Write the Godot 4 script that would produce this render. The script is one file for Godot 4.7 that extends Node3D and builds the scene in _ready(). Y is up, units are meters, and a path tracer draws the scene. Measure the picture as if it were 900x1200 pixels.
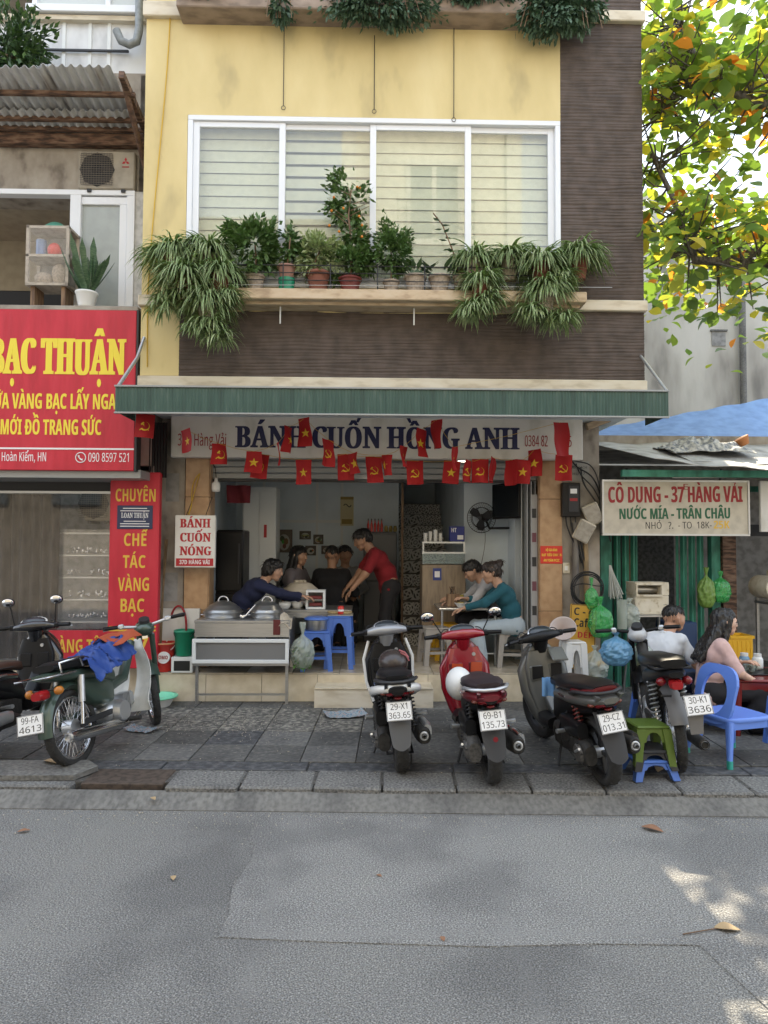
extends Node3D
# A street front: a yellow shop house, neighbours, parked bikes, people at breakfast.

var rng := RandomNumberGenerator.new()
var mats := {}
var used := {}
var bump_tex := {}
var box_cache := {}

class MB:
	var st := SurfaceTool.new()
	var empty := true
	func _init() -> void:
		st.begin(Mesh.PRIMITIVE_TRIANGLES)
	func sm(g: int) -> void:
		st.set_smooth_group(g if g >= 0 else 0xFFFFFFFF)
	func tri(a: Vector3, b: Vector3, c: Vector3) -> void:
		empty = false
		st.add_vertex(a); st.add_vertex(c); st.add_vertex(b)
	func quad(a: Vector3, b: Vector3, c: Vector3, d: Vector3) -> void:
		tri(a, b, c); tri(a, c, d)
	func box(c: Vector3, s: Vector3, b := Basis(), ch := 0.0) -> MB:
		sm(-1)
		var h := s * 0.5
		if ch <= 0.0:
			var v := []
			for i in 8:
				v.append(c + b * Vector3(h.x if i & 1 else -h.x, h.y if i & 2 else -h.y, h.z if i & 4 else -h.z))
			quad(v[4], v[5], v[7], v[6]); quad(v[1], v[0], v[2], v[3]); quad(v[5], v[1], v[3], v[7])
			quad(v[0], v[4], v[6], v[2]); quad(v[6], v[7], v[3], v[2]); quad(v[0], v[1], v[5], v[4])
			return self
		ch = minf(ch, minf(h.x, minf(h.y, h.z)) * 0.9)
		var P := func(sx, sy, sz, ax):
			var q := Vector3(sx * h.x, sy * h.y, sz * h.z)
			if ax != 0: q.x -= sx * ch
			if ax != 1: q.y -= sy * ch
			if ax != 2: q.z -= sz * ch
			return c + b * q
		for ax in 3:
			for s1 in [-1, 1]:
				var q := []
				for k in [[-1, -1], [1, -1], [1, 1], [-1, 1]]:
					var sg := [0, 0, 0]
					sg[ax] = s1; sg[(ax + 1) % 3] = k[0]; sg[(ax + 2) % 3] = k[1]
					q.append(P.call(sg[0], sg[1], sg[2], ax))
				if s1 > 0: quad(q[0], q[1], q[2], q[3])
				else: quad(q[3], q[2], q[1], q[0])
		for ax in 3:
			var a1 := (ax + 1) % 3
			var a2 := (ax + 2) % 3
			for k in [[-1, -1], [1, -1], [1, 1], [-1, 1]]:
				var lo := [0, 0, 0]
				var hi := [0, 0, 0]
				lo[ax] = -1; hi[ax] = 1
				lo[a1] = k[0]; hi[a1] = k[0]; lo[a2] = k[1]; hi[a2] = k[1]
				var p0 = P.call(lo[0], lo[1], lo[2], a1)
				var p1 = P.call(hi[0], hi[1], hi[2], a1)
				var p2 = P.call(hi[0], hi[1], hi[2], a2)
				var p3 = P.call(lo[0], lo[1], lo[2], a2)
				if k[0] * k[1] > 0: quad(p3, p2, p1, p0)
				else: quad(p0, p1, p2, p3)
		for i in 8:
			var sx := 1 if i & 1 else -1
			var sy := 1 if i & 2 else -1
			var sz := 1 if i & 4 else -1
			var t0 = P.call(sx, sy, sz, 0)
			var t1 = P.call(sx, sy, sz, 1)
			var t2 = P.call(sx, sy, sz, 2)
			if sx * sy * sz > 0: tri(t0, t1, t2)
			else: tri(t0, t2, t1)
		return self
	func ringpts(c: Vector3, u: Vector3, v: Vector3, r: float, n: int) -> Array:
		var o := []
		for i in n:
			var a := TAU * i / n
			o.append(c + (u * cos(a) + v * sin(a)) * r)
		return o
	func skin(r0: Array, r1: Array) -> void:
		var n := r0.size()
		for i in n:
			var j := (i + 1) % n
			quad(r0[i], r0[j], r1[j], r1[i])
	func cap(r: Array, flip := false) -> void:
		sm(-1)
		var c := Vector3.ZERO
		for p in r: c += p
		c /= r.size()
		for i in r.size():
			var j := (i + 1) % r.size()
			if flip: tri(c, r[j], r[i])
			else: tri(c, r[i], r[j])
	func frame(d: Vector3) -> Array:
		var up := Vector3.UP if absf(d.y) < 0.95 else Vector3.RIGHT
		var u := up.cross(d).normalized()
		return [u, d.cross(u).normalized()]
	func cyl(a: Vector3, b: Vector3, r0: float, r1 := -1.0, n := 12, caps := true) -> MB:
		if r1 < 0: r1 = r0
		var f := frame((b - a).normalized())
		var q0 := ringpts(a, f[0], f[1], r0, n)
		var q1 := ringpts(b, f[0], f[1], r1, n)
		sm(1)
		skin(q0, q1)
		if caps:
			if r0 > 0: cap(q0, true)
			if r1 > 0: cap(q1)
		return self
	func tube(pts: Array, r, n := 8, closed := false) -> MB:
		var rings := []
		var m := pts.size()
		var u := Vector3.ZERO
		for i in m:
			var d: Vector3
			if closed: d = (pts[(i + 1) % m] - pts[(i + m - 1) % m]).normalized()
			else: d = (pts[mini(i + 1, m - 1)] - pts[maxi(i - 1, 0)]).normalized()
			if i == 0: u = frame(d)[0]
			else: u = (u - d * u.dot(d)).normalized()
			var rr: float = r[i] if r is Array else r
			rings.append(ringpts(pts[i], u, d.cross(u), rr, n))
		sm(2)
		for i in m - 1: skin(rings[i], rings[i + 1])
		if closed: skin(rings[m - 1], rings[0])
		else:
			cap(rings[0], true); cap(rings[m - 1])
		return self
	func lathe(prof: Array, c: Vector3, n := 24, b := Basis()) -> MB:
		var rings := []
		for p in prof:
			rings.append(ringpts(c + b * Vector3(0, p.y, 0), b.z, b.x, maxf(p.x, 0.0002), n))
		for i in rings.size() - 1:
			sm(3 + i % 2 if prof[i].distance_to(prof[i + 1]) > 0.06 else 3)
			skin(rings[i], rings[i + 1])
		return self
	func ell(c: Vector3, r: Vector3, b := Basis(), n := 14, m := 8) -> MB:
		sm(5)
		var rings := []
		for i in m + 1:
			var a := PI * i / m
			var o := []
			for j in n:
				var t := TAU * j / n
				o.append(c + b * (Vector3(sin(a) * cos(t), -cos(a), -sin(a) * sin(t)) * r))
			rings.append(o)
		for i in m:
			for j in n:
				var k := (j + 1) % n
				if i == 0: tri(rings[0][0], rings[1][k], rings[1][j])
				elif i == m - 1: tri(rings[i][j], rings[i][k], rings[m][0])
				else: quad(rings[i][j], rings[i][k], rings[i + 1][k], rings[i + 1][j])
		return self
	func prism(poly: Array, z0: float, z1: float, t := Transform3D()) -> MB:
		# outline counter-clockwise seen from +z
		sm(-1)
		var pk := PackedVector2Array(poly)
		var idx := Geometry2D.triangulate_polygon(pk)
		var i := 0
		while i < idx.size():
			var a := pk[idx[i]]
			var b := pk[idx[i + 1]]
			var c := pk[idx[i + 2]]
			if (b - a).cross(c - a) < 0:
				var q := b; b = c; c = q
			tri(t * Vector3(a.x, a.y, z1), t * Vector3(b.x, b.y, z1), t * Vector3(c.x, c.y, z1))
			tri(t * Vector3(a.x, a.y, z0), t * Vector3(c.x, c.y, z0), t * Vector3(b.x, b.y, z0))
			i += 3
		var area := 0.0
		for k in pk.size(): area += pk[k].cross(pk[(k + 1) % pk.size()])
		for k in pk.size():
			var a := pk[k]
			var b := pk[(k + 1) % pk.size()]
			if area < 0:
				var q := a; a = b; b = q
			quad(t * Vector3(a.x, a.y, z0), t * Vector3(b.x, b.y, z0), t * Vector3(b.x, b.y, z1), t * Vector3(a.x, a.y, z1))
		return self
	func loft(rings: Array, caps := true, g := 6) -> MB:
		sm(g)
		for i in rings.size() - 1: skin(rings[i], rings[i + 1])
		if caps:
			cap(rings[0], true); cap(rings[rings.size() - 1])
		return self
	func grid(f: Callable, nu: int, nv: int, thick := 0.0) -> MB:
		# f(u, v) -> point, u and v 0..1; a back skin offset along z of the patch normal when thick > 0
		var p := []
		for i in nu + 1:
			var row := []
			for j in nv + 1: row.append(f.call(float(i) / nu, float(j) / nv))
			p.append(row)
		sm(7)
		for i in nu:
			for j in nv: quad(p[i][j], p[i + 1][j], p[i + 1][j + 1], p[i][j + 1])
		if thick > 0.0:
			var q := []
			for i in nu + 1:
				var row := []
				for j in nv + 1:
					var du: Vector3 = p[mini(i + 1, nu)][j] - p[maxi(i - 1, 0)][j]
					var dv: Vector3 = p[i][mini(j + 1, nv)] - p[i][maxi(j - 1, 0)]
					row.append(p[i][j] - du.cross(dv).normalized() * thick)
				q.append(row)
			sm(8)
			for i in nu:
				for j in nv: quad(q[i][j + 1], q[i + 1][j + 1], q[i + 1][j], q[i][j])
			sm(-1)
			for i in nu:
				quad(q[i][0], q[i + 1][0], p[i + 1][0], p[i][0]); quad(p[i][nv], p[i + 1][nv], q[i + 1][nv], q[i][nv])
			for j in nv:
				quad(q[0][j + 1], q[0][j], p[0][j], p[0][j + 1]); quad(p[nu][j + 1], p[nu][j], q[nu][j], q[nu][j + 1])
		return self
	func mesh() -> ArrayMesh:
		st.generate_normals()
		st.index()
		return st.commit()

func ring(c: Vector3, b: Basis, rx: float, ry: float, n := 20, e := 2.6) -> Array:
	# a rounded-rectangle ring in the plane b.x, b.y, counter-clockwise seen from b.z
	var o := []
	for i in n:
		var a := TAU * i / n
		var cs := cos(a)
		var sn := sin(a)
		o.append(c + b.x * (signf(cs) * pow(absf(cs), 2.0 / e) * rx) + b.y * (signf(sn) * pow(absf(sn), 2.0 / e) * ry))
	return o

func srgb(r: float, g: float, b: float) -> Color:
	return Color(r, g, b).linear_to_srgb()

func noise_tex(freq: float, cols: Array, offs: Array, size := 512, sd := 1, oct := 4, as_normal := false, kind := FastNoiseLite.TYPE_SIMPLEX_SMOOTH) -> NoiseTexture2D:
	var n := FastNoiseLite.new()
	n.noise_type = kind
	n.frequency = freq
	n.seed = sd
	n.fractal_octaves = oct
	var t := NoiseTexture2D.new()
	t.width = size; t.height = size
	t.seamless = true
	t.seamless_blend_skirt = 0.15
	t.noise = n
	if as_normal:
		t.as_normal_map = true
		t.bump_strength = 6.0
	elif cols.size():
		var g := Gradient.new()
		g.offsets = PackedFloat32Array(offs)
		g.colors = PackedColorArray(cols)
		t.color_ramp = g
	return t

func bump(freq: float) -> NoiseTexture2D:
	if not bump_tex.has(freq): bump_tex[freq] = noise_tex(freq, [], [], 512, 7, 4, false)
	return bump_tex[freq]

# linear base colour, roughness, metal; o: cols/offs (ramp of linear triples), freq, sc (Vector3 repeats per metre), bump (cm), coat, rim, alpha, back
func mt(key: String, c = null, rough := 0.6, metal := 0.0, o := {}) -> StandardMaterial3D:
	if mats.has(key): return mats[key]
	var m := StandardMaterial3D.new()
	m.resource_name = key
	m.roughness = rough
	m.metallic = metal
	if c != null: m.albedo_color = srgb(c[0], c[1], c[2])
	var sc: Vector3 = o.get("sc", Vector3.ONE)
	if o.has("cols"):
		var cc := []
		for q in o.cols: cc.append(srgb(q[0], q[1], q[2]))
		m.albedo_texture = noise_tex(o.get("freq", 0.01), cc, o.offs, o.get("size", 512), o.get("seed", 3), o.get("oct", 4))
		m.albedo_color = Color.WHITE
		m.uv1_triplanar = true
		m.uv1_world_triplanar = o.get("world", true)
		m.uv1_scale = sc
	if o.has("bump"):
		m.heightmap_enabled = true
		m.heightmap_texture = bump(o.get("bfreq", 0.05))
		m.heightmap_scale = o.bump
		m.uv1_triplanar = true
		m.uv1_world_triplanar = o.get("world", true)
		m.uv1_scale = sc
	if o.has("coat"):
		m.clearcoat_enabled = true; m.clearcoat = o.coat; m.clearcoat_roughness = 0.08
	if o.has("rim"):
		m.rim_enabled = true; m.rim = o.rim; m.rim_tint = 0.6
	if o.has("alpha"):
		m.transparency = BaseMaterial3D.TRANSPARENCY_ALPHA
		m.albedo_color.a = o.alpha
	if o.has("back"):
		m.backlight_enabled = true; m.backlight = srgb(o.back[0], o.back[1], o.back[2])
	if o.has("spec"): m.metallic_specular = o.spec
	if o.has("detail"):
		# a second, coarser layer multiplied over the first
		m.detail_enabled = true
		m.detail_blend_mode = BaseMaterial3D.BLEND_MODE_MUL
		m.detail_uv_layer = BaseMaterial3D.DETAIL_UV_2
		if not bump_tex.has("blotch"): bump_tex["blotch"] = noise_tex(0.012, [Color(.86, .86, .86), Color(.97, .97, .965), Color(1, 1, .99)], [.22, .45, .7], 512, 77, 6)
		m.detail_albedo = bump_tex["blotch"]
		m.uv2_triplanar = true
		m.uv2_world_triplanar = true
		m.uv2_scale = Vector3.ONE * o.detail
	if o.has("vc"): m.vertex_color_use_as_albedo = true
	mats[key] = m
	return m

# scatter between darker and lighter versions of one colour
func mv(key: String, c: Array, rough := 0.7, spread := 0.2, freq := 0.01, sc := Vector3.ONE, o := {}) -> StandardMaterial3D:
	var f := func(k): return [c[0] * k, c[1] * k, c[2] * k]
	o.cols = [f.call(1.0 - spread), c, f.call(1.0 + spread * 0.6)]
	o.offs = [0.25, 0.5, 0.75]
	o.freq = freq
	o.sc = sc
	return mt(key, null, rough, o.get("metal", 0.0), o)

func numbered(n: String) -> String:
	var k: int = used.get(n, 0)
	used[n] = k + 1
	return n if k == 0 else "%s_%03d" % [n, k]

func thing(called: String, label: String, category: String, at := Vector3.ZERO, turn := 0.0, group := "") -> Node3D:
	var o := Node3D.new()
	o.name = numbered(called)
	add_child(o)
	o.position = at
	o.rotation.y = turn
	tag(o, label, category, group)
	return o

func tag(o: Node3D, label: String, category: String, group := "") -> void:
	o.set_meta("label", label)
	o.set_meta("category", category)
	if group: o.set_meta("group", group)

func part(parent: Node3D, called: String, b, m: Material, at := Vector3.ZERO) -> MeshInstance3D:
	var o := MeshInstance3D.new()
	o.name = called
	o.mesh = b.mesh() if b is MB else b
	o.material_override = m
	parent.add_child(o, true)
	o.position = at
	return o

func single(called: String, b, m: Material, label: String, category: String, at := Vector3.ZERO, group := "") -> MeshInstance3D:
	var o := part(self, numbered(called), b, m, at)
	tag(o, label, category, group)
	return o

func structure(called: String, b, m: Material, at := Vector3.ZERO) -> MeshInstance3D:
	var o := part(self, numbered(called), b, m, at)
	o.set_meta("kind", "structure")
	return o

func bx(c: Vector3, s: Vector3, ch := 0.0, b := Basis()) -> MB:
	return MB.new().box(c, s, b, ch)

# box given by its two corners
func b2(a: Vector3, b: Vector3, ch := 0.0) -> MB:
	return MB.new().box((a + b) * 0.5, (b - a).abs(), Basis(), ch)

func cbox(s: Vector3, ch: float) -> ArrayMesh:
	var k := "%.3f %.3f %.3f %.4f" % [s.x, s.y, s.z, ch]
	if not box_cache.has(k): box_cache[k] = MB.new().box(Vector3.ZERO, s, Basis(), ch).mesh()
	return box_cache[k]

const VN := {"Ạ": ["A", "."], "Ả": ["A", "?"], "Ậ": ["Â", "."], "Ế": ["Ê", "/"], "Ấ": ["Â", "/"], "Ố": ["Ô", "/"], "Ồ": ["Ô", "`"], "Ớ": ["O", "+/"], "Ứ": ["U", "+/"], "Ữ": ["U", "+~"], "Ỏ": ["O", "?"], "ả": ["a", "?"], "ế": ["ê", "/"], "Ộ": ["Ô", "."], "Ư": ["U", "+"], "ố": ["ô", "/"]}

func text(parent: Node3D, s: String, at: Vector3, height: float, width: float, m: Material, bold := true, serif := false, depth := 0.004, b := Basis(), heavy := 0.0, called := "lettering") -> MeshInstance3D:
	# capital height and overall width in metres; marks the typeface lacks are drawn as strokes
	var t := TextMesh.new()
	var f := SystemFont.new()
	f.font_names = PackedStringArray(["Droid Serif" if serif else "Droid Sans"])
	f.font_weight = 700 if bold else 400
	var plain := ""
	var marks := []
	for ch in s:
		if VN.has(ch):
			marks.append([plain.length(), VN[ch][0], VN[ch][1]])
			plain += VN[ch][0]
		else: plain += ch
	t.font = f
	t.font_size = 64
	t.pixel_size = 0.01
	t.depth = 0.02
	t.curve_step = 2.0
	t.text = plain
	t.horizontal_alignment = HORIZONTAL_ALIGNMENT_CENTER
	t.vertical_alignment = VERTICAL_ALIGNMENT_CENTER
	var r := t.get_aabb()
	var cap := 0.01 * 64 * 0.714
	var o := MeshInstance3D.new()
	o.name = called
	var sc := Vector3(width / maxf(r.size.x, 0.01), height / cap, depth / 0.02)
	var arr := t.get_mesh_arrays()
	var v: PackedVector3Array = arr[Mesh.ARRAY_VERTEX]
	var nn: PackedVector3Array = arr[Mesh.ARRAY_NORMAL]
	var base := (f.get_descent(64) - f.get_ascent(64)) * 0.5 * 0.01
	for i in v.size():
		v[i] = (v[i] - Vector3(r.get_center().x, base, 0)) * sc
		nn[i] = (nn[i] / sc).normalized()
	arr[Mesh.ARRAY_VERTEX] = v
	arr[Mesh.ARRAY_NORMAL] = nn
	arr[Mesh.ARRAY_TANGENT] = null
	var am := ArrayMesh.new()
	am.add_surface_from_arrays(Mesh.PRIMITIVE_TRIANGLES, arr)
	if heavy > 0.0:
		# thicken the strokes: the same glyphs shifted a little, each on its own plane
		for q in [Vector3(heavy * height * .03, 0, .0009), Vector3(-heavy * height * .03, 0, -.0009)]:
			var arr2 := arr.duplicate()
			var v2 := v.duplicate()
			for i in v2.size(): v2[i] += q
			arr2[Mesh.ARRAY_VERTEX] = v2
			am.add_surface_from_arrays(Mesh.PRIMITIVE_TRIANGLES, arr2)
	if marks.size():
		var mb := MB.new()
		var total := f.get_string_size(plain, HORIZONTAL_ALIGNMENT_LEFT, -1, 64).x
		var H := height
		var W := 0.46 * sc.x   # an em-ish unit across
		for q in marks:
			var x0 := f.get_string_size(plain.substr(0, q[0]), HORIZONTAL_ALIGNMENT_LEFT, -1, 64).x
			var cw := f.get_string_size(q[1], HORIZONTAL_ALIGNMENT_LEFT, -1, 64).x
			var cx: float = (x0 + cw * .5 - total * .5) * 0.01 * sc.x
			var hw: float = cw * .5 * 0.01 * sc.x
			var low: bool = q[1] == q[1].to_lower()
			var top: float = H * (.78 if low else 1.0)
			var hat: bool = q[1] in ["Â", "Ê", "Ô", "ê", "ô"]
			var th := .10 if bold else .06
			for mk in q[2]:
				var pl := []
				if mk == ".":
					for k in 10: pl.append(Vector2(cx + cos(TAU * k / 10) * W * .13, -H * .24 + sin(TAU * k / 10) * H * .12))
				elif mk == "/" or mk == "`":
					var ox: float = cx + (W * .30 * (1 if mk == "/" else -1) if hat else 0.0)
					var y0: float = top + H * (.20 if hat else .08)
					var sg := 1.0 if mk == "/" else -1.0
					pl = [Vector2(ox - sg * W * .14, y0), Vector2(ox - sg * W * .14 + sg * W * .16, y0), Vector2(ox + sg * W * .22, y0 + H * .26), Vector2(ox - sg * W * .02, y0 + H * .26)]
				elif mk == "?":
					pl = [Vector2(cx - W * .03, top + H * .05), Vector2(cx + W * .07, top + H * .05), Vector2(cx + W * .07, top + H * .13), Vector2(cx + W * .18, top + H * .20), Vector2(cx + W * .10, top + H * .32), Vector2(cx - W * .12, top + H * .32), Vector2(cx - W * .14, top + H * .24), Vector2(cx + W * .06, top + H * .24), Vector2(cx - W * .03, top + H * .15)]
				elif mk == "~":
					pl = [Vector2(cx - W * .26, top + H * .08), Vector2(cx - W * .12, top + H * .16), Vector2(cx + W * .12, top + H * .08), Vector2(cx + W * .28, top + H * .22), Vector2(cx + W * .24, top + H * .28), Vector2(cx + W * .10, top + H * .18), Vector2(cx - W * .12, top + H * .28), Vector2(cx - W * .28, top + H * .16)]
				elif mk == "+":
					pl = [Vector2(cx + hw * .55, top * .84), Vector2(cx + hw * .95, top * .94), Vector2(cx + hw * 1.06, top * 1.16), Vector2(cx + hw * .82, top * 1.16), Vector2(cx + hw * .74, top * 1.0), Vector2(cx + hw * .5, top * .98)]
				mb.prism(pl, -depth * .5, depth * .5)
		mb.st.generate_normals()
		mb.st.commit(am)
	o.mesh = am
	o.material_override = m
	parent.add_child(o, true)
	o.transform = Transform3D(b, at)
	return o

func bez(a: Vector3, b: Vector3, c: Vector3, d: Vector3, n := 10) -> Array:
	var o := []
	for i in n + 1: o.append(a.bezier_interpolate(b, c, d, float(i) / n))
	return o

func rr(a: float, b: float) -> float:
	return rng.randf_range(a, b)

# leaf-shaped blade: a strip of n segments from root along dir, bending down
func blade(mb: MB, root: Vector3, dir: Vector3, length: float, wide: float, droop: float, n := 4) -> void:
	var side := dir.cross(Vector3.UP)
	if side.length() < 0.01: side = Vector3.RIGHT
	side = side.normalized()
	var p := root
	var d := dir.normalized()
	var last_l := p
	var last_r := p
	mb.sm(9)
	for i in n:
		var t := float(i + 1) / n
		p += d * (length / n)
		d = (d + Vector3.DOWN * droop / n).normalized()
		var w := wide * sin(PI * clampf(0.12 + 0.88 * t, 0, 1)) * 0.5
		if i == n - 1:
			mb.tri(last_l, last_r, p)
		else:
			var l := p - side * w
			var r := p + side * w
			if i == 0: mb.tri(p - d * (length / n), r, l)
			else: mb.quad(last_l, last_r, r, l)
			last_l = l; last_r = r

# small pointed oval leaf of four triangles
func leaflet(mb: MB, at: Vector3, dir: Vector3, up: Vector3, l: float, w: float) -> void:
	var s := dir.cross(up).normalized() * w * 0.5
	var m := at + dir * l * 0.45 - up * l * 0.06
	var e := at + dir * l - up * l * 0.12
	mb.sm(-1)
	mb.quad(at, m + s, e, m - s)

func _ready() -> void:
	rng.seed = 37
	setup_camera_and_light()
	build_materials()
	build_ground()
	build_shop_house()
	build_interior()
	build_left_house()
	build_right_side()
	build_opposite()
	build_tree()
	build_signs()
	build_balcony_plants()
	build_flags()
	build_shop_things()
	build_stall_things()
	build_bikes()
	build_people()
	build_litter()

func setup_camera_and_light() -> void:
	var cam := Camera3D.new()
	cam.name = "camera"
	add_child(cam)
	cam.fov = 71.54
	cam.near = 0.05
	cam.far = 400.0
	cam.transform = Transform3D(Basis(Vector3.UP, -0.02) * Basis(Vector3.RIGHT, 0.04) * Basis(Vector3.BACK, 0.005), Vector3(0, 1.75, 7.2))
	cam.current = true
	var env := Environment.new()
	env.background_mode = Environment.BG_SKY
	var sk := ProceduralSkyMaterial.new()
	sk.sky_top_color = Color(0.80, 0.85, 0.92)
	sk.sky_horizon_color = Color(0.96, 0.96, 0.95)
	sk.sky_curve = 0.12
	sk.sky_energy_multiplier = 1.1
	sk.ground_bottom_color = Color(0.35, 0.34, 0.33)
	sk.ground_horizon_color = Color(0.7, 0.7, 0.7)
	var sky := Sky.new()
	sky.sky_material = sk
	env.sky = sky
	env.background_energy_multiplier = 1.0
	env.tonemap_mode = Environment.TONE_MAPPER_LINEAR
	env.tonemap_exposure = 2.4
	env.sdfgi_enabled = true
	env.ssao_enabled = true
	env.ssil_enabled = true
	var we := WorldEnvironment.new()
	we.name = "world"
	we.environment = env
	add_child(we)
	var sun := DirectionalLight3D.new()
	sun.name = "sun"
	add_child(sun)
	sun.light_energy = 1.6
	sun.light_color = Color(1.0, 0.94, 0.83)
	sun.light_angular_distance = 0.5
	sun.shadow_enabled = true
	# the sun stands behind the shop house, high and a little towards the tree
	sun.look_at_from_position(Vector3(3.2, 8.9, -10.0), Vector3.ZERO)

func build_materials() -> void:
	mt("asphalt", null, 0.9, 0, {"cols": [[.09, .087, .082], [.188, .183, .174], [.238, .232, .221], [.45, .437, .415]], "offs": [.22, .45, .62, .84], "freq": 0.11, "sc": Vector3.ONE * 0.9, "bump": 1.2, "bfreq": 0.11, "detail": 0.11, "size": 1024, "oct": 5})
	mt("asphalt_patch", null, 0.9, 0, {"cols": [[.10, .097, .092], [.215, .209, .199], [.28, .273, .26], [.54, .525, .50]], "offs": [.22, .45, .62, .84], "freq": 0.1, "sc": Vector3.ONE * 0.9, "bump": 1.2, "bfreq": 0.11, "detail": 0.13, "seed": 9, "size": 1024, "oct": 5})
	mt("concrete", null, 0.9, 0, {"cols": [[.12, .116, .109], [.17, .165, .155], [.215, .208, .196]], "offs": [.2, .5, .8], "freq": 0.06, "sc": Vector3.ONE * 0.8, "detail": 0.4, "bump": 0.4, "bfreq": 0.11})
	mt("kerb_stone", null, 0.88, 0, {"cols": [[.085, .083, .08], [.165, .161, .154], [.205, .20, .19], [.33, .32, .30]], "offs": [.15, .45, .65, .9], "freq": 0.09, "sc": Vector3.ONE * 0.9, "detail": 0.35, "bump": 0.6, "bfreq": 0.11, "oct": 5})
	mt("kerb_dark", null, 0.7, 0, {"cols": [[.05, .052, .056], [.08, .082, .087], [.125, .125, .125]], "offs": [.25, .55, .8], "freq": 0.03, "sc": Vector3.ONE * 0.9, "bump": 0.4, "bfreq": 0.11})
	for k in 4:
		var b: float = [.085, .11, .145, .10][k]
		mt("paver%d" % k, null, 0.72, 0, {"cols": [[b * .68, b * .68, b * .68], [b, b * .985, b * .95], [b * 1.2, b * 1.17, b * 1.11], [b * 2.2, b * 2.1, b * 1.85]], "offs": [.12, .45, .68, .95], "freq": 0.04, "sc": Vector3.ONE * 0.9, "seed": 20 + k, "detail": 0.3, "bump": 0.4, "bfreq": 0.05, "oct": 6})
	mt("paver_dusty", null, 0.85, 0, {"cols": [[.08, .077, .072], [.15, .144, .132], [.22, .21, .185], [.40, .375, .325]], "offs": [.2, .45, .62, .85], "freq": 0.03, "sc": Vector3.ONE * 0.9, "seed": 31, "oct": 6, "detail": 0.3})
	mt("dirt_joint", null, 0.95, 0, {"cols": [[.06, .057, .052], [.115, .108, .098]], "offs": [.3, .7], "freq": 0.06, "sc": Vector3.ONE})
	mt("yellow_wall", null, 0.85, 0, {"cols": [[.46, .375, .195], [.62, .505, .25], [.66, .54, .275], [.69, .575, .305]], "offs": [.08, .34, .6, .85], "freq": 0.008, "sc": Vector3(0.35, 0.16, 0.35), "bump": 0.15, "bfreq": 0.05, "oct": 5})
	mt("brown_rib", null, 0.72, 0, {"cols": [[.058, .042, .034], [.078, .057, .046], [.094, .070, .058]], "offs": [.2, .5, .8], "freq": 0.02, "sc": Vector3(0.5, 0.5, 0.5)})
	mt("cream_band", null, 0.8, 0, {"cols": [[.50, .43, .32], [.62, .55, .43], [.66, .60, .49]], "offs": [.2, .45, .75], "freq": 0.012, "sc": Vector3(0.4, 1.2, 1)})
	mt("ledge_stone", null, 0.8, 0, {"cols": [[.36, .26, .17], [.52, .40, .27], [.56, .45, .32]], "offs": [.1, .45, .75], "freq": 0.014, "sc": Vector3(0.5, 1.2, 1)})
	mt("white_frame", [.74, .76, .80], 0.35, 0.0)
	mt("white_paint", [.68, .70, .70], 0.55)
	mv("white_wall", [.64, .71, .76], 0.6, 0.08, 0.01, Vector3.ONE * .3)
	mt("grey_marble", null, 0.35, 0, {"cols": [[.20, .19, .17], [.33, .31, .28], [.40, .38, .34]], "offs": [.2, .5, .8], "freq": 0.02, "sc": Vector3.ONE * .7})
	mt("marble_tile", null, 0.3, 0, {"cols": [[.36, .21, .11], [.42, .26, .14], [.46, .295, .165]], "offs": [.2, .5, .8], "freq": 0.018, "sc": Vector3.ONE * .8, "oct": 6})
	mt("porch_tile", null, 0.3, 0, {"cols": [[.56, .48, .35], [.62, .54, .40], [.66, .58, .45]], "offs": [.2, .5, .8], "freq": 0.015, "sc": Vector3.ONE * .7})
	mt("floor_tile", null, 0.18, 0, {"cols": [[.40, .34, .25], [.45, .39, .30], [.48, .42, .33]], "offs": [.2, .5, .8], "freq": 0.015, "sc": Vector3.ONE * .7})
	mt("grout", [.16, .14, .12], 0.9)
	mt("steel", null, 0.32, 0.9, {"cols": [[.46, .46, .455], [.49, .49, .485], [.52, .52, .515]], "offs": [.2, .5, .8], "freq": 0.02, "sc": Vector3(.3, 4, 3)})
	mt("chrome", [.62, .62, .63], 0.15, 1.0)
	mt("alu", [.55, .56, .57], 0.4, 0.8)
	mt("zinc_paint", [.30, .31, .31], 0.5, 0.3)
	mt("dark_metal", [.035, .035, .037], 0.5, 0.4)
	mt("black_plastic", [.009, .009, .010], 0.38, 0.0, {"spec": 0.35})
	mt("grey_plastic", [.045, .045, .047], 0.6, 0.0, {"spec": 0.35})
	mv("rubber", [.028, .027, .026], 0.85, 0.3, 0.05, Vector3.ONE * 1.5)
	mv("dusty_black", [.024, .022, .020], 0.65, 0.5, 0.02, Vector3.ONE * 2.0)
	mt("awning_green", null, 0.6, 0, {"cols": [[.022, .05, .038], [.032, .074, .056], [.046, .09, .07], [.14, .165, .14]], "offs": [.2, .5, .75, .95], "freq": 0.012, "sc": Vector3(1.6, .16, 1), "oct": 5})
	mt("glass", [1, 1, 1], 0.02, 0, {"alpha": 0.04, "spec": 0.7})
	mt("tint_glass", [.35, .42, .40], 0.03, 0, {"alpha": 0.35})
	mt("frost", [.5, .53, .52], 0.4, 0.0)
	mt("sign_red", null, 0.5, 0, {"cols": [[.44, .014, .03], [.50, .017, .036], [.53, .024, .044]], "offs": [.2, .5, .8], "freq": 0.01, "sc": Vector3(1, .2, 1), "bump": 0.25, "bfreq": 0.02})
	mt("sign_yellow", [.72, .50, .03], 0.5)
	mt("lemon", [.78, .62, .05], 0.5)
	mt("gold", [.68, .43, .05], 0.5)
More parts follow.
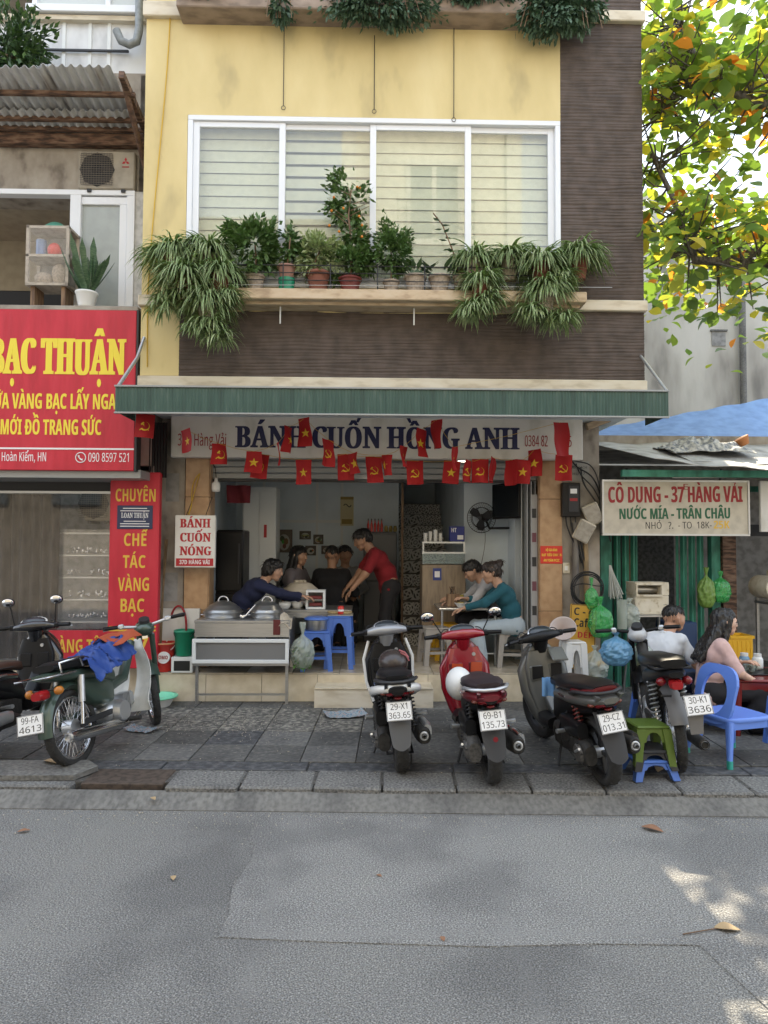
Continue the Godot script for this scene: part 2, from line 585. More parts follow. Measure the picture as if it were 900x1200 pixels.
	mt("sign_white", null, 0.5, 0, {"cols": [[.56, .55, .50], [.68, .67, .63], [.71, .70, .67]], "offs": [.15, .4, .8], "freq": 0.008, "sc": Vector3(.6, .4, 1), "bump": 0.2, "bfreq": 0.02})
	mt("letter_white", [.76, .76, .76], 0.5)
	mt("navy", [.010, .014, .075], 0.45)
	mt("letter_red", [.42, .012, .02], 0.5)
	mt("letter_maroon", [.30, .012, .016], 0.5)
	mt("letter_green", [.012, .11, .05], 0.5)
	mt("letter_black", [.015, .015, .015], 0.5)
	mt("flag_red", [.40, .010, .013], 0.75, 0, {"rim": 0.2, "back": [.25, .004, .004]})
	mt("flag_gold", [.72, .46, .03], 0.7)
	mt("old_wall", null, 0.92, 0, {"cols": [[.14, .13, .115], [.36, .335, .295], [.50, .475, .42], [.54, .515, .465]], "offs": [.12, .36, .58, .85], "freq": 0.006, "sc": Vector3(.22, .07, .22), "oct": 6, "bump": 0.3, "bfreq": 0.05})
	mt("grubby_wall", null, 0.9, 0, {"cols": [[.17, .145, .12], [.29, .255, .215], [.33, .295, .25], [.38, .345, .30]], "offs": [.08, .38, .6, .88], "freq": 0.016, "sc": Vector3(.5, .35, .5), "oct": 5})
	mt("zinc", null, 0.5, 0.0, {"back": [.22, .22, .22], "cols": [[.20, .16, .13], [.46, .46, .46], [.62, .63, .64], [.70, .71, .72]], "offs": [.14, .32, .6, .85], "freq": 0.01, "sc": Vector3(.9, .9, .25), "oct": 5})
	mt("rust_beam", null, 0.8, 0, {"cols": [[.05, .03, .022], [.13, .07, .045], [.20, .13, .09]], "offs": [.25, .5, .8], "freq": 0.02, "sc": Vector3(.5, 2, 2)})
	mt("wood", null, 0.6, 0, {"cols": [[.10, .055, .028], [.19, .11, .06], [.25, .16, .09]], "offs": [.25, .5, .8], "freq": 0.02, "sc": Vector3(2, .25, 2)})
	mt("tarp_blue", null, 0.55, 0, {"cols": [[.13, .25, .52], [.17, .31, .62], [.21, .37, .68]], "offs": [.2, .5, .8], "freq": 0.02, "sc": Vector3.ONE * .5})
	mt("gate_green", null, 0.6, 0, {"cols": [[.03, .15, .105], [.045, .24, .17], [.065, .29, .21]], "offs": [.2, .5, .8], "freq": 0.02, "sc": Vector3(.8, .3, .8)})
	mt("beige_metal", null, 0.5, 0, {"cols": [[.36, .30, .20], [.58, .52, .40], [.64, .59, .48]], "offs": [.12, .35, .8], "freq": 0.02, "sc": Vector3.ONE})
	mt("soil", [.05, .035, .024], 0.95)
	mv("street_render", [.30, .27, .225], 0.9, 0.2, 0.01, Vector3.ONE * .4)  # kept dark to lower the bounce from the opposite houses
	mv("cement", [.27, .262, .25], 0.9, 0.25, 0.02, Vector3.ONE * .6)
	mt("black_hole", [.012, .012, .012], 0.9)
	mt("cable", [.012, .012, .013], 0.6)
	mt("yellow_cord", [.60, .38, .03], 0.6)
	mt("stool_blue", [.07, .16, .50], 0.45)
	mt("chair_blue", [.12, .24, .70], 0.4)
	mt("stool_grey", [.30, .275, .245], 0.6)
	mt("stool_green", [.10, .16, .022], 0.45)
	mt("teal_plastic", [.04, .36, .30], 0.45)
	mt("plastic_red", [.55, .03, .022], 0.35)
	mt("plastic_green", [.01, .22, .12], 0.35)
	mt("plastic_white", [.70, .70, .68], 0.4)
	mt("mint", [.20, .66, .42], 0.4)
	mt("yellow_plastic", [.72, .40, .02], 0.4)
	mt("table_red", [.17, .018, .016], 0.22)
	mt("terracotta", [.19, .07, .045], 0.85)
	mv("clay_pot", [.34, .28, .22], 0.85, .3, .03, Vector3.ONE * 2)
	mt("bag_green", [.05, .40, .10], 0.2, 0, {"alpha": 0.62})
	mt("bag_blue", [.15, .36, .58], 0.2, 0, {"alpha": 0.68})
	mt("bag_clear", [.50, .56, .50], 0.2, 0, {"alpha": 0.45})
	mt("herb", [.06, .16, .02], 0.8)

func build_ground() -> void:
	# road sheet to the horizon
	var b := MB.new()
	b.sm(-1)
	b.quad(Vector3(-150, 0, 150), Vector3(150, 0, 150), Vector3(150, 0, -150), Vector3(-150, 0, -150))
	structure("road", b, mats.asphalt)
	var edge := [Vector2(-.67, 2.60), Vector2(-.70, 2.9), Vector2(-.63, 3.2), Vector2(-.68, 3.55), Vector2(-.645, 3.8), Vector2(-.655, 3.99), Vector2(-.2, 4.03), Vector2(.5, 4.075), Vector2(1.0, 4.06), Vector2(1.44, 4.075), Vector2(1.52, 4.6), Vector2(1.75, 5.2), Vector2(2.0, 6.2), Vector2(7, 6.2), Vector2(7, 2.8), Vector2(2.5, 2.69), Vector2(1, 2.64)]
	var pv := []
	for p in edge: pv.append(Vector2(p.x, -p.y))
	structure("road_patch", MB.new().prism(pv, 0.0, 0.005, Transform3D(Basis(Vector3.RIGHT, -PI / 2), Vector3.ZERO)), mats.asphalt_patch)
	var pav := Node3D.new()
	pav.name = "pavement"
	add_child(pav)
	pav.set_meta("kind", "structure")
	pav.rotation.y = -0.036
	part(pav, "bed", b2(Vector3(-14, -.1, -9), Vector3(14, .108, 2.34)), mats.dirt_joint)
	var tw := .412
	for i in 23:
		for j in 8:
			var x := -4.35 + i * tw
			var z := 1.70 - j * tw
			if j > 4 and x < 2.0 and x > -1.5: continue
			var m: Material = mats["paver%d" % rng.randi_range(0, 3)]
			if x > -2.1 and x < -.2 and (j == 2 or j == 3): m = mats.paver_dusty
			if absf(x + 1.02) < .2 and j == 1: m = mats.kerb_dark
			var o := part(pav, "paving_tile", cbox(Vector3(tw - .007, .03, tw - .007), .003), m, Vector3(x, .107 + rr(-.002, .003), z))
			o.rotation = Vector3(rr(-.006, .006), rr(-.008, .008), rr(-.006, .006))
	# the narrow dark edging stones behind the kerb
	for i in 9:
		part(pav, "edging_stone", cbox(Vector3(1.03, .05, .175), .006), mats.kerb_dark, Vector3(-4.0 + i * 1.04, .098 + rr(-.002, .002), 2.015))
	var kerb := Node3D.new()
	kerb.name = "kerb"
	add_child(kerb)
	kerb.set_meta("kind", "structure")
	kerb.rotation.y = -0.036
	var x0 := -1.27
	for i in 12:
		var w := .475 + rr(-.02, .03)
		var o := part(kerb, "kerb_stone", cbox(Vector3(w - .012, .12, .325), .012), mats.kerb_stone, Vector3(x0 + w * .5, .056 + rr(-.004, .004), 2.272 + rr(-.006, .006)))
		o.rotation = Vector3(rr(.01, .035), rr(-.012, .012), rr(-.008, .008))
		x0 += w
	var mh := part(kerb, "manhole_plate", bx(Vector3.ZERO, Vector3(.56, .05, .29), .006), mv("rusty_plate", [.075, .055, .042], .85, .4, .03, Vector3.ONE), Vector3(-1.57, .088, 2.235))
	mh.rotation.x = .02
	# a broken concrete slab lying askew over the kerb
	var sl := MB.new().prism([Vector2(-1.0, -.16), Vector2(.42, -.15), Vector2(.52, .03), Vector2(.40, .16), Vector2(-1.0, .15)], 0, .035, Transform3D(Basis(Vector3.RIGHT, -PI / 2 + .03) , Vector3.ZERO))
	single("concrete_slab", sl, mats.concrete, "loose pale concrete slab lying askew over the kerb beside a rusty plate", "slab", Vector3(-2.42, .118, 2.12))
	for i in 2:
		part(kerb, "kerb_stone", cbox(Vector3(1.1, .12, .325), .012), mats.kerb_stone, Vector3(-2.45 - i * 1.11, .05, 2.272))
	# sloping concrete gutter
	var gt := MB.new()
	gt.prism([Vector2(2.42, -.05), Vector2(2.56, -.05), Vector2(2.56, .006), Vector2(2.43, .085)], -14, 14, Transform3D(Basis(Vector3(0, 0, 1), Vector3.UP, Vector3(1, 0, 0)), Vector3.ZERO))
	var g := structure("gutter", gt, mats.concrete)
	g.rotation.y = -0.036

func ribbed(x0: float, x1: float, y0: float, y1: float, z: float, sd: int) -> MB:
	var n := FastNoiseLite.new()
	n.seed = sd
	n.frequency = 0.9
	var rows := int((y1 - y0) / .034)
	var f := func(u, v):
		var x: float = lerpf(x0, x1, u)
		var y: float = lerpf(y0, y1, v)
		var ph: float = v * rows + n.get_noise_2d(x * 1.1, y * 12.0) * .75
		return Vector3(x, y, z + (.011 + .003 * n.get_noise_2d(x * 2.0 + 9.0, y * 20.0)) * pow(absf(sin(PI * ph)), .6))
	return MB.new().grid(f, int((x1 - x0) / .07), rows * 5)

func build_shop_house() -> void:
	var h := thing("shop_house", "yellow shop house with brown ribbed cladding, wide window and planted ledge", "building")
	var Z := .4
	part(h, "wall", b2(Vector3(-2.21, 4.09, .1), Vector3(-1.795, 6.84, Z)), mats.yellow_wall)
	part(h, "wall", b2(Vector3(-1.795, 5.885, .1), Vector3(1.853, 6.84, Z)), mats.yellow_wall)
	part(h, "wall", b2(Vector3(-1.795, 3.95, .1), Vector3(1.853, 4.19, Z - .003)), mats.yellow_wall)
	part(h, "pilaster", b2(Vector3(-2.21, 3.32, .1), Vector3(-1.842, 3.985, Z)), mats.yellow_wall)
	part(h, "wall", b2(Vector3(-1.842, 3.3, .1), Vector3(2.665, 3.99, Z - .012)), mats.brown_rib)
	part(h, "ribbed_cladding", ribbed(-1.842, 2.665, 3.31, 3.99, Z - .01, 3), mats.brown_rib)
	part(h, "wall", b2(Vector3(1.853, 4.085, .1), Vector3(2.665, 6.88, Z - .012)), mats.brown_rib)
	part(h, "ribbed_cladding", ribbed(1.853, 2.665, 4.085, 6.88, Z - .01, 4), mats.brown_rib)
	part(h, "upper_wall", b2(Vector3(-2.21, 6.99, -9), Vector3(1.853, 8.3, Z)), mats.yellow_wall)
	part(h, "upper_wall", b2(Vector3(1.853, 6.99, -9), Vector3(2.665, 8.3, Z - .012)), mats.brown_rib)
	part(h, "ribbed_cladding", ribbed(1.853, 2.665, 6.985, 7.6, Z - .01, 5), mats.brown_rib)
	# storey behind the window: back and sides, floor slab
	part(h, "side_wall", b2(Vector3(-2.21, 3.2, -9), Vector3(-2.0, 6.98, .1)), mats.grubby_wall)
	part(h, "side_wall", b2(Vector3(2.46, 3.2, -9), Vector3(2.665, 6.98, .1)), mats.grubby_wall)
	part(h, "back_wall", b2(Vector3(-2.21, 0, -9.2), Vector3(2.665, 8.3, -9.0)), mats.grubby_wall)
	part(h, "room_wall", b2(Vector3(-2.0, 3.2, -3.0), Vector3(2.46, 6.98, -2.9)), mats.white_wall)
	part(h, "floor_slab", b2(Vector3(-2.21, 3.03, -9), Vector3(2.665, 3.2, Z - .02)), mats.white_wall)
	part(h, "lower_band", b2(Vector3(-2.225, 3.2, .1), Vector3(2.68, 3.312, Z + .03), .006), mats.cream_band)
	part(h, "string_course", b2(Vector3(2.0, 3.985, .2), Vector3(2.685, 4.09, Z + .05), .008), mats.cream_band)
	part(h, "string_course", b2(Vector3(-2.23, 3.985, .2), Vector3(-1.84, 4.09, Z + .05), .008), mats.cream_band)
	part(h, "string_course", b2(Vector3(1.82, 6.88, .2), Vector3(2.69, 6.988, Z + .05), .008), mats.cream_band)
	part(h, "string_course", b2(Vector3(-2.235, 6.838, .2), Vector3(-1.86, 6.99, Z + .05), .008), mats.cream_band)
	var ledge := MB.new()
	ledge.box(Vector3(.08, 4.035, .48), Vector3(3.88, .10, .40), Basis(), .008)
	ledge.box(Vector3(.08, 3.975, .44), Vector3(3.80, .03, .30), Basis(), .004)
	part(h, "ledge", ledge, mats.ledge_stone)
	part(h, "ledge", b2(Vector3(-1.86, 6.79, .1), Vector3(1.83, 6.99, Z + .24), .01), mv("slab_pink", [.30, .235, .19], .85, .25, .015, Vector3(.5, 1, 1)))
	# sliding window
	var w := Node3D.new()
	w.name = "window"
	h.add_child(w, true)
	var fr := MB.new()
	var xa := -1.79
	var xb := 1.85
	var ya := 4.19
	var yb := 5.88
	for y in [yb - .025, ya + .025]: fr.box(Vector3((xa + xb) / 2, y, .365), Vector3(xb - xa, .05, .09), Basis(), .004)
	for x in [xa + .025, xb - .025]: fr.box(Vector3(x, (ya + yb) / 2, .365), Vector3(.05, yb - ya - .1, .09), Basis(), .004)
	part(w, "frame", fr, mats.white_frame)
	var mull := [-.875, .012, .945]
	var px := [xa + .05, mull[0], mull[1], mull[2], xb - .05]
	for i in 4:
		var a: float = px[i] - (.03 if i > 0 else 0.0)
		var c: float = px[i + 1] + (.03 if i < 3 else 0.0)
		var zz := .375 if i % 2 == 0 else .345
		if i == 1 or i == 2: zz = .35 + .02 * (i - 1)
		var s := MB.new()
		for x in [a + .03, c - .03]: s.box(Vector3(x, (ya + yb) / 2, zz), Vector3(.06, yb - ya - .1, .028), Basis(), .003)
		for y in [yb - .078, ya + .085]: s.box(Vector3((a + c) / 2, y, zz), Vector3(c - a - .12, .055, .026), Basis(), .003)
		part(w, "sash", s, mats.white_frame)
		part(w, "pane", b2(Vector3(a + .055, ya + .1, zz - .003), Vector3(c - .055, yb - .1, zz + .003)), mats.glass)
		var k := 0
		var y := yb - .05
		var pitch := .115 if i != 1 else .122
		var gap := .95 if i != 1 else .82
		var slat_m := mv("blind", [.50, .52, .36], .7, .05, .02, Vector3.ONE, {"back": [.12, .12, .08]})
		while y > ya + .1:
			var o := part(w, "blind_slat", cbox(Vector3(c - a - .04, pitch * gap, .003), 0.0), slat_m, Vector3((a + c) / 2, y - pitch / 2, .272))
			o.rotation.x = -.10
			y -= pitch
			k += 1
	# flat sheet behind the blind bands: a darker second layer of the same blind
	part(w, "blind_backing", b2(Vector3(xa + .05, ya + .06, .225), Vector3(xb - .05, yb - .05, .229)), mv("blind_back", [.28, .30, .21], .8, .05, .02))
	# plumb wires and chains that hang down the wall
	for q in [[-.865, 5.98, 6.85], [.02, 5.96, 6.7], [.80, 5.89, 6.8]]:
		part(h, "wire", MB.new().cyl(Vector3(q[0], q[1], .415), Vector3(q[0], q[2], .42), .004, .004, 5), mats.dark_metal)
		part(h, "wire_loop", MB.new().tube(circle(Vector3(q[0], q[1] - .02, .415), Vector3.RIGHT, Vector3.UP, .02, 10), .003, 5, true), mats.dark_metal)
	for x in [-.86, .41]: part(h, "drip_pipe", MB.new().cyl(Vector3(x, 3.80, .52), Vector3(x, 4.0, .52), .008, .008, 6), mats.white_paint)
	part(h, "cable", MB.new().tube(bez(Vector3(-1.98, 6.85, .41), Vector3(-2.0, 6, .41), Vector3(-2.1, 5.2, .415), Vector3(-2.15, 4.1, .41), 10) + [Vector3(-2.14, 3.4, .41)], .006, 5), mats.yellow_cord)
	# ceiling, ground-floor walls and columns
	part(h, "ground_wall", b2(Vector3(-2.21, .05, -9), Vector3(-1.98, 3.03, -.38)), mats.grubby_wall)
	part(h, "ground_wall", b2(Vector3(2.28, .05, -9), Vector3(2.46, 3.03, -.38)), mats.grubby_wall)
	part(h, "column", b2(Vector3(-2.21, .4, -.62), Vector3(-1.96, 3.03, -.355)), mats.grubby_wall)
	part(h, "column", b2(Vector3(2.055, .12, -.62), Vector3(2.46, 3.03, -.36)), mats.grubby_wall)
	for sd in [[-1.95, -1.70], [1.815, 2.05]]:
		part(h, "column_core", b2(Vector3(sd[0] + .01, .4, -.6), Vector3(sd[1] - .01, 3.03, -.36)), mats.grout)
		var y := .415
		while y < 2.7:
			var hh := .595
			var cy := y + hh / 2
			part(h, "column_tile", cbox(Vector3(sd[1] - sd[0], hh - .004, .02), .002), mats.marble_tile, Vector3((sd[0] + sd[1]) / 2, cy, -.348))
			part(h, "column_tile", cbox(Vector3(.02, hh - .004, .22), .002), mats.marble_tile, Vector3(sd[0] + .0 if sd[0] > 0 else sd[1], cy, -.47))
			y += hh
	# porch: riser and floor tiles
	part(h, "porch_base", b2(Vector3(-2.2, 0, -6), Vector3(2.05, .392, -.07)), mats.grout)
	var x := -2.2
	var first := .56
	while x < 2.04:
		var w2: float = minf(first, 2.05 - x)
		part(h, "riser_tile", cbox(Vector3(w2 - .004, .268, .016), .002), mats.porch_tile, Vector3(x + w2 / 2, .256, -.062))
		x += w2
	for i in 9:
		for j in 6:
			part(h, "floor_tile", cbox(Vector3(.472, .018, .472), .002), mats.floor_tile, Vector3(-1.965 + i * .476, .4, -.29 - j * .476))
	part(h, "floor", b2(Vector3(-1.98, .38, -6), Vector3(2.05, .408, -2.92)), mats.floor_tile)
	part(h, "step", b2(Vector3(-.53, .1, -.05), Vector3(.63, .30, .215), .004), mats.cream_band)
	for i in 2: part(h, "step_tile", cbox(Vector3(.576, .016, .29), .003), mats.porch_tile, Vector3(-.24 + i * .58, .308, .08))
	# rolled shutter box behind the sign
	var sh := Node3D.new()
	sh.name = "roller_shutter"
	h.add_child(sh)
	for i in 5: part(sh, "slat", cbox(Vector3(3.75, .062, .03), .008), mats.zinc_paint, Vector3(.06, 2.70 - i * .066, -.46 - absf(i - 2) * .006))
	part(sh, "bottom_bar", b2(Vector3(-1.82, 2.375, -.49), Vector3(1.93, 2.40, -.44)), mats.dark_metal)
	# awning
	var a := thing("awning", "long green fluted metal awning over the shop front", "awning", Vector3(0, 0, 0))
	var f := func(u, v):
		var xx: float = lerpf(-2.245, 2.66, u)
		return Vector3(xx, lerpf(2.865, 3.09, v) + .004 * sin(xx * 9.0) * (1.0 - v), .95 + .0035 * sin(xx * TAU / .028))
	part(a, "fascia", MB.new().grid(f, 900, 1, .004), mats.awning_green)
	part(a, "top_trim", b2(Vector3(-2.25, 3.088, .93), Vector3(2.665, 3.104, .965), .002), mats.zinc_paint)
	part(a, "bottom_trim", b2(Vector3(-2.25, 2.852, .94), Vector3(2.665, 2.868, .962), .002), mats.zinc_paint)
	var top := MB.new()
	top.sm(-1)
	top.box(Vector3(.2075, 3.145, .69), Vector3(4.905, .006, .535), Basis(Vector3.RIGHT, .19))
	part(a, "roof_sheet", top, mats.awning_green)
	for xx in [-2.24, 2.655]:
		part(a, "end_panel", MB.new().prism([Vector2(.43, 2.87), Vector2(.945, 2.87), Vector2(.945, 3.088), Vector2(.43, 3.18)], -.003, .003, Transform3D(Basis(Vector3.BACK, Vector3.UP, Vector3.LEFT), Vector3(xx, 0, 0))), mats.awning_green)
	for i in 6: part(a, "bracket", b2(Vector3(-2.2 + i * .965, 2.95, .41), Vector3(-2.17 + i * .965, 2.98, .94)), mats.dark_metal)
	part(a, "stay", MB.new().tube([Vector3(-2.17, 3.68, .42), Vector3(-2.19, 3.45, .55), Vector3(-2.22, 3.10, .94)], .016, 8), mats.alu)
	part(a, "stay", MB.new().tube([Vector3(2.62, 3.55, .42), Vector3(2.65, 3.10, .94)], .014, 8), mats.alu)

func circle(c: Vector3, u: Vector3, v: Vector3, r: float, n := 16) -> Array:
	var o := []
	for i in n: o.append(c + (u * cos(TAU * i / n) + v * sin(TAU * i / n)) * r)
	return o

func print_panel(parent: Node3D, called: String, c: Vector3, w: float, hgt: float, im: Image, rough := .5, b := Basis()) -> MeshInstance3D:
	var m := StandardMaterial3D.new()
	m.roughness = rough
	m.albedo_texture = ImageTexture.create_from_image(im)
	var q := QuadMesh.new()
	q.size = Vector2(w, hgt)
	var o := part(parent, called, q, m)
	o.transform = Transform3D(b, c)
	return o

func food_print(sd: int, s := 64) -> Image:
	var r := RandomNumberGenerator.new()
	r.seed = sd
	var im := Image.create(s, s, false, Image.FORMAT_RGB8)
	var base := Color.from_hsv(r.randf_range(.06, .12), .25, r.randf_range(.35, .6))
	var cs := []
	for i in 26: cs.append([Vector2(r.randf() * s, r.randf() * s), r.randf_range(3, 11), Color.from_hsv(r.randf_range(.03, .32), r.randf_range(.3, .7), r.randf_range(.15, .7))])
	for y in s:
		for x in s:
			var p := Vector2(x, y)
			var c := base.darkened(.3 * r.randf())
			if p.distance_to(Vector2(s * .5, s * .55)) < s * .36: c = Color(.75, .74, .70).darkened(.1 * r.randf())
			for q in cs:
				if p.distance_to(q[0]) < q[1] and q[0].distance_to(Vector2(s * .5, s * .55)) < s * .27: c = q[2]
			im.set_pixel(x, y, c)
	return im

func build_interior() -> void:
	var r := thing("shop_room", "dim white painted shop room behind the open front", "room")
	part(r, "back_wall", b2(Vector3(-1.98, .41, -3.2), Vector3(.42, 3.03, -3.1)), mats.white_wall)
	part(r, "back_wall", b2(Vector3(.42, .41, -5.2), Vector3(2.05, 3.03, -5.1)), mats.white_wall)
	part(r, "partition", b2(Vector3(.36, .41, -5.1), Vector3(.42, 3.03, -3.2)), mats.white_wall)
	part(r, "side_wall", b2(Vector3(-1.98, .41, -3.1), Vector3(-1.93, 3.03, -.62)), mats.white_wall)
	part(r, "side_wall", b2(Vector3(1.66, .41, -2.6), Vector3(2.05, 3.03, -.9)), mats.white_wall)
	part(r, "side_wall", b2(Vector3(1.13, .41, -5.1), Vector3(1.2, 3.03, -1.45)), mats.white_wall)
	part(r, "back_wall", b2(Vector3(1.13, .41, -1.45), Vector3(1.66, 3.03, -1.3)), mats.white_wall)
	# panel trim on the back wall, a pilaster beside the opening
	for x in [-1.55, -.78, -.42]: part(r, "trim", b2(Vector3(x, .41, -3.1), Vector3(x + .035, 3.03, -3.085)), mats.white_paint)
	part(r, "trim", b2(Vector3(-1.55, 2.0, -3.084), Vector3(-.42, 2.04, -3.07)), mats.white_paint)
	# staircase with patterned riser tiles
	var st := thing("staircase", "tiled staircase with patterned risers climbing at the back of the shop", "staircase")
	var pat := []
	for v in 3:
		var im := Image.create(48, 48, false, Image.FORMAT_RGB8)
		for y in 48:
			for x in 48:
				var p := Vector2(x - 23.5, y - 23.5)
				var k := sin(p.length() * (.5 + v * .12)) + sin(atan2(p.y, p.x) * (4 + 2 * v)) * .8
				im.set_pixel(x, y, Color(.80, .79, .77) if k > -.5 else Color(.3, .3, .3))
		var m := StandardMaterial3D.new()
		m.albedo_texture = ImageTexture.create_from_image(im)
		m.roughness = .4
		pat.append(m)
	var q := QuadMesh.new()
	q.size = Vector2(.168, .168)
	for i in 11:
		var y := .41 + i * .175
		var z := -1.85 - i * .23
		part(st, "tread", b2(Vector3(.43, y, z - .24), Vector3(1.12, y + .172, z - .004), .004), mats.white_paint)
		part(st, "nosing", b2(Vector3(.43, y + .172, z - .235), Vector3(1.12, y + .178, z + .014)), mats.grout)
		for k in 4: part(st, "riser_tile", q, pat[rng.randi_range(0, 2)], Vector3(.43 + .086 + k * .172, y + .086, z))
	part(st, "stringer", b2(Vector3(.40, .41, -1.86), Vector3(.428, 2.9, -1.80)), mats.wood)
	# refrigerators
	var fb := thing("refrigerator", "tall black refrigerator by the marble column", "refrigerator", Vector3(-1.56, .409, -.98))
	part(fb, "cabinet", bx(Vector3(0, .73, 0), Vector3(.30, 1.44, .42), .015), mats.black_plastic)
	part(fb, "door", bx(Vector3(0, 1.1, .225), Vector3(.296, .66, .03), .01), mats.black_plastic)
	part(fb, "door", bx(Vector3(0, .40, .225), Vector3(.296, .70, .03), .01), mats.black_plastic)
	part(fb, "handle", b2(Vector3(.10, .85, .24), Vector3(.12, 1.3, .262), .004), mats.dark_metal)
	var fg := thing("refrigerator", "grey refrigerator with bottles on top against the back wall", "refrigerator", Vector3(.14, .409, -2.45))
	part(fg, "cabinet", bx(Vector3(0, .73, 0), Vector3(.44, 1.45, .45), .012), mt("fridge_grey", [.10, .10, .105], .4))
	part(fg, "door", bx(Vector3(0, 1.12, .24), Vector3(.43, .62, .035), .01), mats.fridge_grey)
	part(fg, "door", bx(Vector3(0, .43, .24), Vector3(.43, .74, .035), .01), mats.fridge_grey)
	part(fg, "handle", b2(Vector3(-.17, .9, .258), Vector3(-.15, 1.3, .285), .004), mats.alu)
	for i in 5:
		var bt := thing("sauce_bottle", "red sauce bottle standing on the grey refrigerator", "bottle", Vector3(-.02 + i * .045, 1.866, -2.3), 0, "bottles on the refrigerator")
		part(bt, "bottle", MB.new().lathe([Vector2(0, 0), Vector2(.017, 0), Vector2(.018, .09), Vector2(.008, .125), Vector2(.008, .15), Vector2(0, .15)], Vector3.ZERO, 10), mats.plastic_red)
		part(bt, "cap", MB.new().cyl(Vector3(0, .15, 0), Vector3(0, .175, 0), .008, .006, 8), mats.letter_black)
	for i in 3:
		single("jar", MB.new().lathe([Vector2(0, 0), Vector2(.026, 0), Vector2(.028, .05), Vector2(.02, .065), Vector2(.022, .08), Vector2(0, .08)], Vector3.ZERO, 10), mt("honey", [.30, .22, .06], .3), "small golden jar beside the red sauce bottles", "jar", Vector3(.22 + i * .06, 1.866, -2.3), "jars on the refrigerator")
	# prints on the back wall
	var frames := [[-1.115, 1.735, .24, .33, "large print of a dish"], [-.81, 1.82, .165, .12, "upper small print of a dish"], [-.62, 1.76, .145, .14, "small print of a plate of rolls hanging beside the upper one"], [-.73, 1.60, .155, .14, "lowest print of a dish"], [-.5, 1.61, .15, .12, "wide print of a dish behind the seated people"]]
	for i in frames.size():
		var q2: Array = frames[i]
		var o := thing("food_picture", q2[4] + " on the back wall", "picture", Vector3(q2[0] - .12, q2[1], -3.085), 0, "food pictures on the back wall")
		part(o, "board", bx(Vector3.ZERO, Vector3(q2[2], q2[3], .012), .002), mats.letter_black)
		print_panel(o, "print", Vector3(0, 0, .0075), q2[2] - .01, q2[3] - .01, food_print(50 + i))
	var cal := thing("wall_calendar", "narrow cream wall calendar with ink drawing", "calendar", Vector3(-.33, 2.17, -3.085))
	part(cal, "sheet", bx(Vector3.ZERO, Vector3(.19, .42, .008)), mt("paper_cream", [.55, .48, .28], .7))
	part(cal, "header", bx(Vector3(0, .19, .006), Vector3(.19, .04, .006)), mt("ochre", [.28, .19, .04], .6))
	part(cal, "drawing", MB.new().tube(bez(Vector3(-.05, .08, .006), Vector3(0, .16, .006), Vector3(.02, .0, .006), Vector3(.06, .09, .006), 8), .008, 5), mats.letter_black)
	part(cal, "footer", bx(Vector3(0, -.15, .006), Vector3(.15, .07, .004)), mats.ochre)
	# serving cabinet
	var c := thing("serving_cabinet", "wooden fronted serving cabinet with glass shelf in front of the stairs", "cabinet", Vector3(.87, .409, -1.3))
	part(c, "body", bx(Vector3(0, .53, 0), Vector3(.51, 1.06, .4), .006), mv("cab_wood", [.26, .20, .14], .5, .2, .02, Vector3(2, .3, 2)))
	part(c, "shelf", bx(Vector3(0, 1.20, 0), Vector3(.51, .02, .36)), mats.alu)
	part(c, "shelf", bx(Vector3(0, 1.32, 0), Vector3(.51, .02, .36)), mats.alu)
	for sx in [-1, 1]: part(c, "post", bx(Vector3(.24 * sx, 1.2, .16), Vector3(.018, .26, .018)), mats.alu)
	part(c, "glass_front", bx(Vector3(0, 1.13, .18), Vector3(.5, .12, .005)), mats.tint_glass)
	part(c, "notice", bx(Vector3(-.08, .95, .204), Vector3(.10, .14, .006)), mt("notice_blue", [.03, .05, .22], .5))
	part(c, "notice_paper", bx(Vector3(-.08, .95, .208), Vector3(.06, .07, .003)), mats.letter_white)
	var bb := thing("cardboard_box", "blue printed box on the serving cabinet", "box", Vector3(1.03, 1.741, -1.2))
	part(bb, "box", bx(Vector3(0, .09, 0), Vector3(.17, .18, .14), .004), mt("box_blue", [.02, .03, .22], .5))
	text(bb, "HT", Vector3(-.04, .11, .071), .05, .06, mats.letter_white)
	part(bb, "label", bx(Vector3(.035, .05, .071), Vector3(.07, .05, .002)), mats.letter_white)
	for i in 4:
		single("paper_cup_stack", MB.new().cyl(Vector3.ZERO, Vector3(0, .1 + .02 * (i % 3), 0), .022, .026, 10), mats.plastic_white, "stack of white cups on the serving cabinet", "cups", Vector3(.66 + i * .06, 1.741, -1.2 - .03 * (i % 2)), "cup stacks on the cabinet")
	# wall fan
	var fan := thing("wall_fan", "black wall fan with round wire guard on the white side wall", "fan", Vector3(1.30, 2.02, -1.05), -.5)
	for k in 3: part(fan, "guard_ring", MB.new().tube(circle(Vector3(0, 0, .02 * k - .02), Vector3.RIGHT, Vector3.UP, [.12, .175, .12][k], 28), .004, 5, true), mats.black_plastic)
	var wires := MB.new()
	for i in 36:
		var a := TAU * i / 36
		var d := Vector3(cos(a), sin(a), 0)
		wires.tube([d * .02 + Vector3(0, 0, .05), d * .12 + Vector3(0, 0, .04), d * .175, d * .12 + Vector3(0, 0, -.04)], .0013, 3)
	part(fan, "guard_wires", wires, mats.black_plastic)
	for i in 3:
		var bl := part(fan, "blade", MB.new().prism([Vector2(.02, -.02), Vector2(.09, -.06), Vector2(.15, -.04), Vector2(.155, .03), Vector2(.10, .045), Vector2(.03, .03)], -.002, .002), mats.dark_metal)
		bl.rotation = Vector3(.25, 0, TAU * i / 3 + .4)
	part(fan, "motor", MB.new().cyl(Vector3(0, 0, -.14), Vector3(0, 0, -.02), .05, .045, 14), mats.black_plastic)
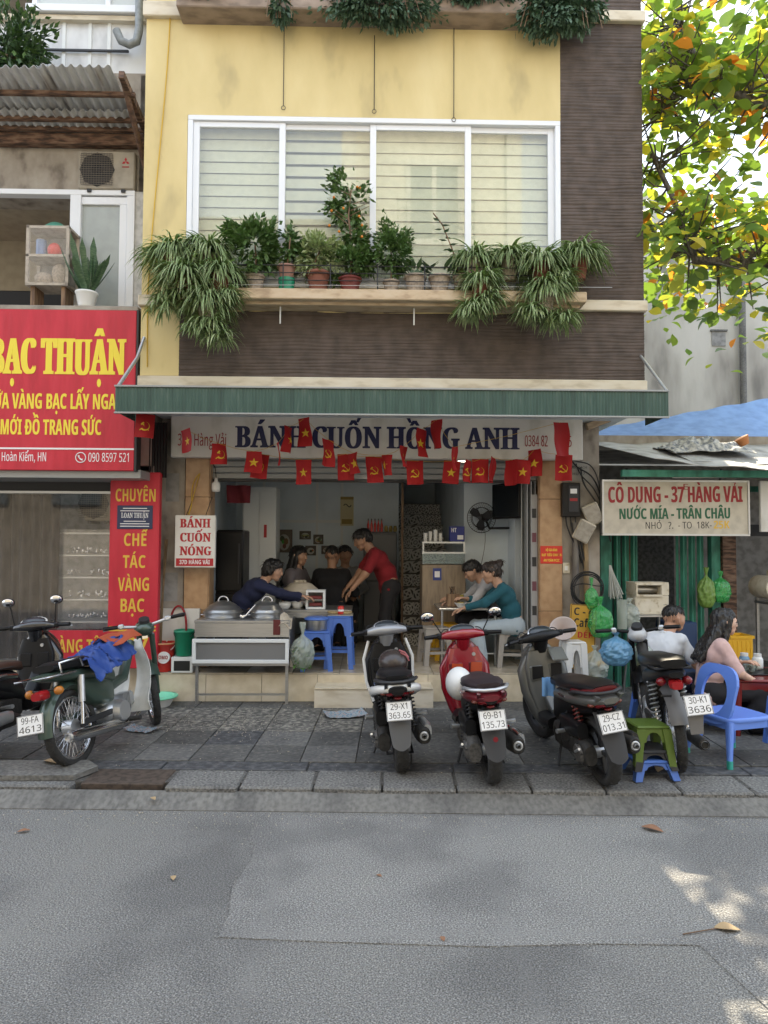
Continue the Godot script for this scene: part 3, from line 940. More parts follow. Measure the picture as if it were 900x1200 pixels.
	part(fan, "hub", MB.new().cyl(Vector3(0, 0, -.02), Vector3(0, 0, .055), .03, .025, 14), mats.black_plastic)
	part(fan, "bracket", MB.new().tube([Vector3(0, 0, -.12), Vector3(.05, -.12, -.14), Vector3(.3, -.12, -.1)], .015, 8), mats.black_plastic)
	part(fan, "pull_cord", MB.new().tube(bez(Vector3(0, -.1, -.1), Vector3(.06, -.4, -.1), Vector3(-.12, -.6, -.1), Vector3(-.02, -.8, -.1)), .003, 4), mats.cable)
	# screen edge-on
	var tv := thing("television", "black flat television on a bracket seen from the side", "television", Vector3(1.54, 2.2, -.75), -1.12)
	part(tv, "casing", bx(Vector3.ZERO, Vector3(.52, .40, .035), .006), mats.black_plastic)
	part(tv, "screen", bx(Vector3(0, .005, .02), Vector3(.49, .36, .006), .002), mt("screen_black", [.01, .012, .014], .1))
	part(tv, "bracket", bx(Vector3(0, 0, -.07), Vector3(.1, .1, .12)), mats.dark_metal)
	# folding gate leaves stacked at the opening
	var gate := thing("folding_gate", "grey folding gate leaves stacked against the marble column", "gate")
	for i in 7:
		var o := part(gate, "leaf", cbox(Vector3(.012, 2.0, .13), .003), mats.zinc_paint, Vector3(1.655 + i * .022, 1.40, -.48 + (.02 if i % 2 else -.02)))
		o.rotation.y = .25 if i % 2 else -.25
	part(gate, "banner", bx(Vector3(1.765, 1.5, -.40), Vector3(.07, 1.5, .006)), mt("banner_grey", [.34, .34, .35], .6))
	for i in 5: part(gate, "banner_print", bx(Vector3(1.765, 2.05 - i * .26, -.395), Vector3(.045, .10, .004)), mt("print_dim", [.16, .06, .08], .7) if i % 2 else mats.grey_plastic)
	# bracket bulb on the column
	var bl2 := thing("bulb_lamp", "white unlit bulb hanging beside the marble column", "lamp", Vector3(-1.62, 2.34, -.3))
	part(bl2, "bulb", MB.new().lathe([Vector2(0, -.09), Vector2(.04, -.085), Vector2(.045, -.06), Vector2(.045, 0), Vector2(.02, .02), Vector2(.016, .06), Vector2(0, .06)], Vector3.ZERO, 16), mats.plastic_white)
	part(bl2, "cord", MB.new().tube([Vector3(0, .06, 0), Vector3(-.01, .16, 0), Vector3(-.06, .25, -.02)], .005, 5), mats.cable)
	# cloth and shelf things hung above the refrigerator
	single("hanging_cloth", MB.new().grid(func(u, v): return Vector3(lerpf(-.13, .13, u), lerpf(-.2, .0, v), .03 * sin(u * 9.0 + v * 2.0)), 14, 6, .004), mt("maroon_cloth", [.12, .012, .02], .9), "maroon cloth hanging above the black refrigerator", "cloth", Vector3(-1.47, 2.36, -.78))
	var cup := thing("shrine_shelf", "white panelled cupboard behind the black refrigerator", "cupboard", Vector3(-1.38, .409, -1.9))
	part(cup, "case", bx(Vector3(0, 1.0, 0), Vector3(.42, 2.0, .4), .006), mats.white_paint)
	for i in 2: part(cup, "door", bx(Vector3(-.1 + .2 * i, 1.0, .205), Vector3(.19, 1.9, .014), .004), mats.white_paint)
	part(cup, "lucky_paper", bx(Vector3(.08, 1.45, .216), Vector3(.035, .16, .003)), mats.letter_red)
	# soffit downlights in the shop sign's lower edge
	for x in [.02, .97]:
		var dl := thing("downlight", "small lit round downlight under the shop sign", "lamp", Vector3(x, 2.60, -.27), 0, "downlights under the sign")
		part(dl, "housing", MB.new().cyl(Vector3(0, -.008, 0), Vector3(0, .02, 0), .055, .05, 16), mats.white_paint)
		var em := mt("led_glow", [.9, .9, .85], .5)
		em.emission_enabled = true
		em.emission = Color(1, .96, .88)
		em.emission_energy_multiplier = 3.0
		part(dl, "diffuser", MB.new().cyl(Vector3(0, -.014, 0), Vector3(0, -.009, 0), .042, .042, 16), em)
		var l := SpotLight3D.new()
		l.name = "downlight_light"
		dl.add_child(l, true)
		l.position = Vector3(0, -.02, 0)
		l.rotation.x = -PI / 2
		l.light_energy = .12
		l.light_color = Color(1, .95, .86)
		l.light_size = .04
		l.spot_angle = 60
		l.spot_range = 8
		l.spot_attenuation = 2
		l.shadow_enabled = true

func ac_unit(at: Vector3, label: String, w := .62, hh := .42, turn := 0.0, emblem := true) -> void:
	var a := thing("air_conditioner", label, "air conditioner", at, turn)
	part(a, "casing", bx(Vector3(0, hh / 2, -.13), Vector3(w, hh, .26), .012), mv("ac_case", [.33, .295, .24], .6, .15, .01))
	part(a, "recess_shade_disc", MB.new().cyl(Vector3(-w * .16, hh / 2, .0), Vector3(-w * .16, hh / 2, .003), hh * .45, hh * .45, 8), mats.grey_plastic)  # flat dark disc painting the shade inside the fan opening
	var wires := MB.new()
	for i in 15:
		var y := hh * .5 + (i - 7) * hh * .058
		var hw := minf(hh * .42, hh * .62 - absf(y - hh / 2) * .55)
		wires.box(Vector3(-w * .16, y, .014), Vector3(hw * 2, .005, .005))
	for i in 13:
		var x := (i - 6) * hh * .066
		var hv := minf(hh * .42, hh * .62 - absf(x) * .55)
		wires.box(Vector3(-w * .16 + x, hh / 2, .018), Vector3(.003, hv * 2, .003))
	part(a, "grille", wires, mt("grille_brown", [.13, .11, .09], .6))
	part(a, "fan_hub", MB.new().cyl(Vector3(-w * .16, hh / 2, .004), Vector3(-w * .16, hh / 2, .01), hh * .14, hh * .14, 16), mats.black_plastic)
	for i in 2: part(a, "foot", bx(Vector3(-w * .3 + w * .6 * i, -.015, -.13), Vector3(.04, .03, .26)), mats.dark_metal)
	if emblem:
		var e := MB.new()
		for k in 3:
			var t := TAU * k / 3 + PI / 2
			var d := Vector2(cos(t), sin(t))
			var s := Vector2(-d.y, d.x)
			e.prism([Vector2.ZERO, d * .022 - s * .013, d * .044, d * .022 + s * .013], 0, .003, Transform3D(Basis(), Vector3(w * .34, hh * .72, .0)))
		part(a, "emblem", e, mats.letter_red)
		part(a, "badge", bx(Vector3(w * .34, hh * .58, .001), Vector3(.07, .012, .003)), mats.letter_maroon)

func corrugated(x0: float, x1: float, za: float, ya: float, zb: float, yb: float, pitch: float, amp: float) -> MB:
	var n := int((x1 - x0) / pitch * 8)
	return MB.new().grid(func(u, v):
		var x: float = lerpf(x0, x1, u)
		return Vector3(x, lerpf(ya, yb, v) + amp * sin(x / pitch * TAU), lerpf(za, zb, v)), n, 3, .003)

func build_left_house() -> void:
	var h := thing("corner_house", "old grey house with tin awning above a red jewellery sign", "building")
	part(h, "wall", b2(Vector3(-6.5, 5.34, -.5), Vector3(-2.3, 6.62, -.1)), mats.grubby_wall)
	part(h, "wall", b2(Vector3(-2.42, 2.4, -6), Vector3(-2.24, 6.6, -.1)), mats.grubby_wall)
	part(h, "parapet", b2(Vector3(-6.5, 6.62, -.4), Vector3(-2.26, 7.22, -.12)), mv("white_panel", [.62, .63, .64], .7, .15, .012, Vector3(.6, .3, .6)))
	part(h, "upper_wall", b2(Vector3(-6.5, 7.95, -6), Vector3(-2.26, 8.6, -.2)), mats.grubby_wall)
	for x in [-3.6, -3.25, -2.98, -2.78]: part(h, "batten", b2(Vector3(x, 6.65, -.12), Vector3(x + .035, 7.2, -.105)), mats.white_paint)
	part(h, "rail", b2(Vector3(-4.2, 6.84, -.1), Vector3(-2.55, 6.86, -.08)), mats.dark_metal)
	part(h, "rail", b2(Vector3(-4.2, 7.16, -.12), Vector3(-2.3, 7.21, -.06)), mats.cream_band)
	# upper window
	var w := Node3D.new()
	w.name = "window"
	h.add_child(w, true)
	part(w, "sill", b2(Vector3(-3.6, 7.22, -.2), Vector3(-2.42, 7.30, -.02), .006), mats.white_frame)
	for x in [-3.56, -2.80, -2.46]: part(w, "frame", b2(Vector3(x, 7.30, -.15), Vector3(x + .05, 7.95, -.08), .004), mats.white_frame)
	part(w, "pane", b2(Vector3(-3.51, 7.3, -.122), Vector3(-2.41, 7.95, -.116)), mats.frost)
	# lower window bay
	var w2 := Node3D.new()
	w2.name = "window"
	h.add_child(w2, true)
	part(w2, "frame", b2(Vector3(-6, 5.29, -.14), Vector3(-2.44, 5.345, -.04), .004), mats.white_frame)
	part(w2, "frame", b2(Vector3(-3.10, 4.1, -.14), Vector3(-2.99, 5.29, -.04), .004), mats.white_frame)
	part(w2, "frame", b2(Vector3(-2.52, 4.1, -.14), Vector3(-2.44, 5.29, -.04), .004), mats.white_frame)
	part(w2, "frame", b2(Vector3(-4.1, 4.1, -.14), Vector3(-4.02, 5.29, -.04), .004), mats.white_frame)
	part(w2, "sash", b2(Vector3(-2.99, 5.2, -.11), Vector3(-2.52, 5.28, -.06), .004), mats.white_frame)
	part(w2, "sash", b2(Vector3(-2.60, 4.12, -.11), Vector3(-2.525, 5.2, -.06), .004), mats.white_frame)
	part(w2, "pane", b2(Vector3(-2.99, 4.12, -.095), Vector3(-2.6, 5.2, -.088)), mv("frost_pane", [.36, .39, .38], .25, .06, .01))
	part(h, "wall", b2(Vector3(-2.44, 4.0, -.3), Vector3(-2.24, 5.34, -.06)), mv("white_side", [.5, .49, .47], .8, .2, .02))
	# room seen through the open bay
	part(h, "room_wall", b2(Vector3(-6, 3.9, -1.7), Vector3(-3.72, 5.5, -1.6)), mv("beige_room", [.38, .33, .25], .8, .1, .01))
	part(h, "room_wall", b2(Vector3(-3.36, 3.9, -1.7), Vector3(-2.44, 5.5, -1.6)), mats.beige_room)
	part(h, "room_wall", b2(Vector3(-3.72, 5.1, -1.7), Vector3(-3.36, 5.5, -1.6)), mats.beige_room)
	part(h, "room_wall", b2(Vector3(-3.72, 3.9, -1.7), Vector3(-3.36, 4.9, -1.6)), mats.beige_room)
	part(h, "niche", b2(Vector3(-3.72, 4.9, -1.86), Vector3(-3.36, 5.1, -1.8)), mats.beige_room)
	part(h, "room_ceiling", b2(Vector3(-6, 5.45, -1.7), Vector3(-2.44, 5.5, -.5)), mats.beige_room)
	part(h, "dark_lower_block", b2(Vector3(-5, 3.9, -1.4), Vector3(-3.4, 4.62, -1.0), .01), mats.black_plastic)  # plain dark block filling the lower part of the room
	part(h, "window_ledge", b2(Vector3(-6, 3.965, -.3), Vector3(-2.26, 4.01, .34), .005), mats.grubby_wall)
	# tin awning: sheets on rusty purlins
	var a := thing("tin_awning", "corrugated tin awning on rusty beams over the old house window", "awning")
	part(a, "corrugated_sheet", corrugated(-4.5, -3.05, .75, 6.10, .12, 6.02, .085, .016), mats.zinc)
	part(a, "corrugated_sheet", corrugated(-3.1, -2.42, .75, 6.12, .14, 6.04, .085, .016), mats.zinc)
	part(a, "corrugated_sheet", corrugated(-4.5, -2.40, .26, 6.0, -.08, 5.93, .085, .016), mats.zinc)
	for q in [[.48, 6.02], [.16, 5.96], [.04, 5.93]]: part(a, "purlin", b2(Vector3(-4.5, q[1] - .02, q[0] - .02), Vector3(-2.28, q[1] + .02, q[0] + .02)), mats.rust_beam)
	part(a, "beam", b2(Vector3(-4.5, 5.80, -.09), Vector3(-2.28, 5.92, .0), .005), mats.rust_beam)
	part(a, "strut", MB.new().cyl(Vector3(-2.36, 6.12, .62), Vector3(-2.33, 5.55, -.05), .03, .03, 8), mats.rust_beam)
	part(a, "strut", MB.new().cyl(Vector3(-2.33, 5.9, -.04), Vector3(-2.33, 5.35, -.04), .02, .02, 8), mats.dark_metal)
	part(a, "rafter", MB.new().box(Vector3(-2.33, 6.0, .3), Vector3(.05, .07, .85), Basis(Vector3.RIGHT, -.15)), mats.rust_beam)
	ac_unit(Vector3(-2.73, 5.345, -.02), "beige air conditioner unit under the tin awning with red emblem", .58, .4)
	# rain pipe
	single("rain_pipe", MB.new().tube([Vector3(-2.42, 7.9, .0), Vector3(-2.41, 7.0, .02), Vector3(-2.43, 6.87, .03), Vector3(-2.5, 6.83, .04), Vector3(-2.58, 6.86, .05), Vector3(-2.63, 6.97, .05)], .042, 12), mv("pipe_grey", [.23, .25, .26], .5, .2, .03), "grey rain pipe with an elbow beside the yellow wall", "pipe")
	# jewellery shop front
	var j := thing("jewellery_shop", "dark glass jewellery shop front with grey curtain under the red sign", "shop front")
	part(j, "ceiling", b2(Vector3(-6, 2.425, -2.3), Vector3(-2.2, 2.5, -.1)), mats.cement)
	part(j, "soffit", b2(Vector3(-6, 2.34, -.7), Vector3(-2.22, 2.42, .3)), mats.zinc_paint)
	part(j, "fascia", b2(Vector3(-6, 2.24, -.32), Vector3(-2.62, 2.36, -.26)), mats.dark_metal)
	part(j, "track", b2(Vector3(-6, 2.22, -.26), Vector3(-2.62, 2.245, -.22)), mats.alu)
	part(j, "side_strip", corrugated_v(-2.265, -2.08, 2.38, 2.95, -.1), mats.black_plastic)
	part(j, "glass", b2(Vector3(-6, .45, -.25), Vector3(-2.62, 2.22, -.244)), mt("shop_glass", [.3, .3, .3], 0.03, 0, {"alpha": 0.01, "spec": 0.42}))
	part(j, "curtain", MB.new().grid(func(u, v): return Vector3(lerpf(-5.2, -3.27, u), lerpf(.5, 2.22, v), -.34 + .022 * sin(u * 118.0) + .014 * sin(u * 47.0 + v * 2.0)), 190, 4, .003), mv("curtain_grey", [.055, .047, .043], .9, .3, .02, Vector3(1.5, .3, 1)))
	part(j, "base", b2(Vector3(-6, .1, -.5), Vector3(-2.2, .46, -.2)), mats.porch_tile)
	part(j, "back_wall", b2(Vector3(-6, .1, -2.3), Vector3(-2.2, 2.5, -2.2)), mats.cement)
	part(j, "low_panel", b2(Vector3(-3.25, .50, -.16), Vector3(-2.62, .82, -.12)), mats.sign_red)
	text(j, "VÀNG TÂY", Vector3(-2.94, .60, -.118), .13, .56, mats.gold)
	part(j, "side_wall", b2(Vector3(-2.24, .1, -2.3), Vector3(-2.2, 2.5, -.4)), mats.cement)
	var d := thing("display_cabinet", "glass display cabinet of silver trinkets behind the jewellery glass", "cabinet", Vector3(-2.98, .45, -.62))
	part(d, "plinth", bx(Vector3(0, .15, 0), Vector3(.72, .3, .4), .005), mats.grey_plastic)
	for i in 5:
		part(d, "shelf", bx(Vector3(0, .42 + i * .235, 0), Vector3(.7, .018, .38), .003), mats.alu)
	for sx in [-1, 1]: part(d, "post", bx(Vector3(.345 * sx, .85, .18), Vector3(.02, 1.15, .02)), mats.alu)
	part(d, "glass", bx(Vector3(0, .85, .195), Vector3(.66, 1.1, .004)), mats.glass)
	for i in 4:
		var tr := MB.new()
		for k in 30: tr.ell(Vector3(rr(-.3, .3), .45 + i * .235 + rr(0, .05), rr(-.05, .15)), Vector3(rr(.006, .014), rr(.01, .028), .008), Basis(), 6, 4)
		var o := part(d, "trinkets", tr, mats.chrome)
		o.set_meta("kind", "stuff")
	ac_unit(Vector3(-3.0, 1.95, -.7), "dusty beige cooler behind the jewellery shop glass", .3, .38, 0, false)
	# glass cabinet, bowl and snake plant on the ledge over the sign
	var g := thing("glass_cabinet", "small wooden glass cabinet of toys on the window ledge", "cabinet", Vector3(-3.185, 4.235, .12))
	var fr := MB.new()
	for sx in [-1, 1]:
		for sz in [-1, 1]: fr.box(Vector3(.195 * sx, .3, .12 * sz), Vector3(.03, .6, .03))
	for y in [.015, .3, .585]: fr.box(Vector3(0, y, 0), Vector3(.42, .025, .27))
	part(g, "frame", fr, mv("cab_frame", [.38, .33, .27], .6, .2, .02))
	part(g, "back", bx(Vector3(0, .3, -.12), Vector3(.38, .56, .01)), mats.cement)
	part(g, "pane", bx(Vector3(0, .3, .138), Vector3(.36, .56, .003)), mats.glass)
	part(g, "blue_jar", MB.new().cyl(Vector3(-.12, .31, 0), Vector3(-.12, .5, 0), .05, .05, 12), mt("jar_blue", [.16, .24, .42], .4))
	part(g, "red_toy", MB.new().ell(Vector3(.02, .39, .02), Vector3(.07, .08, .06)), mats.plastic_red)
	part(g, "pale_toy", MB.new().ell(Vector3(-.08, .10, .02), Vector3(.09, .07, .07)), mats.clay_pot)
	part(g, "pale_toy", MB.new().ell(Vector3(.07, .15, .02), Vector3(.07, .11, .06)), mats.clay_pot)
	for sx in [-1, 1]: part(g, "foot", bx(Vector3(.15 * sx, -.11, 0), Vector3(.04, .225, .2)), mats.wood)
	single("bowl", MB.new().lathe([Vector2(.12, 0), Vector2(.11, .03), Vector2(.06, .07), Vector2(0, .08)], Vector3.ZERO, 20), mt("bowl_green", [.04, .20, .13], .4), "green plastic bowl upside down on the glass cabinet", "bowl", Vector3(-3.16, 4.834, .12))
	var s := thing("snake_plant", "snake plant with upright leaves in a white pot above the red sign", "plant", Vector3(-2.79, 4.01, .26))
	part(s, "pot", MB.new().lathe([Vector2(0, 0), Vector2(.07, 0), Vector2(.075, .02), Vector2(.1, .13), Vector2(.108, .14), Vector2(.108, .155), Vector2(.09, .15), Vector2(0, .14)], Vector3.ZERO, 20), mats.plastic_white)
	for i in 20:
		var mb := MB.new()
		var an := rr(0, TAU)
		var tilt := rr(.08, .75)
		var dir := Vector3(cos(an) * tilt, 1, sin(an) * tilt).normalized()
		sword(mb, Vector3(cos(an) * .04, .14, sin(an) * .04), dir, rr(.32, .56), rr(.05, .07), an)
		part(s, "leaf", mb, mt("snake_leaf", null, .5, 0, {"cols": [[.03, .075, .035], [.06, .12, .055], [.13, .19, .10]], "offs": [.3, .5, .75], "freq": .05, "sc": Vector3(.5, 3, .5)}))
	# bush hanging over the tin awning
	var bu := thing("hanging_bush", "dense dark green bush hanging over the tin awning", "plant", Vector3(-3.62, 6.5, .3))
	leaf_mass(bu, Vector3(0, .05, 0), Vector3(.42, .36, .3), 3200, .085, .034, "leaf_dark", 11)
	part(bu, "stem", MB.new().tube([Vector3(-.4, .3, -.4), Vector3(-.1, .1, -.1), Vector3(.2, -.1, .1)], .015, 6), mats.wood)

func corrugated_v(x0: float, x1: float, y0: float, y1: float, z: float) -> MB:
	return MB.new().grid(func(u, v): return Vector3(lerpf(x0, x1, u), lerpf(y0, y1, v), z + .006 * sin(u * 40.0)), 40, 1, .003)

func sword(mb: MB, root: Vector3, dir: Vector3, l: float, w: float, an: float) -> void:
	var s := Vector3(-sin(an), 0, cos(an))
	s = (s - dir * s.dot(dir)).normalized()
	var n := s.cross(dir) * w * .2
	mb.sm(9)
	var p := [root - s * w * .3, root + n, root + s * w * .3]
	for i in 5:
		var t := (i + 1) / 5.0
		var c := root + dir * l * t + Vector3(sin(t * 3.0 + an) * .012, 0, 0)
		var ww := w * (.5 if t < .8 else (1.0 - t) * 2.5 + .02)
		var q := [c - s * ww, c + n * (1 - t), c + s * ww]
		for k in 2: mb.quad(p[k], p[k + 1], q[k + 1], q[k])
		p = q

func leaf_mat(key: String) -> StandardMaterial3D:
	var c := {"leaf_dark": [.06, .11, .045], "leaf_mid": [.09, .165, .045], "leaf_pale": [.36, .42, .22], "leaf_spider": [.23, .31, .13], "leaf_blue": [.08, .14, .085]}
	var b: Array = c[key]
	return mv(key, b, .55, .45, .03, Vector3.ONE * 3.0, {"back": [b[0] * .6, b[1] * .8, b[2] * .3]})

# an uneven mass of small leaves: several overlapping clumps inside an ellipsoid
func leaf_mass(parent: Node3D, c: Vector3, r: Vector3, n: int, l: float, w: float, key: String, sd: int, down := 0.0) -> void:
	var g := RandomNumberGenerator.new()
	g.seed = sd
	var cl := []
	for i in maxi(5, n / 60):
		var q := Vector3(g.randfn(0, .45), g.randfn(0, .45), g.randfn(0, .45))
		if q.length() > 1.0: q = q.normalized() * g.randf_range(.8, 1.05)
		cl.append(q)
	var keys := [key, "leaf_mid" if key == "leaf_dark" else key]
	var mbs := [MB.new(), MB.new()]
	for i in n:
		var q: Vector3 = cl[g.randi() % cl.size()] + Vector3(g.randfn(0, .16), g.randfn(0, .16), g.randfn(0, .16))
		var d := (q.normalized() + Vector3(g.randfn(0, .5), g.randfn(0, .5) - down, g.randfn(0, .5))).normalized()
		var up := (Vector3.UP + Vector3(g.randfn(0, .5), 0, g.randfn(0, .5))).normalized()
		leaflet(mbs[1 if g.randf() < .3 else 0], c + q * r, d, up, l * g.randf_range(.6, 1.3), w * g.randf_range(.7, 1.3))
	for k in 2:
		var o := part(parent, "foliage", mbs[k], leaf_mat(keys[k]))
		o.set_meta("kind", "stuff")

func build_right_side() -> void:
	# old rendered wall of the house behind
	var o := thing("old_house", "tall stained grey rendered house wall behind the blue roof", "building")
	part(o, "wall", b2(Vector3(4.2, 0, -6.4), Vector3(14, 7.75, -6)), mats.old_wall)
	part(o, "wall", b2(Vector3(3.1, 0, -6.5), Vector3(5.6, 8.4, -6.05)), mats.old_wall)
	part(o, "window", b2(Vector3(6.46, 5.46, -6.0), Vector3(6.72, 5.74, -5.985)), mats.cement)
	part(o, "window_frame", b2(Vector3(6.43, 5.74, -6.0), Vector3(6.75, 5.77, -5.96)), mats.concrete)
	part(o, "vent", b2(Vector3(6.17, 7.2, -6.0), Vector3(6.42, 7.42, -5.985)), mats.cement)
	for i in 4: part(o, "vent_bar", b2(Vector3(6.17, 7.22 + i * .05, -5.985), Vector3(6.42, 7.24 + i * .05, -5.97)), mats.concrete)
	part(o, "gutter_pipe", MB.new().cyl(Vector3(7.0, 4, -5.9), Vector3(7.0, 7.7, -5.9), .06, .06, 10), mats.concrete)
	# stall: dark room with gate, roof sheets
	var s := thing("drink_stall", "low drink stall with green gate posts and tin roof", "stall")
	part(s, "back_wall", b2(Vector3(2.46, .1, -2.6), Vector3(7, 2.8, -2.5)), mats.cement)
	part(s, "side_wall", b2(Vector3(6.9, .1, -2.6), Vector3(7, 2.8, -.8)), mats.cement)
	part(s, "inner_wall", b2(Vector3(3.15, .1, -1.6), Vector3(3.75, 2.4, -1.5)), mv("stall_block", [.09, .09, .088], .9, .4, .03))
	part(s, "door_leaf", b2(Vector3(2.70, .2, -1.3), Vector3(3.02, 2.3, -1.26)), mt("door_dark_green", [.012, .035, .03], .6))
	part(s, "door_post", b2(Vector3(3.05, .1, -1.3), Vector3(3.12, 2.3, -1.22)), mats.wood)
	part(s, "lintel", b2(Vector3(2.55, 1.82, -.86), Vector3(7, 1.95, -.74)), mats.dark_metal)
	part(s, "beam", b2(Vector3(2.6, 2.42, -.1), Vector3(7, 2.49, -.04)), mats.gate_green)
	part(s, "beam", b2(Vector3(2.6, 2.30, -.5), Vector3(7, 2.36, -.44)), mats.gate_green)
	part(s, "post", b2(Vector3(3.97, .1, -.88), Vector3(4.12, 2.4, -.72)), mats.rust_beam)
	part(s, "post", b2(Vector3(2.60, .1, -.88), Vector3(2.72, 1.9, -.76)), mats.gate_green)
	part(s, "post", b2(Vector3(3.86, .1, -.86), Vector3(3.96, 1.9, -.76)), mats.gate_green)
	for q in [[2.74, 7], [3.50, 7]]:
		for i in q[1]:
			var l := part(s, "gate_bar", cbox(Vector3(.028, 1.72, .045), .004), mats.gate_green, Vector3(q[0] + i * .048, .97, -.82 + (.014 if i % 2 else -.014)))
			l.rotation.y = .5 if i % 2 else -.5
	var roof := MB.new().grid(func(u, v): return Vector3(lerpf(2.82 - .22 * v, 5.6, u), lerpf(2.53, 2.93, v) - .05 * sin(u * 3.0) * (1 - v) + .012 * sin(u * 26.0) + (.05 * pow(1.0 - u, 6.0) * (1.0 - v)), lerpf(.22, -1.2, v)), 40, 6, .006)
	part(s, "roof_sheet", roof, mt("tin_grey", null, .5, .2, {"cols": [[.15, .135, .12], [.34, .335, .325], [.46, .457, .445], [.54, .535, .52]], "offs": [.12, .34, .6, .85], "freq": .012, "sc": Vector3(.5, .5, .5), "oct": 5}))
	part(s, "roof_sheet", MB.new().grid(func(u, v): return Vector3(lerpf(3.3, 5.6, u), lerpf(2.60, 2.80, v) + .01 * sin(u * 20.0) - .05 * sin(lerpf(.17, 1.0, u) * 3.0), lerpf(.0, -.6, v)), 24, 3, .005), mats.tin_grey)
	part(s, "rear_roof", MB.new().box(Vector3(4.7, 2.86, -1.9), Vector3(4.5, .05, 1.5)), mats.tin_grey)
	part(s, "ridge_board", b2(Vector3(2.5, 2.92, -1.3), Vector3(6, 3.02, -1.2)), mats.grubby_wall)
	single("tarpaulin_roof", MB.new().grid(func(u, v): return Vector3(lerpf(2.9, 8, u), 2.9 + v * (.42 + .95 * u) + .012 * sin(u * 60.0 + v * 9.0) * sin(v * 23.0), -1.5 - v * 1.6 + .01 * sin(u * 33.0)), 60, 14, .01), mats.tarp_blue, "bright blue tarpaulin roof rising behind the drink stall", "tarpaulin")
	# crumpled sheet on the roof
	var n := FastNoiseLite.new()
	n.frequency = 1.6
	n.seed = 5
	n.fractal_type = FastNoiseLite.FRACTAL_RIDGED
	n.fractal_octaves = 3
	var cr := func(u, v):
		var x: float = lerpf(3.22, 4.12, u)
		var z: float = lerpf(-.25, -.85, v)
		var edge: float = pow(sin(PI * clampf(u, .02, .98)), .5) * pow(sin(PI * clampf(v, .02, .98)), .5)
		return Vector3(x + .03 * n.get_noise_2d(z * 5.0, x * 2.0), 2.60 + (.2 - z) * .2 + edge * (.10 + .09 * n.get_noise_2d(x * 1.2 + z, z * 1.6)), z)
	single("crumpled_tarpaulin", MB.new().grid(cr, 60, 30, .006), mt("camo", null, .6, 0, {"cols": [[.05, .07, .11], [.20, .21, .22], [.42, .41, .38], [.55, .54, .50]], "offs": [.25, .42, .55, .75], "freq": .02, "sc": Vector3.ONE * 1.6}), "crumpled grey and white tarpaulin lying on the stall roof", "tarpaulin")
	single("clay_pot", MB.new().lathe([Vector2(0, 0), Vector2(.05, 0), Vector2(.075, .07), Vector2(.08, .09), Vector2(.06, .085), Vector2(0, .06)], Vector3.ZERO, 16, Basis(Vector3.BACK, .5)), mt("orange_clay", [.42, .17, .06], .8), "orange clay pot tipped over beside the crumpled tarpaulin", "pot", Vector3(4.12, 2.82, -.5))
	single("wooden_beam", MB.new().box(Vector3.ZERO, Vector3(.62, .07, .07), Basis(Vector3.BACK, .36), .004), mv("pale_wood", [.42, .32, .22], .8, .25, .02, Vector3(.4, 3, 3)), "pale wooden beam slanting up under the awning end", "beam", Vector3(2.6, 3.08, -.3))
	var gate2 := thing("metal_rack", "dark metal rack with a steel drum in the next stall", "rack", Vector3(4.45, .12, -.7))
	for sx in [0, 1]:
		for sz in [0, 1]: part(gate2, "leg", bx(Vector3(sx * .5, .5, sz * .4 - .2), Vector3(.03, 1.0, .03)), mats.steel)
	for y in [.3, .95]: part(gate2, "shelf", bx(Vector3(.25, y, 0), Vector3(.55, .025, .45)), mats.steel)
	part(gate2, "drum", MB.new().cyl(Vector3(.0, 1.13, -.15), Vector3(.0, 1.13, .22), .13, .13, 18), mats.beige_metal)
	part(gate2, "press_body", bx(Vector3(.25, 1.15, -.05), Vector3(.3, .34, .3), .02), mats.beige_metal)

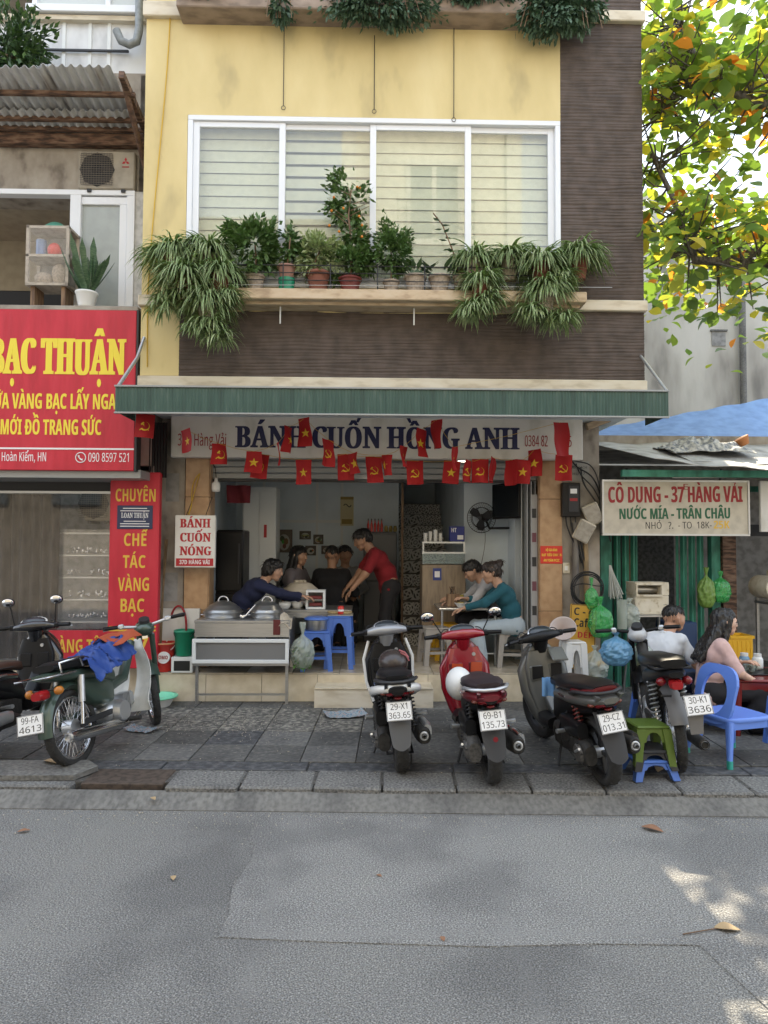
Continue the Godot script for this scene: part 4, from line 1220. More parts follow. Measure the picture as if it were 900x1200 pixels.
func build_opposite() -> void:
	var h := thing("opposite_house", "cream house with iron balcony across the street, mirrored in the window", "building")
	var cream := mv("opp_cream", [.74, .69, .57], .8, .06, .01, Vector3.ONE * .3)
	var pale := mt("opp_pale", [.74, .71, .62], .7)
	part(h, "wall", b2(Vector3(-.7, 0, 9.8), Vector3(3.5, 12.6, 14)), cream)
	for x in [-.7, 3.15]: part(h, "pilaster", b2(Vector3(x, .2, 9.66), Vector3(x + .34, 12.6, 9.8)), pale)
	part(h, "added_shop_awning", bx(Vector3(1.4, 3.0, 9.2), Vector3(4.2, .05, 1.3), 0.0, Basis(Vector3.RIGHT, .3)), mats.awning_green)  # unseen dark awning added to cut light thrown back at the shop
	part(h, "shop_glass", b2(Vector3(-.3, .2, 9.7), Vector3(3.1, 2.9, 9.79)), mt("opp_glass", [.10, .13, .15], .1))  # dark shopfront added likewise, for less frontal light
	for y in [4.1, 8.0, 12.4]:
		part(h, "cornice", b2(Vector3(-.8, y, 9.5), Vector3(3.6, y + .14, 9.8)), pale)
		part(h, "cornice", b2(Vector3(-.75, y - .14, 9.62), Vector3(3.55, y, 9.8)), pale)
	for x in [1.45]:
		for y in [4.6, 8.55]:
			var w := Node3D.new()
			w.name = "window"
			h.add_child(w, true)
			part(w, "pane", b2(Vector3(x - .55, y, 9.74), Vector3(x + .55, y + 1.9, 9.79)), mt("opp_glass", [.10, .13, .15], .1))
			for sx in [-.6, 0.0, .6]: part(w, "frame", b2(Vector3(x + sx - .05, y, 9.68), Vector3(x + sx + .05, y + 1.95, 9.78)), pale)
			part(w, "frame", b2(Vector3(x - .65, y + 1.9, 9.66), Vector3(x + .65, y + 2.05, 9.78)), pale)
			var bal := Node3D.new()
			bal.name = "balcony"
			h.add_child(bal, true)
			part(bal, "slab", b2(Vector3(x - .95, y - .22, 9.15), Vector3(x + .95, y - .05, 9.8), .02), pale)
			part(bal, "slab", b2(Vector3(x - .85, y - .36, 9.28), Vector3(x + .85, y - .22, 9.8), .02), pale)
			var ir := MB.new()
			for yy in [y + .02, y + .85]: ir.box(Vector3(x, yy, 9.2), Vector3(1.8, .04, .03))
			for i in 10: ir.box(Vector3(x - .86 + i * .191, y + .43, 9.2), Vector3(.022, .8, .022))
			for i in 9:
				for sg in [-1, 1]: ir.tube(circle(Vector3(x - .765 + i * .191, y + .43 + sg * .17, 9.2), Vector3.RIGHT, Vector3.UP, .075, 10), .01, 4, true)
			part(bal, "iron_railing", ir, mats.black_plastic)
	var g := thing("opposite_house", "grey house across the street beside the cream one", "building")
	part(g, "wall", b2(Vector3(-14, 0, 10.2), Vector3(-.9, 9.4, 14)), mats.street_render)  # unseen; height and dark render set to cut light on the shop front
	for i in 4: part(g, "window", b2(Vector3(-12.5 + i * 2.3, 2.6, 10.1), Vector3(-11.3 + i * 2.3, 4.4, 10.19)), mats.opp_glass)
	var k := thing("opposite_house", "low darkened house across the street beyond the cream one", "building")
	part(k, "wall", b2(Vector3(3.7, 0, 10.4), Vector3(14, 6.8, 14)), mats.street_render)  # unseen; render darkened to lessen its bounce onto the street
	for i in 3: part(k, "window", b2(Vector3(5 + i * 3, 2.8, 10.3), Vector3(6.2 + i * 3, 4.6, 10.39)), mats.opp_glass)

func build_tree() -> void:
	var t := thing("street_tree", "tree with large green, yellow and orange leaves beside the shop house", "tree", Vector3(5.3, .1, .9))
	var O := Vector3(5.3, .1, .9)
	part(t, "trunk", MB.new().tube([Vector3(0, 0, 0), Vector3(.02, 1.5, 0), Vector3(-.05, 3, -.1), Vector3(-.1, 4.2, -.2), Vector3(0, 5.6, -.3), Vector3(.1, 7.2, -.4)], [.22, .17, .15, .13, .1, .05], 12), mt("bark", null, .9, 0, {"cols": [[.05, .042, .036], [.12, .105, .09], [.18, .16, .14]], "offs": [.25, .5, .8], "freq": .03, "sc": Vector3(2, .5, 2), "bump": .8, "bfreq": .05}))
	var limbs := [
		[[Vector3(5.2, 4.1, .7), Vector3(4.6, 4.5, .5), Vector3(3.95, 4.52, .3), Vector3(3.27, 4.59, .2), Vector3(3.22, 4.85, .1), Vector3(3.15, 5.3, .0), Vector3(3.0, 5.9, -.2)], .065],
		[[Vector3(5.2, 5.2, .6), Vector3(4.5, 5.8, .5), Vector3(3.98, 6.13, .3), Vector3(3.47, 6.5, .1), Vector3(3.38, 6.87, .0), Vector3(3.25, 7.5, -.2)], .06],
		[[Vector3(3.47, 6.5, .1), Vector3(3.2, 6.45, -.1), Vector3(2.9, 6.2, -.5)], .025],
		[[Vector3(5.25, 6.0, .6), Vector3(4.6, 6.9, -.4), Vector3(4.0, 7.6, -1.2), Vector3(3.4, 8.2, -1.8)], .05],
		[[Vector3(5.25, 4.6, .6), Vector3(4.7, 5.0, -.6), Vector3(4.2, 5.4, -1.5), Vector3(3.7, 5.6, -2.4)], .05],
		[[Vector3(5.3, 5.5, .6), Vector3(6.2, 6.3, .4), Vector3(7.2, 6.8, .0)], .06],
		[[Vector3(5.3, 5.0, .6), Vector3(5.2, 6.0, 1.6), Vector3(4.9, 6.8, 2.4)], .05],
		[[Vector3(5.3, 6.5, .5), Vector3(5.4, 7.8, -.4), Vector3(5.2, 8.8, -1.2)], .05]]
	var ends := []
	for l in limbs:
		var pts := []
		var rad := []
		for i in l[0].size():
			pts.append(l[0][i] - O)
			rad.append(l[1] * lerpf(1.0, .35, float(i) / (l[0].size() - 1)))
		part(t, "branch", MB.new().tube(pts, rad, 8), mats.bark)
		for i in range(1, l[0].size()):
			for k in 7:
				var c: Vector3 = l[0][i - 1].lerp(l[0][i], rng.randf())
				ends.append(c)
	# twigs and leaf rosettes
	var tw := MB.new()
	var leaves := []
	for e in ends:
		for k in 3:
			var d := Vector3(rng.randfn(0, 1), rng.randfn(.15, .7), rng.randfn(0, 1)).normalized()
			var p2: Vector3 = e + d * rr(.25, .8)
			if p2.x < 2.72 and p2.z < .6: p2.x = 2.72 + rr(0, .4)
			tw.tube([e - O, e.lerp(p2, .5) + Vector3(0, rr(-.06, .06), 0) - O, p2 - O], [.013, .009, .005], 5)
			for q in rng.randi_range(5, 8):
				var a := rr(0, TAU)
				var out := Vector3(cos(a), rr(-.7, .35), sin(a)).normalized()
				leaves.append([p2 + out * rr(.01, .14) + Vector3(0, rr(-.05, .08), 0), out])
	for i in 700:
		var p := Vector3(rr(2.75, 4.6), rr(4.1, 8.4), rr(-2.6, .6))
		if i > 150: p = Vector3(rr(3.9, 5.4), rr(5.0, 7.6), rr(-4.4, -2.4))  # clump added in the path of the sun to thin the road patch
		if i > 270: p = Vector3(rr(5.2, 8.0), rr(4.4, 8.2), rr(-4.5, .5))  # unseen clump outside the view, added to shade the ground
		if i > 540: p = Vector3(4.05, 5.0, -2.1).lerp(Vector3(4.6, 6.5, -3.8), rng.randf()) + Vector3(rng.randfn(0, .35), rng.randfn(0, .3), rng.randfn(0, .3))  # more leaves added along the sun ray, shrinking the sunlit patch
		var a := rr(0, TAU)
		leaves.append([p, Vector3(cos(a), rr(-.8, .2), sin(a)).normalized()])
	part(t, "twigs", tw, mats.bark)
	# leaf shape: obovate, folded a little along the midrib
	var meshes := []
	for v in 3:
		var mb := MB.new()
		mb.sm(9)
		var ws := [.02, .16, .30, .36, .30, .0]
		var bend := [.0, -.01, -.04, -.10, -.20, -.30]
		for i in 5:
			var z0 := i / 5.0
			var z1 := (i + 1) / 5.0
			var f: float = .10 + .06 * v
			var m0 := Vector3(0, bend[i] * (.4 + .4 * v), -z0)
			var m1 := Vector3(0, bend[i + 1] * (.4 + .4 * v), -z1)
			for s in [-1, 1]:
				var a0 := m0 + Vector3(s * ws[i], ws[i] * f * 2, 0)
				var a1 := m1 + Vector3(s * ws[i + 1], ws[i + 1] * f * 2, 0)
				if s > 0: mb.quad(m0, a0, a1, m1)
				else: mb.quad(a0, m0, m1, a1)
		meshes.append(mb.mesh())
	var cols := [[.10, .165, .03], [.15, .215, .035], [.065, .11, .025], [.24, .265, .04], [.44, .37, .045], [.50, .18, .03]]
	var lm := []
	for c in cols.size():
		var b: Array = cols[c]
		lm.append(mt("tree_leaf%d" % c, b, .5, 0, {"back": [b[0] * 2.0, b[1] * 2.0, b[2] * 1.3]}))
	var pick := func():
		var r := rng.randf()
		return 0 if r < .28 else 1 if r < .54 else 2 if r < .64 else 3 if r < .81 else 4 if r < .94 else 5
	# those that show largest first: near the lens and inside its field
	var scored := []
	for l in leaves:
		var p: Vector3 = l[0]
		var d := 7.2 - p.z
		var u := p.x / d
		var inside := u > .34 and u < .56 and (p.y - 1.75) / d < .78
		scored.append([d if inside else d + 100.0, l])
	scored.sort_custom(func(a, b): return a[0] < b[0])
	var mm := []
	for c in cols.size(): mm.append([])
	for i in scored.size():
		var p: Vector3 = scored[i][1][0] - O
		var d: Vector3 = scored[i][1][1]
		var up := (Vector3.UP + Vector3(rng.randfn(0, .45), 0, rng.randfn(0, .45))).normalized()
		var x := d.cross(up).normalized()
		var y := x.cross(d).normalized()
		var s := rr(.115, .2)
		var tr := Transform3D(Basis(x * s, y * s, -d * s), p)
		var c: int = pick.call()
		if i < 300:
			var o := part(t, "leaf", meshes[i % 3], lm[c])
			o.transform = tr
		else: mm[c].append(tr)
	for c in cols.size():
		if mm[c].is_empty(): continue
		var m := MultiMesh.new()
		m.transform_format = MultiMesh.TRANSFORM_3D
		m.mesh = meshes[c % 3]
		m.instance_count = mm[c].size()
		for i in mm[c].size(): m.set_instance_transform(i, mm[c][i])
		var o := MultiMeshInstance3D.new()
		o.name = "crown"
		o.multimesh = m
		o.material_override = lm[c]
		o.set_meta("kind", "stuff")
		t.add_child(o, true)

func build_signs() -> void:
	var s := thing("shop_sign", "long white shop sign with navy lettering under the green awning", "sign")
	part(s, "board", b2(Vector3(-2.075, 2.605, -.30), Vector3(2.237, 3.06, -.2), .006), mats.sign_white)
	text(s, "BÁNH CUỐN HỒNG ANH", Vector3(.08, 2.712, -.2), .225, 2.96, mats.navy, true, true, .012, Basis(), 1.1)
	text(s, "Hàng Vải", Vector3(-1.665, 2.725, -.2), .125, .33, mats.letter_maroon, false, false, .006)
	text(s, "37D", Vector3(-1.93, 2.725, -.2), .125, .14, mats.letter_maroon, false, false, .006)
	text(s, "0384 82", Vector3(1.745, 2.745, -.2), .115, .24, mats.letter_maroon, false, false, .006)
	text(s, "5", Vector3(2.10, 2.745, -.2), .115, .035, mats.letter_maroon, false, false, .006)
	# red jewellery sign
	var r := thing("jewellery_sign", "big red sign with yellow lettering above the jewellery shop", "sign")
	part(r, "board", b2(Vector3(-6, 2.405, .24), Vector3(-2.268, 3.965, .35), .006), mats.sign_red)
	part(r, "edge", b2(Vector3(-2.268, 2.40, .22), Vector3(-2.245, 3.97, .352), .003), mats.dark_metal)
	text(r, "BẠC THUẬN", Vector3(-3.02, 3.335, .35), .345, 1.29, mats.lemon, true, true, .006, Basis(), 1.3)
	text(r, "CHỮA VÀNG BẠC LẤY NGAY", Vector3(-3.07, 2.998, .35), .145, 1.36, mats.lemon, true, false, .004, Basis(), .5)
	text(r, "MỚI ĐỒ TRANG SỨC", Vector3(-3.065, 2.748, .35), .145, .955, mats.lemon, true, false, .004, Basis(), .5)
	text(r, "LÀM", Vector3(-3.72, 2.748, .35), .145, .22, mats.lemon)
	part(r, "rule", b2(Vector3(-6, 2.606, .35), Vector3(-2.27, 2.622, .354)), mats.letter_white)
	text(r, "Hoàn Kiếm, HN", Vector3(-3.315, 2.492, .35), .085, .42, mats.letter_white, false)
	text(r, "090 8597 521", Vector3(-2.51, 2.492, .35), .085, .385, mats.letter_white, false)
	part(r, "phone_ring", MB.new().tube(circle(Vector3(-2.775, 2.53, .353), Vector3.RIGHT, Vector3.UP, .048, 20), .005, 5, true), mats.letter_white)
	part(r, "handset", MB.new().tube([Vector3(-2.795, 2.55, .353), Vector3(-2.79, 2.53, .353), Vector3(-2.775, 2.513, .353), Vector3(-2.755, 2.508, .353)], [.011, .007, .007, .011], 6), mats.letter_white)
	# upright red sign
	var v := thing("upright_sign", "tall upright red sign with gold lettering beside the jewellery glass", "sign")
	part(v, "board", b2(Vector3(-2.615, .46, -.08), Vector3(-2.12, 2.425, .0), .005), mats.sign_red)
	text(v, "CHUYÊN", Vector3(-2.36, 2.13, .0), .125, .40, mats.gold)
	part(v, "plaque", b2(Vector3(-2.54, 1.852, .0), Vector3(-2.185, 2.09, .008), .003), mt("plaque_navy", [.02, .03, .085], .4))
	text(v, "LOAN THUẬN", Vector3(-2.362, 1.965, .008), .05, .27, mats.letter_white, true, true, .002)
	for q in [[2.06, .24], [2.035, .29], [1.93, .22], [1.905, .29], [1.88, .29]]: part(v, "small_print", b2(Vector3(-2.362 - q[1] / 2, q[0] - .004, .008), Vector3(-2.362 + q[1] / 2, q[0] + .004, .0095)), mats.letter_white)
	text(v, "CHẾ", Vector3(-2.355, 1.682, .0), .125, .225, mats.gold)
	text(v, "TÁC", Vector3(-2.362, 1.462, .0), .125, .225, mats.gold)
	text(v, "VÀNG", Vector3(-2.365, 1.232, .0), .13, .31, mats.gold)
	text(v, "BẠC", Vector3(-2.372, 1.022, .0), .13, .235, mats.gold)
	for y in [.83, .865]: part(v, "stripe", b2(Vector3(-2.60, y, .0), Vector3(-2.135, y + .016, .003)), mats.gold)
	text(v, "37", Vector3(-2.32, .62, .0), .15, .22, mats.gold)
	# small white sign
	var w := thing("small_sign", "small white sign with red slab lettering on the marble column", "sign")
	part(w, "board", b2(Vector3(-2.002, 1.462, -.20), Vector3(-1.588, 2.0, -.15), .006), mats.sign_white)
	text(w, "BÁNH", Vector3(-1.795, 1.873, -.15), .09, .31, mats.letter_red, true, true, .004, Basis(), 1.2)
	text(w, "CUỐN", Vector3(-1.79, 1.728, -.15), .09, .31, mats.letter_red, true, true, .004, Basis(), 1.2)
	text(w, "NÓNG", Vector3(-1.788, 1.588, -.15), .09, .32, mats.letter_red, true, true, .004, Basis(), 1.2)
	part(w, "band", b2(Vector3(-1.985, 1.478, -.15), Vector3(-1.605, 1.556, -.147)), mats.letter_red)
	text(w, "37D HÀNG VẢI", Vector3(-1.795, 1.497, -.147), .042, .31, mats.letter_white, true, false, .002)
	for x in [-1.9, -1.7]: part(w, "hook", MB.new().cyl(Vector3(x, 1.98, -.17), Vector3(x * .98, 2.2, -.33), .004, .004, 5), mats.dark_metal)
	# stall sign
	var t := thing("stall_sign", "cream stall sign with dark red and green lettering on its front", "sign")
	part(t, "board", b2(Vector3(2.452, 1.832, -.24), Vector3(3.982, 2.385, -.2), .004), mv("sign_cream", [.52, .475, .385], .6, .12, .012))
	part(t, "frame", MB.new().box(Vector3(3.217, 2.39, -.22), Vector3(1.56, .02, .06)).box(Vector3(3.217, 1.825, -.22), Vector3(1.56, .02, .06)).box(Vector3(2.445, 2.11, -.22), Vector3(.018, .545, .06)).box(Vector3(3.99, 2.11, -.22), Vector3(.018, .545, .06)), mats.alu)
	var tilt := Basis(Vector3.BACK, .012)
	text(t, "CÔ DUNG - 37 HÀNG VẢI", Vector3(3.215, 2.165, -.2), .165, 1.42, mats.letter_maroon, true, false, .004, tilt, .6)
	text(t, "E", Vector3(3.325, 2.30, -.2), .06, .05, mats.letter_maroon, false, false, .003, tilt)
	text(t, "NƯỚC MÍA - TRÂN CHÂU", Vector3(3.205, 1.992, -.2), .11, 1.17, mats.letter_green, true, false, .004, tilt, .6)
	text(t, "NHỎ   ?.  - TO  18K-", Vector3(3.245, 1.89, -.2), .07, .70, mats.letter_black, false, false, .003, tilt)
	text(t, "25K", Vector3(3.70, 1.893, -.2), .08, .17, mats.gold, true, false, .003, tilt)
	for x in [2.7, 3.7]: part(t, "bracket", MB.new().cyl(Vector3(x, 2.37, -.23), Vector3(x, 2.52, -.2), .012, .012, 6), mats.dark_metal)
	part(t, "tube_lamp", MB.new().cyl(Vector3(3.15, 2.43, -.12), Vector3(3.85, 2.44, -.12), .018, .018, 10), mats.plastic_white)
	# neighbour stall sign at the picture's edge
	single("stall_sign", b2(Vector3(4.13, 1.86, -.26), Vector3(4.9, 2.40, -.22), .004), mats.sign_white, "blank end of a cream sign on the next stall", "sign")
	# red safety plate
	var p := thing("safety_plate", "small red plate with yellow print on the marble column", "sign")
	part(p, "plate", b2(Vector3(1.815, 1.512, -.338), Vector3(2.052, 1.70, -.33), .003), mt("plate_red", [.60, .03, .015], .4))
	text(p, "HỘ GIA ĐÌNH", Vector3(1.934, 1.645, -.33), .026, .12, mats.lemon, true, false, .002)
	text(p, "ĐẠT TIÊU CHUẨN", Vector3(1.934, 1.592, -.33), .026, .21, mats.lemon, true, false, .002)
	text(p, "AN TOÀN PCCC", Vector3(1.934, 1.535, -.33), .026, .17, mats.lemon, true, false, .002)
	# yellow cafe board
	var y := thing("cafe_board", "yellow hand lettered board leaning on the alley wall", "sign", Vector3(2.17, .44, -.12), .12)
	y.rotation.z = -.07
	part(y, "panel", bx(Vector3(0, .33, 0), Vector3(.29, .66, .015), .004), mt("board_yellow", [.48, .27, .03], .6))
	for e in [[0, .655, .27, .006], [0, .01, .27, .006]]: part(y, "border", bx(Vector3(e[0], e[1], .008), Vector3(e[2], e[3], .003)), mats.letter_black)
	for e in [-.135, .135]: part(y, "border", bx(Vector3(e, .33, .008), Vector3(.005, .64, .003)), mats.letter_black)
	text(y, "C - ố", Vector3(.0, .55, .008), .075, .21, mats.letter_black, true, false, .003)
	text(y, "Cafê", Vector3(.0, .43, .008), .085, .2, mats.letter_black, true, false, .003)
	text(y, "DÉP", Vector3(.03, .32, .008), .06, .16, mats.letter_red, true, false, .003)
	# notice sheet
	var n := thing("notice_sheet", "grey paper notice on the alley wall beneath the sign end", "notice", Vector3(2.2, 2.5, -.345))
	part(n, "sheet", bx(Vector3.ZERO, Vector3(.30, .22, .004)), mt("paper_grey", [.30, .29, .26], .8))
	text(n, "NƯỚC SẠCH", Vector3(.02, .03, .002), .025, .2, mats.letter_black, false, false, .001)
	text(n, "KHU 37", Vector3(.02, -.04, .002), .028, .16, mats.letter_black, false, false, .001)
	for k in 2:
		single("poster", bx(Vector3.ZERO, Vector3(.14, .30, .003)), mv("poster_paper", [.27, .265, .255], .85, .2, .012), "faded grey poster pasted on the grubby wall by the yellow cord", "poster", Vector3(-2.09, 2.3 - k * 1.05, -.353), "posters on the grubby wall")

func potted(called: String, label: String, at: Vector3, pr: float, ph: float, pm: Material) -> Node3D:
	var t := thing(called, label, "plant", at, 0, "potted plants on the ledge")
	part(t, "pot", MB.new().lathe([Vector2(0, 0), Vector2(pr * .7, 0), Vector2(pr * .95, ph * .85), Vector2(pr * 1.08, ph * .86), Vector2(pr * 1.08, ph), Vector2(pr * .9, ph), Vector2(pr * .88, ph * .9), Vector2(0, ph * .9)], Vector3.ZERO, 20), pm)
	part(t, "soil", MB.new().cyl(Vector3(0, ph * .88, 0), Vector3(0, ph * .92, 0), pr * .86, pr * .86, 14), mats.soil)
	return t

func spider(parent: Node3D, c: Vector3, n: int, l0: float, l1: float, sd: int, spread := 1.0) -> void:
	var g := RandomNumberGenerator.new()
	g.seed = sd
	var mb := MB.new()
	var mb2 := MB.new()
	for i in n:
		var a := g.randf() * TAU
		var e := g.randf_range(.1, 1.2)
		var d := Vector3(cos(a) * spread, e, sin(a) * spread).normalized()
		blade(mb if g.randf() < .7 else mb2, c + Vector3(g.randfn(0, .03), g.randfn(0, .02), g.randfn(0, .03)), d, g.randf_range(l0, l1), g.randf_range(.012, .02), g.randf_range(1.6, 3.2), 6)
	var o := part(parent, "foliage", mb, leaf_mat("leaf_spider"))
	o.set_meta("kind", "stuff")
	var o2 := part(parent, "foliage", mb2, leaf_mat("leaf_pale"))
	o2.set_meta("kind", "stuff")

func build_balcony_plants() -> void:
	var Y := 4.086
	var Z := .55
	var rail := thing("ledge_railing", "low thin iron railing along the planted ledge", "railing")
	for y in [4.17, 4.24, 4.31]: part(rail, "bar", MB.new().cyl(Vector3(-1.8, y, .655), Vector3(1.95, y, .655), .005, .005, 5), mats.dark_metal)
	for i in 9: part(rail, "post", MB.new().cyl(Vector3(-1.7 + i * .44, Y, .655), Vector3(-1.7 + i * .44, 4.33, .655), .006, .006, 5), mats.dark_metal)
	part(rail, "wire", MB.new().cyl(Vector3(-2.0, 4.10, .70), Vector3(2.25, 4.12, .70), .003, .003, 4), mats.alu)
	# spider plants tumbling over both ends
	var q := [
		[-1.86, 4.42, .56, 150, .3, .46, "spider plant with long pale leaves at the yellow pilaster end of the ledge"],
		[-1.55, 4.45, .56, 150, .28, .42, "bushy spider plant beside the one at the yellow pilaster"],
		[-1.72, 4.16, .70, 170, .25, .44, "trailing spider plant hanging in front over the ledge by the yellow pilaster"],
		[-1.50, 3.92, .72, 130, .22, .38, "lowest trailing spider plant tumbling over the brown cladding below the pilaster end"],
		[-1.40, 4.20, .68, 110, .22, .36, "small spider plant leaning over the rail next to the white pot"],
		[.98, 4.42, .56, 120, .22, .34, "spider plant between the thin tall sapling and the window edge"],
		[1.02, 4.15, .70, 120, .18, .30, "small spider plant spilling over the ledge edge below the sliding sash"],
		[1.32, 4.44, .56, 120, .22, .34, "dark spider plant in the middle of the row by the window edge"],
		[1.60, 4.36, .64, 150, .26, .40, "full spider plant in front of the brown pillar end"],
		[1.62, 4.08, .70, 130, .22, .36, "lowest spider plant tumbling below the ledge near the brown pillar"],
		[1.98, 4.46, .56, 150, .26, .38, "outermost spider plant hanging in front of the brown pillar"]]
	for i in q.size():
		var e: Array = q[i]
		var t := thing("spider_plant", e[6], "plant", Vector3(e[0], e[1], e[2]), 0, "spider plants on the ledge")
		var hang: bool = e[2] > .6
		part(t, "pot", MB.new().lathe([Vector2(0, -.22), Vector2(.06, -.22), Vector2(.09, -.02), Vector2(.1, -.02), Vector2(.1, 0), Vector2(0, -.01)], Vector3(0, 0, 0), 14), mats.clay_pot if i % 2 else mats.terracotta)
		spider(t, Vector3.ZERO, int(e[3] * 3.2), e[4] * 1.1, e[5] * 1.15, 100 + i)
		if hang:
			# runners with plantlets
			for k in 4:
				var a := rr(-.2, .2)
				var d := rr(.12, .34)
				spider(t, Vector3(a, -d, rr(.0, .08)), 130, .14, .28, 200 + i * 7 + k, 1.1)
				part(t, "runner", MB.new().tube([Vector3(0, .02, 0), Vector3(a * .6, -d * .2, .08), Vector3(a, -d, .05)], .003, 4), leaf_mat("leaf_pale"))
	# pots in between
	var b1 := potted("potted_shrub", "round green shrub in a pale clay pot beside the spider plants", Vector3(-1.10, Y, Z), .095, .15, mats.clay_pot)
	leaf_mass(b1, Vector3(0, .42, 0), Vector3(.24, .28, .18), 1300, .075, .038, "leaf_mid", 31)
	part(b1, "stem", MB.new().tube([Vector3(0, .12, 0), Vector3(.01, .3, 0), Vector3(0, .45, 0)], .009, 5), mats.wood)
	var b2_ := potted("potted_shrub", "small shrub in a dusty rose pot standing on a green tub", Vector3(-.80, Y + .13, Z), .085, .12, mt("rose_pot", [.30, .16, .12], .8))
	leaf_mass(b2_, Vector3(.03, .35, 0), Vector3(.13, .22, .12), 480, .065, .035, "leaf_mid", 32)
	part(b2_, "stem", MB.new().tube([Vector3(0, .1, 0), Vector3(.02, .25, 0), Vector3(.03, .4, 0)], .008, 5), mats.wood)
	part(b2_, "green_tub", MB.new().lathe([Vector2(0, -.13), Vector2(.07, -.13), Vector2(.08, 0), Vector2(0, 0)], Vector3.ZERO, 16), mats.plastic_green)
	var b3 := potted("potted_shrub", "mixed green plant in a red brown square pot behind the rail", Vector3(-.50, Y, Z), .11, .19, mats.terracotta)
	leaf_mass(b3, Vector3(-.02, .36, 0), Vector3(.24, .2, .14), 1100, .08, .032, "leaf_pale", 33)
	part(b3, "stem", MB.new().tube([Vector3(0, .15, 0), Vector3(-.03, .3, 0), Vector3(.03, .45, 0)], .008, 5), mats.wood)
	var k := potted("kumquat_tree", "tall kumquat with small orange fruit in a dark red pot", Vector3(-.20, Y, Z), .105, .14, mt("maroon_pot", [.16, .03, .025], .5))
	part(k, "trunk", MB.new().tube([Vector3(0, .1, 0), Vector3(.02, .4, 0), Vector3(-.02, .75, 0), Vector3(.01, 1.05, 0)], [.014, .012, .009, .005], 6), mats.wood)
	leaf_mass(k, Vector3(0, .90, 0), Vector3(.22, .26, .16), 650, .06, .034, "leaf_mid", 34)
	leaf_mass(k, Vector3(.03, .55, 0), Vector3(.16, .16, .12), 330, .06, .034, "leaf_mid", 35)
	leaf_mass(k, Vector3(.02, .28, 0), Vector3(.24, .16, .16), 900, .06, .034, "leaf_mid", 36)
	for i in 10:
		part(k, "fruit", MB.new().ell(Vector3(rr(-.22, .22), rr(.45, 1.05), rr(0, .14)), Vector3.ONE * .013, Basis(), 8, 6), mt("kumquat", [.62, .20, .015], .4))
	for i in 10:
		var a := rr(0, TAU)
		part(k, "twig", MB.new().cyl(Vector3(0, .5 + i * .05, 0), Vector3(cos(a) * .18, .6 + i * .05, sin(a) * .12), .005, .002, 4), mats.wood)
	var b4 := potted("potted_shrub", "fine leaved shrub in a small pale pot by the window mullion", Vector3(.19, Y, Z), .075, .12, mats.clay_pot)
	leaf_mass(b4, Vector3(0, .40, 0), Vector3(.18, .26, .14), 1300, .058, .03, "leaf_mid", 37)
	part(b4, "stem", MB.new().tube([Vector3(0, .1, 0), Vector3(.0, .4, 0)], .008, 5), mats.wood)
	for i in 2:
		var b5 := potted("potted_plant", ["dark broad leaved plant in a grey stone pot next to the fine leaved shrub", "dark broad leaved plant in a pink saucer pot beside its twin"][i], Vector3(.42 + i * .23, Y, Z), .10, .17, mats.clay_pot)
		var mb := MB.new()
		for m in 26:
			var a := rr(0, TAU)
			var d := Vector3(cos(a), rr(.3, 1.2), sin(a)).normalized()
			leaflet(mb, Vector3(cos(a) * .03, .17, sin(a) * .03) + d * .06, d, Vector3.UP, rr(.12, .2), rr(.04, .06))
		var o := part(b5, "foliage", mb, leaf_mat("leaf_dark"))
		o.set_meta("kind", "stuff")
	var b6 := potted("potted_sapling", "thin sapling with few large leaves in a tall grey pot", Vector3(.86, Y, Z - .05), .075, .20, mats.clay_pot)
	part(b6, "stem", MB.new().tube([Vector3(0, .15, 0), Vector3(-.08, .45, 0), Vector3(-.18, .7, 0), Vector3(-.27, .80, .02)], .007, 5), mats.wood)
	var lf := MB.new()
	for i in 16:
		var t := i / 16.0
		var p := Vector3(0, .2, 0).lerp(Vector3(-.24, .80, .02), t)
		var a := i * 2.4
		leaflet(lf, p, Vector3(cos(a), .15, sin(a) * .6).normalized(), Vector3.UP, rr(.08, .12), .05)
	part(b6, "leaves", lf, leaf_mat("leaf_blue"))
	# trailing plants from the ledge above
	var tops := [[-1.55, 6.97, .34, .07, 300], [-.88, 6.84, .15, .2, 330], [.06, 6.85, .55, .19, 1250], [.98, 6.97, .42, .09, 420], [1.80, 6.84, .42, .24, 1150]]
	var names := ["sparse low trailing sprigs along the slab next to the cornice", "trailing creeper in the gap of the upper slab, thin and pointed", "broad trailing bush over the middle of the upper slab", "small tuft between the two trailing bushes on the upper slab", "thick trailing bush over the upper slab at the brown pillar"]
	for i in tops.size():
		var e: Array = tops[i]
		var t := thing("trailing_plant", names[i], "plant", Vector3(e[0], e[1], .66), 0, "trailing plants on the upper slab")
		leaf_mass(t, Vector3.ZERO, Vector3(e[2], e[3], .16), int(e[4] * 2.4), .062, .03, "leaf_blue", 60 + i, .5)
		for k2 in 6:
			var x: float = rr(-e[2], e[2])
			part(t, "stem", MB.new().tube([Vector3(x * .5, .2, -.1), Vector3(x * .8, .05, .06), Vector3(x, -e[3], .05)], .004, 4), mats.wood)

